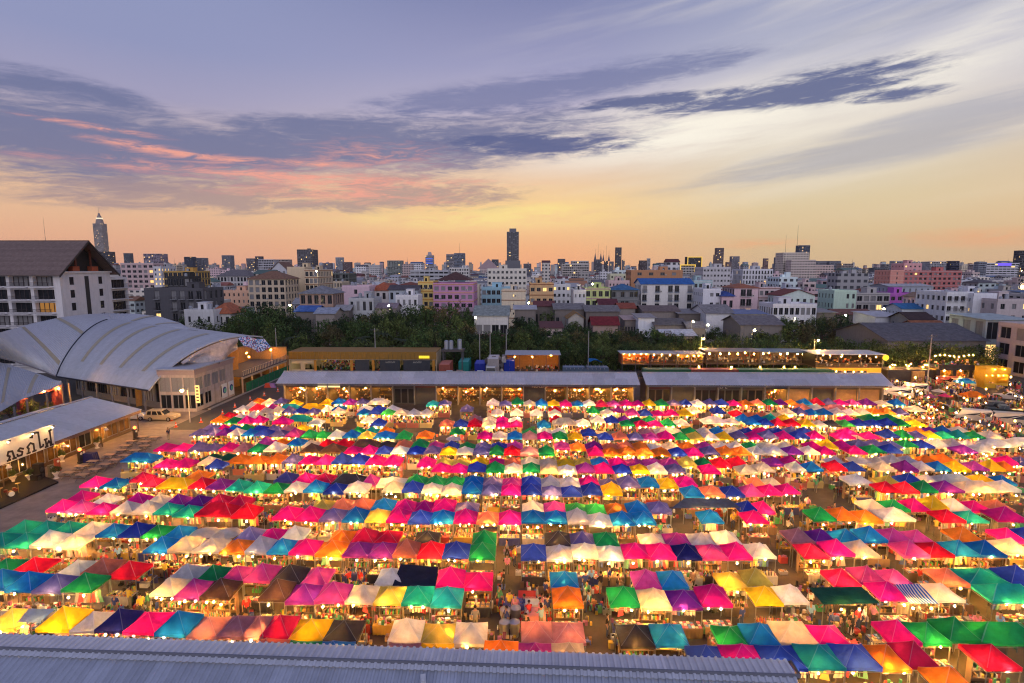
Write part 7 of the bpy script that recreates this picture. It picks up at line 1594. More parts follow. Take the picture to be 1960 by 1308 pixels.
k = MB(); k.box(-7.3, 7.3, -.75, -.45, 2.2, 2.75); k.build('yellow_band', mat('lit amber band', (.6, .30, .02), .5, emit=(1, .45, .03), estr=.7), db); k = MB(); k.box(3.6, 7.2, -.8, -.5, 1.3, 2.15); k.build('amber_panel', MATS['lit amber band'], db)
goods_cloud(80, -6.8, 6.8, .5, 4, 0, 1.8, PAL_W, 61, .15, .4).build('counter_goods', M_COL, db, kind='stuff')
for q in range(8): ob('light_bulb', BULB[0], db, (-6.5 + q * 1.85, -.3, 1.9))
k = MB(); k.tube((0, -.1, 0), (0, .1, 0), .62, n=20); k.build('round_sign', emis('round yellow sign', (1, .62, .04), 1.6), label='round yellow lit sign at the corner of the black bar', cat='sign', loc=(X(1690, 120) + .3, 119.6, 5.0))
# skeleton container frames with a blue tarp
for q, (px, lb_) in enumerate(((1100, 'blue-grey container with open rib roof left of the blue tarp'), (1141, 'blue-grey container with open rib roof below the blue tarp'))):
    c_ = container(lb_, (at_y(px, 700, 121).x, 121, 0), 5.2, 0, (.10, .14, .20), 2.6)
    for s in range(5): k = MB(); k.box(-2 + s * .9, -1.94 + s * .9, -1.6, 1.4, 2.62, 2.70); o = k.build('roof_rib', mat('pale rib', (.36, .33, .32), .6), c_); o.rotation_euler = (.18, 0, 0)
def btarp(u, v): return at_y(1128 + 26 * u, 690, 121) * 1.0 + Vector((0, v * 2.2, 3.6 - at_y(1128 + 26 * u, 690, 121).z + .5 * math.sin(u * 3.1 + v) + .25 * mnoise.noise(Vector((u * 3, v * 3, 1)))))
cloth('blue_tarp', btarp, 12, 8, M_TARP, color=(.02, .16, .42), label='bright blue tarpaulin slung over the container frames', cat='tarpaulin')
ob('roof_lettering', text_mesh('scIssors', 1.15, .05, mat('roof letters', (.34, .36, .40), .5)), None, (X(1321, 124), 123.6, 5.2), rot=(R(90), 0, 0), label='grey raised letters standing on the flower bar roof', cat='lettering')
# blank cream wall, rubble and crash barriers near the lane end
k = MB(); k.box(-56, -54.0, 126.2, 126.5, 0, 4.0); k.box(-66, -56, 126.2, 126.5, 0, 3.6); k.build('yard_wall', mat('peach yard wall', (.50, .33, .22), .9, 0, .3, .8, streaks=.3), label='stained peach yard wall left of the shop building', cat='wall')
for q, (px, c_, nm) in enumerate(((513, (.6, .08, .04), 'red water-filled barrier at the lane end'), (521, (.30, .18, .45), 'violet water-filled barrier beside the red one'))):
    k = MB(); k.prism([(-.75, 0), (.75, 0), (.55, .35), (.45, .9), (-.45, .9), (-.55, .35)], -.25, .25); k.build('road_barrier', M_OBJ, color=c_, loc=at_h(px, 742, 0), label=nm, cat='barrier')
# ================================================================== right side: parking lane, vans, lit restaurants
def G(px, py): return at_h(px, py, 0)
car('passenger_van', 'white passenger van parked right of the long shed', 'van', G(1718, 760), R(152), 4.7, 1.7, P_van(4.7), C_van(4.7), (.60, .60, .60), group='vans'); car('passenger_van', 'second white van behind the first one', 'van', G(1748, 752), R(150), 4.7, 1.7, P_van(4.7), C_van(4.7), (.52, .50, .47), group='vans')
car('passenger_van', 'silver van at the end of the clothes stalls', 'van', G(1862, 806), R(152), 4.7, 1.7, P_van(4.7), C_van(4.7), (.48, .47, .45), group='vans'); car('parked_car', 'dark grey hatchback behind the white vans', 'car', G(1690, 748), R(140), 4.0, 1.7, P_suv(4.0), C_suv(4.0), (.05, .055, .065))
car('parked_car', 'black sport utility car on the parking lane', 'car', G(1893, 786), R(155), 4.6, 1.8, P_suv(4.6), C_suv(4.6), (.015, .015, .018)); car('parked_car', 'dark green pickup beside the black car', 'car', G(1921, 794), R(155), 4.8, 1.8, P_pick(4.8), C_pick(4.8), (.02, .03, .028))
car('parked_car', 'silver sedan near the right picture edge', 'car', G(1930, 765), R(150), 4.3, 1.7, P_sed(4.3), C_sed(4.3), (.36, .38, .42)); car('parked_car', 'pale cream car with flat cover on the parking lane', 'car', G(1925, 812), R(155), 4.6, 1.8, P_van(4.6), C_van(4.6), (.50, .44, .32))
car('food_truck', 'red and white food truck with lights by the blue tent', 'food truck', G(1810, 738), R(165), 4.8, 1.9, P_van(4.8), C_van(4.8), (.45, .05, .03)); car('food_truck', 'cream food truck right of the red one', 'food truck', G(1838, 742), R(165), 4.6, 1.9, P_van(4.6), C_van(4.6), (.55, .40, .22))
# pole lamps: a bare bulb on a thin stand
k = MB(); k.tube((0, 0, 0), (0, 0, 1), .02, n=5); k.box(-.2, .2, -.02, .02, 0, .012); k.box(-.02, .02, -.2, .2, .013, .025); STAND = k.mesh('stand', M_STEEL)
PL_ = [(1703, 731), (1717, 729), (1738, 737), (1748, 737), (1756, 749), (1722, 752), (1733, 756), (1741, 761), (1763, 753), (1777, 761), (1760, 773), (1776, 776), (1783, 779), (1805, 780), (1793, 785), (1813, 742), (1832, 730), (1842, 733), (1851, 766), (1845, 762), (1831, 790), (1848, 800), (1876, 807), (1893, 814), (1919, 815), (1943, 806), (1952, 824), (1935, 722), (1934, 736), (1888, 745), (1944, 758), (1955, 761), (1793, 724), (1880, 702), (1752, 723), (1779, 801), (1768, 800), (1786, 800)]
for q, (px, py) in enumerate(PL_):
    p = at_h(px, py, 2.1); r = empty('lamp_stand', (p.x, p.y, 0), label=f'{ordn(q + 1)} bare bulb on a thin stand among the right-hand street stalls', cat='lamp', group='bare bulbs over the right-hand street stalls')
    ob('stand', STAND, r, scale=(1, 1, 2.02)); ob('light_bulb', BULB[1 if q % 4 == 0 else 0], r, (0, 0, 2.1), scale=(1.2,) * 3)
# restaurants at the far right
rb = empty('lit_restaurant', (0, 0, 0), label='low dark restaurant with three glowing amber bays at far right', cat='restaurant'); xa, xb = at_y(1795, 712, 116).x, at_y(1888, 712, 116).x; Lr = xb - xa; rb.location = ((xa + xb) / 2, 116, 0)
k = MB(); k.box(-Lr / 2, Lr / 2, -.3, 6, 3.0, 3.3); k.build('roof_deck', mat('deck roof', (.05, .045, .04), .8), rb); k = MB(); k.box(-Lr / 2, Lr / 2, 5.8, 6, 0, 3); k.build('back_wall', mat('amber wall', (.50, .26, .06), .8), rb)
for q in range(4): k = MB(); x = -Lr / 2 + q * Lr / 3; k.box(x - .35, x + .35, -.2, .4, 0, 3.0); k.build('pillar', mat('dark pillar', (.04, .035, .03), .8), rb)
for q in range(6): ob('light_bulb', BULB[0], rb, (-Lr / 2 + (q + .5) * Lr / 6, 1.5, 2.6), scale=(1.5,) * 3)
goods_cloud(60, -Lr / 2, Lr / 2, .5, 5, 0, 1.4, PAL_W, 71, .2, .6).build('furniture', M_COL, rb, kind='stuff')
k = MB(); k.box(-Lr / 2, Lr / 2, -.25, -.2, 3.3, 4.1); k.build('railing', mat('dark pillar'), rb)
for q in range(9): ob('light_bulb', BULB[0], rb, (-Lr / 2 + 1 + q * (Lr - 2) / 8, 2.5, 5.6 + .2 * math.sin(q)), scale=(1.25,) * 3)
k = MB()
for q in range(8):
    a = Vector((-Lr / 2 + 1 + q * (Lr - 2) / 8, 2.5, 5.68)); c = Vector((-Lr / 2 + 1 + (q + 1) * (Lr - 2) / 8, 2.5, 5.68)); k.tube(a, c, .015, n=4)
k.tube((-Lr / 2 + .9, 2.5, 3.3), (-Lr / 2 + .9, 2.5, 5.7), .04, n=5); k.tube((Lr / 2 - .9, 2.5, 3.3), (Lr / 2 - .9, 2.5, 5.7), .04, n=5); k.build('light_string', M_STEEL, rb)
goods_cloud(40, -Lr / 2, Lr / 2, .5, 5, 3.3, 4.4, PAL_M, 72, .2, .5).build('rooftop_furniture', M_COL, rb, kind='stuff')
kb = empty('yellow_kiosk', (at_y(1909, 715, 112).x, 112, 0), label='glowing yellow two-level kiosk at the right edge', cat='kiosk')
k = MB(); k.box(-2.4, 2.4, 2.5, 2.7, 0, 4.2); k.box(-2.4, -2.2, 0, 2.5, 0, 4.2); k.box(2.2, 2.4, 0, 2.5, 0, 4.2); k.build('wall', mat('yellow kiosk', (.55, .36, .03), .7), kb); k = MB(); k.box(-2.5, 2.5, -.2, .0, 2.9, 4.2); k.build('sign_panel', mat('yellow kiosk'), kb); k = MB(); k.box(-2.3, 2.3, -.1, .1, 0, 1.0); k.build('counter', mat('yellow kiosk'), kb)
for x, z in ((-1.6, 2.5), (-.4, 2.5), (.8, 2.5), (1.8, 2.5), (-1.0, 3.9), (1.0, 3.9)): ob('light_bulb', BULB[0], kb, (x, -.45 if z > 3 else .6, z), scale=(.6,) * 3)
k = MB(); xa_ = at_y(1700, 708, 117).x; k.box(xa_, at_y(1790, 708, 117).x, 117, 121, 0, 2.8); k.build('dark_bar_block', mat('dark bar wall', (.05, .045, .045), .8, 0, .2), label='dark low bar block right of the corner bar', cat='bar')
for q in range(9): ob('roof_lamp', BULB[q % 4 == 0], None, (xa_ + 1 + q * 1.15, 118 + q % 3, 3.3 + .3 * (q % 2)), scale=(1.3,) * 3, label=f'{ordn(q + 1)} party light above the dark low bar block, from the left', cat='lamp', group='party lights over the dark bar')
k = MB(); k.box(at_y(1748, 705, 116.5).x, at_y(1772, 705, 116.5).x, 116.6, 116.9, 0, 2.6); k.build('plank_screen', mat('lit planks', (.42, .24, .08), .7, 0, .3, 4), label='warm lit plank screen in front of the dark bar', cat='screen')
# big pale building at the right edge with gridded windows
rbx = at_y(1902, 700, 131).x
big = building('pale two-tone building with large gridded windows at the right edge', rbx, rbx + 24, 114, 17, 11.6, (.42, .38, .41), 3, cols=6, wf=.66, hf=.62, roof='flat', cat='building', lit=.0, scols=4, seed=5)
# ================================================================== what stands under the tents
M_CLOTHO = mat('table cloth', objcol=True, rough=.8, var=.1, scale=3)
def goods_mesh(seed, style):
    rn = random.Random(seed); b = MB(); w, d = .92, .36
    if style == 'food':
        nx, ny = rn.choice(((5, 2), (6, 3), (4, 2)))
        for i in range(nx):
            for j in range(ny):
                x = -w + (i + .5) * 2 * w / nx; y = -d + (j + .5) * 2 * d / ny; sx, sy = w / nx * .88, d / ny * .88; c = rn.choice([(.55, .30, .08), (.6, .42, .12), (.45, .14, .05), (.62, .55, .30), (.35, .4, .08), (.6, .2, .1), (.65, .6, .5)])
                b.box(x - sx, x + sx, y - sy, y + sy, .78, .81, 0, (.26, .22, .17))
                for q in range(5): b.ball((x + rn.uniform(-.6, .6) * sx, y + rn.uniform(-.6, .6) * sy, .82), rn.uniform(.04, .075), 0, jit(c, .35), 5, 3)
        for q in range(4): x = rn.uniform(-w, w); b.box(x - .07, x + .07, .2, .3, .79, 1.0 + rn.uniform(0, .25), 0, jit(rn.choice(PAL_M), .2))
    elif style == 'stack':
        for q in range(34):
            x, y = rn.uniform(-w, w), rn.uniform(-d, d); s, h = rn.uniform(.05, .13), rn.uniform(.04, .30); b.box(x - s, x + s, y - s * .8, y + s * .8, .78, .78 + h, 0, jit(rn.choice(PAL_M + [(.5, .46, .38)]), .25))
    elif style == 'bottle':
        for q in range(40):
            x, y = -w + (q % 14 + .5) * 2 * w / 14, -d + (q // 14 + .5) * 2 * d / 3; h = rn.uniform(.12, .28); b.tube((x, y, .78), (x, y, .78 + h), .04, .025, 6, 0, jit(rn.choice(PAL_M), .3))
    else:
        for q in range(24):
            x, y = -w + (q % 8 + .5) * 2 * w / 8, -d + (q // 8 + .5) * 2 * d / 3; b.box(x - .09, x + .09, y - .09, y + .09, .78, .80 + .03 * (q % 3), 0, jit(rn.choice([(.45, .42, .38), (.42, .33, .2), (.05, .05, .06), (.5, .1, .15), (.1, .2, .4)]), .3))
    return b.mesh('goods', M_COL)
STY = ['food', 'stack', 'bottle', 'flat']; SNAME = {'food': 'food trays', 'stack': 'stacked wares', 'bottle': 'bottles', 'flat': 'folded wares'}
GOODS = {s: [goods_mesh(i * 7 + k, s) for i in range(3)] for k, s in enumerate(STY)}
k = MB(); k.box(-.95, .95, -.4, .4, .74, .78); TOPM = k.mesh('tabletop', mat('trestle top', (.35, .28, .2), .6))
k = MB(); V = []
N_ = 22
for i in range(N_ + 1):
    x = -.96 + 1.92 * i / N_; V += [(x, -.41 - .0, .785), (x, -.42 - .03 * math.sin(i * 1.9), .10)]
k.raw(V, [(2 * i, 2 * i + 1, 2 * i + 3, 2 * i + 2) for i in range(N_)]); k.face([(-.96, -.41, .786), (.96, -.41, .786), (.96, .41, .786), (-.96, .41, .786)]); CLM = k.mesh('tablecloth', M_CLOTHO)
k = MB(); k.box(-.02, .02, -.02, .02, 0, .74); TLEG = k.mesh('leg', M_STEEL)
k = MB(); k.tube((-.9, 0, 1.62), (.9, 0, 1.62), .015, n=5)
for s in (-1, 1): k.tube((s * .88, 0, 0), (s * .88, 0, 1.62), .018, n=5); k.tube((s * .88, -.3, .02), (s * .88, .3, .02), .018, n=5)
RACKF = k.mesh('rack_frame', M_STEEL)
def garment(kind):
    b = MB(); pr = {'shirt': [(-.10, .0), (-.26, -.08), (-.24, -.24), (-.16, -.20), (-.17, -.62), (.17, -.62), (.16, -.20), (.24, -.24), (.26, -.08), (.10, .0)], 'dress': [(-.08, 0), (-.16, -.08), (-.12, -.4), (-.26, -1.0), (.26, -1.0), (.12, -.4), (.16, -.08), (.08, 0)], 'trousers': [(-.15, 0), (-.18, -.9), (-.04, -.9), (0, -.3), (.04, -.9), (.18, -.9), (.15, 0)]}[kind]
    b.prism(pr, -.035, .035); return b.mesh('garment', M_CLOTHO)
GAR = [garment('shirt'), garment('dress'), garment('trousers'), garment('shirt')]
GCOL = [(.5, .48, .45), (.02, .02, .022), (.5, .06, .08), (.06, .10, .3), (.55, .42, .1), (.5, .25, .3), (.12, .3, .2), (.3, .2, .14), (.6, .55, .45), (.2, .2, .22)]
k = MB()
for z in (.45, .95, 1.45): k.box(-.9, .9, -.2, .2, z, z + .03)
for s in (-1, 1): k.box(s * .9 - .02, s * .9 + .02, -.2, .2, 0, 1.7)
k.box(-.9, .9, .19, .21, 0, 1.7); SHELF = k.mesh('shelf_unit', mat('shelf board', (.22, .15, .10), .7))
def shelf_goods(seed):
    rn = random.Random(seed); b = MB()
    for z in (.48, .98, 1.48):
        for q in range(13): x = -.83 + q * .138; h = rn.uniform(.1, .32); b.box(x - .055, x + .055, -.15, .1, z + .004, z + h, 0, jit(rn.choice(PAL_M), .3))
    return b.mesh('goods', M_COL)
SGOODS = [shelf_goods(i) for i in range(4)]
rs = random.Random(12); OBST = []
def put_table(t, x, y, rz, sx, where):
    st = rs.choice(STY); r = empty('stall_table', (x, y, 0), rz, label=uniq(f'{SNAME[st]} table {where} {t["short"]}'), cat='table', group='stall tables under the tents'); r.scale = (sx, 1, 1)
    ob('tabletop', TOPM, r); ob('tablecloth', CLM, r, color=rs.choice(((.42, .38, .32), (.32, .04, .03), (.03, .03, .035), (.40, .25, .05), (.05, .06, .18), (.22, .14, .08), (.12, .08, .05)))); ob('goods', rs.choice(GOODS[st]), r, kind='stuff')
    for a in (-.9, .9): ob('leg', TLEG, r, (a, .36, 0))
    OBST.append((x - sx, x + sx, y - .45, y + .45))
def put_rack(t, x, y, sx, where, rz=0.0):
    r = empty('clothes_rack', (x, y, 0), rz, label=uniq(f'clothes rack {where} {t["short"]}'), cat='clothes rack', group='clothes racks under the tents'); r.scale = (sx, 1, 1)
    ob('rack_frame', RACKF, r); g0 = rs.choice(GAR)
    for q in range(8): ob('garment', g0 if rs.random() < .8 else rs.choice(GAR), r, (-.74 + q * .21, rs.uniform(-.02, .02), 1.60), rz=rs.uniform(-.5, .5), color=jit(rs.choice(GCOL), .2))
    OBST.append((x - sx, x + sx, y - .3, y + .3))
def put_shelf(t, x, y, sx, where, rz=0.0):
    r = empty('display_shelf', (x, y, 0), rz, label=uniq(f'display shelf {where} {t["short"]}'), cat='shelf', group='display shelves under the tents'); r.scale = (sx, 1, 1)
    ob('shelf_unit', SHELF, r); ob('goods', rs.choice(SGOODS), r, kind='stuff'); OBST.append((x - sx, x + sx, y - .25, y + .25))
def text_free(x, y): return True
for t in NEAR:
    sx = min(1.3, t['hw'] * .96); x, y, d = t['cx'], t['cy'], t['hd']; front = rs.random()
    if t['of']:
        put_table(t, x, y - d - .12, 0, sx, 'before')
        q = rs.random()
        if q < .45: put_rack(t, x, y + .1, sx, 'inside')
        elif q < .85: put_shelf(t, x, y + .25, sx, 'inside')
    if t['obk']:
        put_table(t, x, y + d + .1, math.pi, sx, 'behind')
# low mats of wares in the aisles: nobody could count them
gm = MB(); rg = random.Random(44); aisle = 0
def under(x, y, pad=.0): return any(t['cx'] - t['hw'] - pad < x < t['cx'] + t['hw'] + pad and t['cy'] - t['hd'] - pad < y < t['cy'] + t['hd'] + pad for t in vis)
def in_market(x, y): return -46 + (y - 30) * .0 < x < 60 and 28.5 < y < 93
for k in range(2600):
    px = rg.uniform(-20, 1980); py = rg.uniform(775, 1235); p = at_h(px, py, .3)
    if not in_market(p.x, p.y) or under(p.x, p.y, .1) or p.x < at_h(120, 950, 0).x - 2: continue
    if not any(abs(t['cx'] - p.x) < 3.2 and abs(t['cy'] - p.y) < 3.2 for t in vis): continue
    if rg.random() < .35: continue
    aisle += 1; c = rg.choice(PAL_M)
    if rg.random() < .5:
        h = rg.uniform(.2, .55); gm.box(p.x - .3, p.x + .3, p.y - .22, p.y + .22, 0, h, 0, jit(rg.choice([(.35, .25, .15), (.5, .48, .45), (.1, .15, .4), (.5, .06, .05), (.06, .3, .1), (.2, .2, .22)]), .2))
        for q in range(5): x, y = p.x + rg.uniform(-.25, .25), p.y + rg.uniform(-.18, .18); gm.ball((x, y, h + .03), rg.uniform(.05, .10), 0, jit(c, .4), 5, 3)
    else:
        for q in range(7): x, y = p.x + rg.uniform(-.5, .5), p.y + rg.uniform(-.35, .35); s = rg.uniform(.06, .15); gm.box(x - s, x + s, y - s, y + s, .01, rg.uniform(.08, .5), 0, jit(rg.choice(PAL_M), .3))
for px, py in PL_:
    p0 = at_h(px, py, 2.1)
    for k in range(9):
        x, y = p0.x + rg.uniform(-2.4, 2.4), p0.y + rg.uniform(-1.6, 1.6); h = rg.uniform(.3, .9); gm.box(x - .35, x + .35, y - .25, y + .25, 0, h, 0, jit(rg.choice(PAL_M), .3))
        for q in range(5): a, e = x + rg.uniform(-.3, .3), y + rg.uniform(-.2, .2); s = rg.uniform(.06, .14); gm.box(a - s, a + s, e - s, e + s, h + .004, h + rg.uniform(.08, .5), 0, jit(rg.choice(PAL_M), .3))
gm.build('market_wares', M_COL, label='jumble of crates bags and wares along the market aisles', cat='wares', kind='stuff')
fg = MB()
for t in FAR:
    x, y, w, d = t['cx'], t['cy'], t['hw'], t['hd']
    for yy in ((y - d,) if t['of'] else ()) + ((y + d * .5,)):
        fg.box(x - w * .92, x + w * .92, yy - .3, yy + .3, 0, .75, 0, jit(rg.choice(((.5, .45, .38), (.3, .1, .08), (.1, .1, .14), (.5, .38, .15))), .3))
        for q in range(16): a, e = x + rg.uniform(-.9, .9) * w, yy + rg.uniform(-.28, .28); s = rg.uniform(.06, .14); fg.box(a - s, a + s, e - s, e + s, .755, .8 + rg.uniform(.05, .4), 0, jit(rg.choice(PAL_M), .3))
    if rg.random() < .5:
        for q in range(8): a = x - w * .85 + q * w * .22; fg.box(a - .05, a + .05, y - .15, y + .15, .8, 1.6, 0, jit(rg.choice(GCOL), .2))
fg.build('far_stall_wares', M_COL, label='mass of goods glowing under the far tents', cat='wares', kind='stuff')
# street stalls on the right: tables and racks along the parking lane
class _S(dict): pass
lane = [((1706, 742), (1960, 842), 20), ((1735, 726), (1930, 790), 12), ((1700, 770), (1830, 812), 9), ((1890, 735), (1960, 780), 5)]
li = 0
for (a0, b0), (a1, b1), n_ in lane:
    for q in range(n_):
        f_ = (q + rs.uniform(.2, .8)) / n_; p = at_h(a0 + (a1 - a0) * f_, b0 + (b1 - b0) * f_ + rs.uniform(-4, 4), 0)
        if under(p.x, p.y, .3): continue
        li += 1; t = {'short': f'{ordn(li)} right-hand street stall from the shed'}; ang = math.atan2((at_h(a1, b1, 0) - at_h(a0, b0, 0)).y, (at_h(a1, b1, 0) - at_h(a0, b0, 0)).x)
        if rs.random() < .55: put_table(t, p.x, p.y, ang, 1.0, 'at')
        else: put_rack(t, p.x, p.y, 1.0, 'at', ang)
# ================================================================== flat awnings and umbrellas
def awning(label, cs, colr, z0=2.55, z1=2.2, m=None, name='awning'):
    (x0, y0), pts = cs; P = [at_h(x0 + a / ZS, y0 + b_ / ZS, z) for (a, b_), z in zip(pts, (z0, z0, z1, z1))]; r = empty(name, ((P[0] + P[2]) / 2).to_2d().to_3d(), label=label, cat='awning'); o = r.location
    b = MB(); n_ = 8; V = []
    for i in range(n_ + 1):
        for j in range(n_ + 1):
            u, v = i / n_, j / n_; p = (P[0] * (1 - u) + P[1] * u) * (1 - v) + (P[3] * (1 - u) + P[2] * u) * v; p = p - o; p.z += -.16 * math.sin(u * 3.14) * math.sin(v * 3.14) + .05 * mnoise.noise(Vector((u * 4, v * 4, x0))); V.append(p)
    w = n_ + 1; b.raw(V, [(i * w + j, i * w + j + 1, (i + 1) * w + j + 1, (i + 1) * w + j) for i in range(n_) for j in range(n_)]); b.build('canopy', m or M_FAB, r, color=colr)
    for p in P: ob('leg', LEGM, r, (p.x - o.x, p.y - o.y, 0), scale=(1, 1, p.z / EAVE_Z))
    for q in range(2): ob('light_bulb', BULB[q], r, ((P[3].x + P[2].x) / 2 - o.x + (q - .5) * 1.2, P[3].y - o.y + .2, 1.75))
awning('wide navy tarpaulin awning in the front left block', ((480, 974), [(1125, 415), (1405, 437), (1385, 580), (1060, 580)]), (.015, .02, .05))
awning('wide slate blue tarpaulin awning right of the centre', ((960, 640), [(1370, 1230), (1700, 1232), (1790, 1300), (1270, 1305)]), (.07, .10, .17)); awning('dark green flat awning in the front right block', ((1460, 974), [(345, 590), (740, 585), (880, 710), (455, 720)]), (.01, .07, .055))
awning('pale blue-grey sheet awning weighed down with stones at front left', ((0, 974), [(215, 750), (420, 750), (290, 855), (130, 850)]), (.26, .36, .55))
m_str = fabric('striped awning'); T = NT(m_str.node_tree); g = T.node('ShaderNodeNewGeometry'); wv = T.node('ShaderNodeTexWave', inp={'Scale': 1.6}); T.l.new(g.outputs['Position'], wv.inputs['Vector']); cl_ = T.ramp(wv.outputs['Color'], [(0, (.02, .10, .45)), (.55, (.02, .10, .45)), (.6, (.5, .55, .62)), (1, (.5, .55, .62))], 'CONSTANT')
for n_ in T.n:
    if n_.bl_idname in ('ShaderNodeBsdfPrincipled',): T.l.new(cl_, n_.inputs['Base Color'])
    if n_.bl_idname == 'ShaderNodeBsdfTranslucent': T.l.new(cl_, n_.inputs['Color'])
awning('blue and white striped awning beside a white tent', ((1460, 974), [(985, 565), (1175, 565), (1325, 712), (1105, 712)]), (.02, .1, .45), m=m_str)
def parasol(label, px, py, colr, r0=1.2, z=2.3):
    p = at_h(px, py, z); r = empty('parasol', (p.x, p.y, 0), label=label, cat='parasol', group='parasols among the tents'); b = MB(); n_ = 10
    V = [(0, 0, z)] + [(math.cos(2 * math.pi * i / n_) * r0, math.sin(2 * math.pi * i / n_) * r0, z - .5 - .03 * (i % 2)) for i in range(n_)]; b.raw(V, [(0, 1 + i, 1 + (i + 1) % n_) for i in range(n_)]); b.build('canopy', M_FAB, r, color=colr); k = MB(); k.tube((0, 0, 0), (0, 0, z), .025, n=5); k.build('pole', M_STEEL, r)
parasol('left cream parasol among the front left stalls', 390, 1010, (.70, .62, .5)); parasol('right cream parasol among the front left stalls', 432, 1011, (.70, .62, .5)); parasol('blue and white parasol by the centre aisle', 868, 833, (.30, .35, .6), 1.0); parasol('left dark green parasol between orange and blue tents', 408, 868, (.01, .09, .05)); parasol('right dark green parasol between orange and blue tents', 437, 868, (.01, .09, .05))
parasol('multicoloured parasol in the right street stalls', 1782, 754, (.25, .06, .2), 1.0); parasol('pink parasol in the right street stalls', 1809, 753, (.6, .05, .2), 1.0); parasol('pale parasol in the right street stalls', 1797, 744, (.6, .6, .55), 1.1)
# dining tables and stools by the front centre aisle
k = MB(); k.tube((0, 0, .40), (0, 0, .44), .17, n=10)
for a in range(4): k.tube((.11 * math.cos(a * 1.57 + .78), .11 * math.sin(a * 1.57 + .78), .4), (.16 * math.cos(a * 1.57 + .78), .16 * math.sin(a * 1.57 + .78), 0), .02, n=4)
STOOL = k.mesh('plastic_stool', M_OBJ); ns_ = 0
for q, (px, py, lb_) in enumerate(((985, 1150, 'blue-clothed dining table by the front centre aisle'), (1010, 1138, 'red dining table by the front centre aisle'), (1025, 1170, 'pink dining table with diners by the front centre aisle'), (1022, 1150, 'white dining table behind the pink one'))):
    p = at_h(px, py, .75); r = empty('dining_table', (p.x, p.y, 0), label=lb_, cat='table'); ob('tabletop', TOPM, r, scale=(.7, 1.2, .95)); ob('tablecloth', CLM, r, scale=(.7, 1.2, .95), color=((.10, .12, .35), (.5, .03, .03), (.6, .25, .28), (.6, .58, .55))[q])
    for a in (-.5, .5):
        for e in (-.4, .4): ob('leg', TLEG, r, (a, e, 0))
    for s in (-1, 1):
        for e in (-.35, .35): ns_ += 1; ob('plastic_stool', STOOL, None, (p.x + s * .95, p.y + e, 0), color=(.5, .04, .04), label=f'red plastic stool at {"near" if e < 0 else "far"} {"left" if s < 0 else "right"} side of the {lb_.split(" by")[0].split(" behind")[0].split(" with")[0]}', cat='stool', group='stools at the dining tables')
for e_, (px, py) in enumerate(((966, 1190), (985, 1190), (967, 1166), (987, 1163))):
    p = at_h(px, py, 1.0); k = MB(); k.tube((0, 0, 0), (0, 0, .55), .28, .3, n=12); k.tube((0, 0, .55), (0, 0, 1.0), .34, .36, n=14); k.tube((0, 0, 1.0), (0, 0, 1.15), .36, .06, n=14); k.build('steamer_pot', mat('aluminium pot', (.55, .53, .5), .3, .8, .1), label=('front left', 'front right', 'back left', 'back right')[e_] + ' big aluminium steamer pot in the front centre aisle', cat='pot', loc=(p.x, p.y, 0), group='steamer pots')
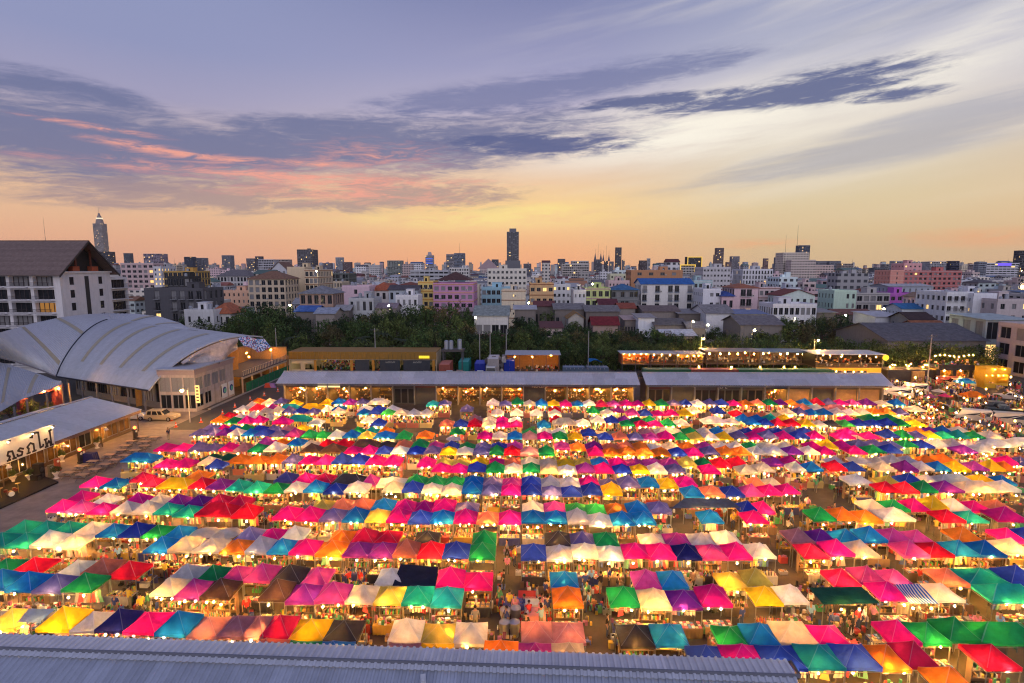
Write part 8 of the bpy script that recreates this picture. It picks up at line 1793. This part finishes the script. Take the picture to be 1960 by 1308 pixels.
# ================================================================== people
m_skin = mat('skin', (.36, .20, .13), .6, 0, .05); m_hair = mat('dark hair', (.012, .010, .009), .5, 0, 0)
m_trou = bpy.data.materials.new('trousers'); m_trou.use_nodes = True; T = NT(m_trou.node_tree); pb_n = T.n['Principled BSDF']; oi = T.node('ShaderNodeObjectInfo'); T.l.new(T.ramp(oi.outputs['Random'], [(0, (.02, .02, .025)), (.3, (.03, .05, .12)), (.6, (.06, .055, .05)), (.8, (.20, .17, .12))], 'CONSTANT'), pb_n.inputs['Base Color']); pb_n.inputs['Roughness'].default_value = .8
def person_mesh(pose):
    J = {'pel': (0, 0, .93, .13), 'bel': (0, .0, 1.08, .125), 'che': (0, .01, 1.28, .145), 'nek': (0, .0, 1.46, .055), 'hd0': (0, -.01, 1.55, .085), 'hd1': (0, -.015, 1.66, .095), 'hd2': (0, -.01, 1.72, .06)}
    E = [('pel', 'bel'), ('bel', 'che'), ('che', 'nek'), ('nek', 'hd0'), ('hd0', 'hd1'), ('hd1', 'hd2')]; Z = {}
    for s, n_ in ((-1, 'l'), (1, 'r')):
        if pose == 'walk': hip, kn, an, to = (s * .09, 0, .86), (s * .09, -.14 * s, .47), (s * .09, -.18 * s + .06, .08), (s * .09, -.30 * s, .04)
        elif pose == 'sit': hip, kn, an, to = (s * .09, 0, .86), (s * .11, -.42, .88), (s * .11, -.40, .50), (s * .11, -.55, .45)
        else: hip, kn, an, to = (s * .09, 0, .86), (s * .10, -.015, .47), (s * .11, .01, .08), (s * .12, -.14, .035)
        sh = (s * .19, .01, 1.38); 
        if pose == 'walk': el, wr = (s * .24, .10 * s, 1.12), (s * .23, -.02 + .16 * s, .90)
        elif pose in ('reach', 'sit'): el, wr = (s * .22, -.16, 1.16), (s * .16, -.38, 1.12)
        else: el, wr = (s * .25, .03, 1.12), (s * .24, -.05, .88)
        J.update({n_ + 'hip': (*hip, .095), n_ + 'kne': (*kn, .062), n_ + 'ank': (*an, .042), n_ + 'toe': (*to, .038), n_ + 'sho': (*sh, .062), n_ + 'elb': (*el, .043), n_ + 'wri': (*wr, .028)})
        d_ = (Vector(wr) - Vector(el)).normalized(); sd = d_.cross(Vector((0, 0, 1)) if abs(d_.z) < .8 else Vector((0, 1, 0))).normalized(); hm = Vector(wr) + d_ * .07; J[n_ + 'han'] = (*hm, .03)
        E += [('pel', n_ + 'hip'), (n_ + 'hip', n_ + 'kne'), (n_ + 'kne', n_ + 'ank'), (n_ + 'ank', n_ + 'toe'), ('che', n_ + 'sho'), (n_ + 'sho', n_ + 'elb'), (n_ + 'elb', n_ + 'wri'), (n_ + 'wri', n_ + 'han')]
        for q in range(4): f0 = hm + d_ * .03 + sd * (.022 * (q - 1.5)); f1 = f0 + d_ * (.05 + .008 * (q in (1, 2))) + Vector((0, -.012, -.01)); J[f'{n_}f{q}'] = (*f1, .009); E.append((n_ + 'han', f'{n_}f{q}'))
        J[n_ + 'thu'] = (*(Vector(wr) + d_ * .05 + sd * .06 * -s), .010); E.append((n_ + 'han', n_ + 'thu'))
    names = list(J); me = bpy.data.meshes.new('tmp'); me.from_pydata([J[n_][:3] for n_ in names], [(names.index(a), names.index(b_)) for a, b_ in E], [])
    o = bpy.data.objects.new('tmp', me); COL.objects.link(o); o.modifiers.new('skin', 'SKIN')
    for i, n_ in enumerate(names): r_ = J[n_][3]; me.skin_vertices[0].data[i].radius = (r_ * (1.25 if n_ in ('pel', 'bel', 'che') else 1), r_)
    me.skin_vertices[0].data[0].use_root = True
    sb = o.modifiers.new('sub', 'SUBSURF'); sb.levels = 1; sb.render_levels = 1
    dg = bpy.context.evaluated_depsgraph_get(); out = bpy.data.meshes.new_from_object(o.evaluated_get(dg)); bpy.data.objects.remove(o); out.name = 'person'
    for m in (m_skin, M_CLOTHO, m_trou, m_hair): out.materials.append(m)
    segs = [(Vector(J[a][:3]), Vector(J[b_][:3]), a, b_) for a, b_ in E]
    def part(a, b_):
        if b_ in ('hd0', 'hd1', 'hd2', 'nek') or b_[1:] in ('wri', 'han', 'thu') or 'f' in b_[1:2]: return 0
        if b_[1:] in ('kne', 'ank', 'hip'): return 2
        if b_[1:] == 'toe': return 3
        return 1
    for p in out.polygons:
        c = p.center; best = min(segs, key=lambda s: ((c - s[0]) - (s[1] - s[0]) * max(0, min(1, (c - s[0]).dot(s[1] - s[0]) / max(1e-6, (s[1] - s[0]).length_squared)))).length)
        p.material_index = part(best[2], best[3]); p.use_smooth = True
    return out
PM = {q: person_mesh(q) for q in ('stand', 'walk', 'reach', 'sit')}
k = MB(); k.ball((0, .015, 1.675), .108, n=10, m=7, sz=1.05); HAIRV = [(v, f) for v, f in ((k.v, k.f),)]
k2 = MB(); keep = [f for f in k.f if sum(k.v[i][1] * 1.3 + (k.v[i][2] - 1.62) * 1.4 for i in f) / len(f) > .03]; k2.raw(k.v, keep); HAIR = k2.mesh('hair', m_hair, True)
k = MB()
for s in (-1, 1): k.ball((s * .034, -.096, 1.645), .011, n=5, m=4); k.ball((s * .092, 0, 1.63), .022, n=5, m=4, mi=1)
k.box(-.022, .022, -.098, -.088, 1.575, 1.583, 2); k.raw([(-.012, -.095, 1.60), (.012, -.095, 1.60), (0, -.122, 1.60), (0, -.098, 1.64)], [(0, 1, 2), (0, 2, 3), (1, 3, 2)], 1); FACE = k.mesh('face', [m_hair, m_skin, mat('lips', (.25, .08, .07), .5)])
SHC = [('white', (.65, .63, .6)), ('black', (.02, .02, .022)), ('red', (.5, .03, .03)), ('navy', (.03, .05, .18)), ('grey', (.25, .25, .26)), ('yellow', (.6, .42, .05)), ('green', (.06, .25, .12)), ('pink', (.6, .22, .3)), ('sky-blue', (.2, .38, .55)), ('brown', (.18, .10, .06))]
rp_ = random.Random(99); ppl = []
def add_person(x, y, pose, rz, lab, sh, z=0.0, sc_=1.0):
    r = ob('person', PM[pose], None, (x, y, z), rz, (sc_,) * 3, color=sh, label=lab, cat='person', group='people in the market'); ob('hair', HAIR, r); ob('face', FACE, r); ppl.append((x, y))
VERB = {'stand': 'standing', 'walk': 'walking', 'reach': 'reaching', 'sit': 'sitting'}
tries = 0
while len(ppl) < 170 and tries < 9000:
    tries += 1; px = rp_.uniform(100, 1950); py = 800 + 420 * rp_.random() ** .8; p = at_h(px, py, 0)
    if not in_market(p.x, p.y) or under(p.x, p.y, .12) or any(a - .2 < p.x < b_ + .2 and c < p.y < e for a, b_, c, e in OBST) or any(abs(p.x - a) < .45 and abs(p.y - b_) < .45 for a, b_ in ppl): continue
    t = min(NEAR, key=lambda t: (t['cx'] - p.x) ** 2 + (t['cy'] - p.y) ** 2)
    if (t['cx'] - p.x) ** 2 + (t['cy'] - p.y) ** 2 > 16: continue
    cn, cc = rp_.choice(SHC); pose = rp_.choice(('stand', 'walk', 'walk', 'reach', 'stand')); lab = f'{cn}-shirted person by {t["short"]}'
    if lab in used_labels: continue
    used_labels[lab] = 1; add_person(p.x, p.y, pose, rp_.uniform(0, 6.28), lab, jit(cc, .2), sc_=rp_.uniform(.93, 1.06))
for q, (px, py) in enumerate(PL_):
    for e_ in (0, 1):
        p0 = at_h(px, py, 2.1); cn, cc = SHC[(q * 3 + e_ * 5) % len(SHC)]; add_person(p0.x + rp_.uniform(-1.6, 1.6), p0.y - rp_.uniform(.5, 1.8), rp_.choice(('stand', 'walk', 'reach')), rp_.uniform(0, 6.28), f'{cn}-shirted person near the {ordn(q + 1)} bare bulb of the right-hand street stalls', jit(cc, .2))
for q, (px, py, pose, cn) in enumerate(((1613, 1212, 'stand', 1), (1628, 1216, 'stand', 1), (1640, 1206, 'stand', 2), (1652, 1204, 'walk', 0))):
    p = at_h(px, py, 0); add_person(p.x, p.y, pose, .2 * q, f'{("first", "second", "third", "fourth")[q]} person of the dark group before the dark green awning, in {SHC[cn][0]} shirt', SHC[cn][1])
for q, (px, py) in enumerate(((1010, 1180), (1035, 1178), (1003, 1160), (1037, 1158))):
    p = at_h(px, py, .45); add_person(p.x, p.y, 'sit', R(90 if q % 2 else -90), f'diner in {SHC[(0, 8, 3, 7)[q]][0]} shirt sitting at the front centre dining tables', SHC[(0, 8, 3, 7)[q]][1], z=-.42)
p = at_h(323, 842, 0); add_person(p.x, p.y, 'stand', 1.2, 'person in dark shirt and pale shorts standing alone on the lane', (.04, .04, .05))
print('tables etc', len(OBST), 'people', len(ppl), 'aisle', aisle)
# ================================================================== grey roof in the foreground
fr_ = empty('foreground_shed', (-7, 25.7, 0), rz=R(-1.7), label='grey corrugated metal roof across the bottom of the picture', cat='shed')
FL = 42.0; n = 42; FZ = 5.0; SW_ = 1.0
S_TOP = corr_mesh('roof_sheet', SW_, 1.02, .333, .078); S_UP = corr_mesh('roof_sheet', SW_, 2.1, .333, .062); S_CAP = corr_mesh('ridge_sheet', SW_, .28, .333, .062)
rf = random.Random(8)
for q in range(n):
    x = -FL / 2 + (q + .5) * SW_; base = jit((.38, .42, .50), .07)
    if x > 20.2: continue
    o = ob('ridge_sheet', S_TOP, fr_, (x, -1.0, FZ - .02), color=jit((.62, .61, .64), .08)); o.rotation_euler = (R(1), 0, 0)
    o = ob('roof_sheet', S_CAP, fr_, (x, -1.30, FZ - .19), color=jit((.52, .55, .61), .06)); o.rotation_euler = (R(22), 0, 0)
    a = R(20)
    for h_ in range(4):
        L = 2.0; y0 = -1.2 - math.cos(a) * L * (h_ + 1); z0 = FZ - .26 - math.sin(a) * L * (h_ + 1) - .08 * h_
        o = ob('roof_sheet', S_UP, fr_, (x, y0, z0), color=jit(base, .05)); o.rotation_euler = (a, 0, 0)
k = MB(); k.box(-FL / 2, FL / 2 - .8, -1.06, -1.0, FZ - .12, FZ + .075); k.build('ridge_edge', mat('ridge edge', (.16, .17, .21), .5, .2), fr_)
k = MB(); k.box(-FL / 2, FL / 2 - 1, -8, -.4, 0, 2.0); k.build('wall', mat('shed wall'), fr_)
k = MB(); k.box(-FL / 2, FL / 2 - .8, -.02, .03, FZ - .2, FZ - .04); k.build('eave_board', mat('eave board', (.08, .08, .10), .6), fr_)
k = MB(); k.box(FL / 2 - .86, FL / 2 - .78, -1.0, 0, FZ - .15, FZ + .02); k.build('end_trim', MATS['eave board'], fr_)
k = MB(); k.box(-.12, .12, 0, .45, 0, .06); k.box(-.06, .06, .05, .2, .06, .14); k.build('plastic_bag', mat('plastic scrap', (.5, .52, .56), .3), label='pale scrap of plastic lying on the foreground roof', cat='scrap', loc=(-4.6, 23.55, 4.72), rot=(R(20), 0, .2))

# ================================================================== evening haze over the city
hz = MB(); hz.box(-6600, 6600, -420, 6100, -1.2, 345); m_hz = bpy.data.materials.new('haze air'); m_hz.use_nodes = True; T = NT(m_hz.node_tree); T.n.clear(); o_ = T.node('ShaderNodeOutputMaterial')
pv_ = T.node('ShaderNodeVolumePrincipled', inp={'Color': (.95, .86, .82, 1), 'Density': HAZE, 'Anisotropy': 0.0}); T.l.new(pv_.outputs[0], o_.inputs['Volume'])
hz.build('haze', m_hz, label='thin evening haze over the city', kind='stuff')
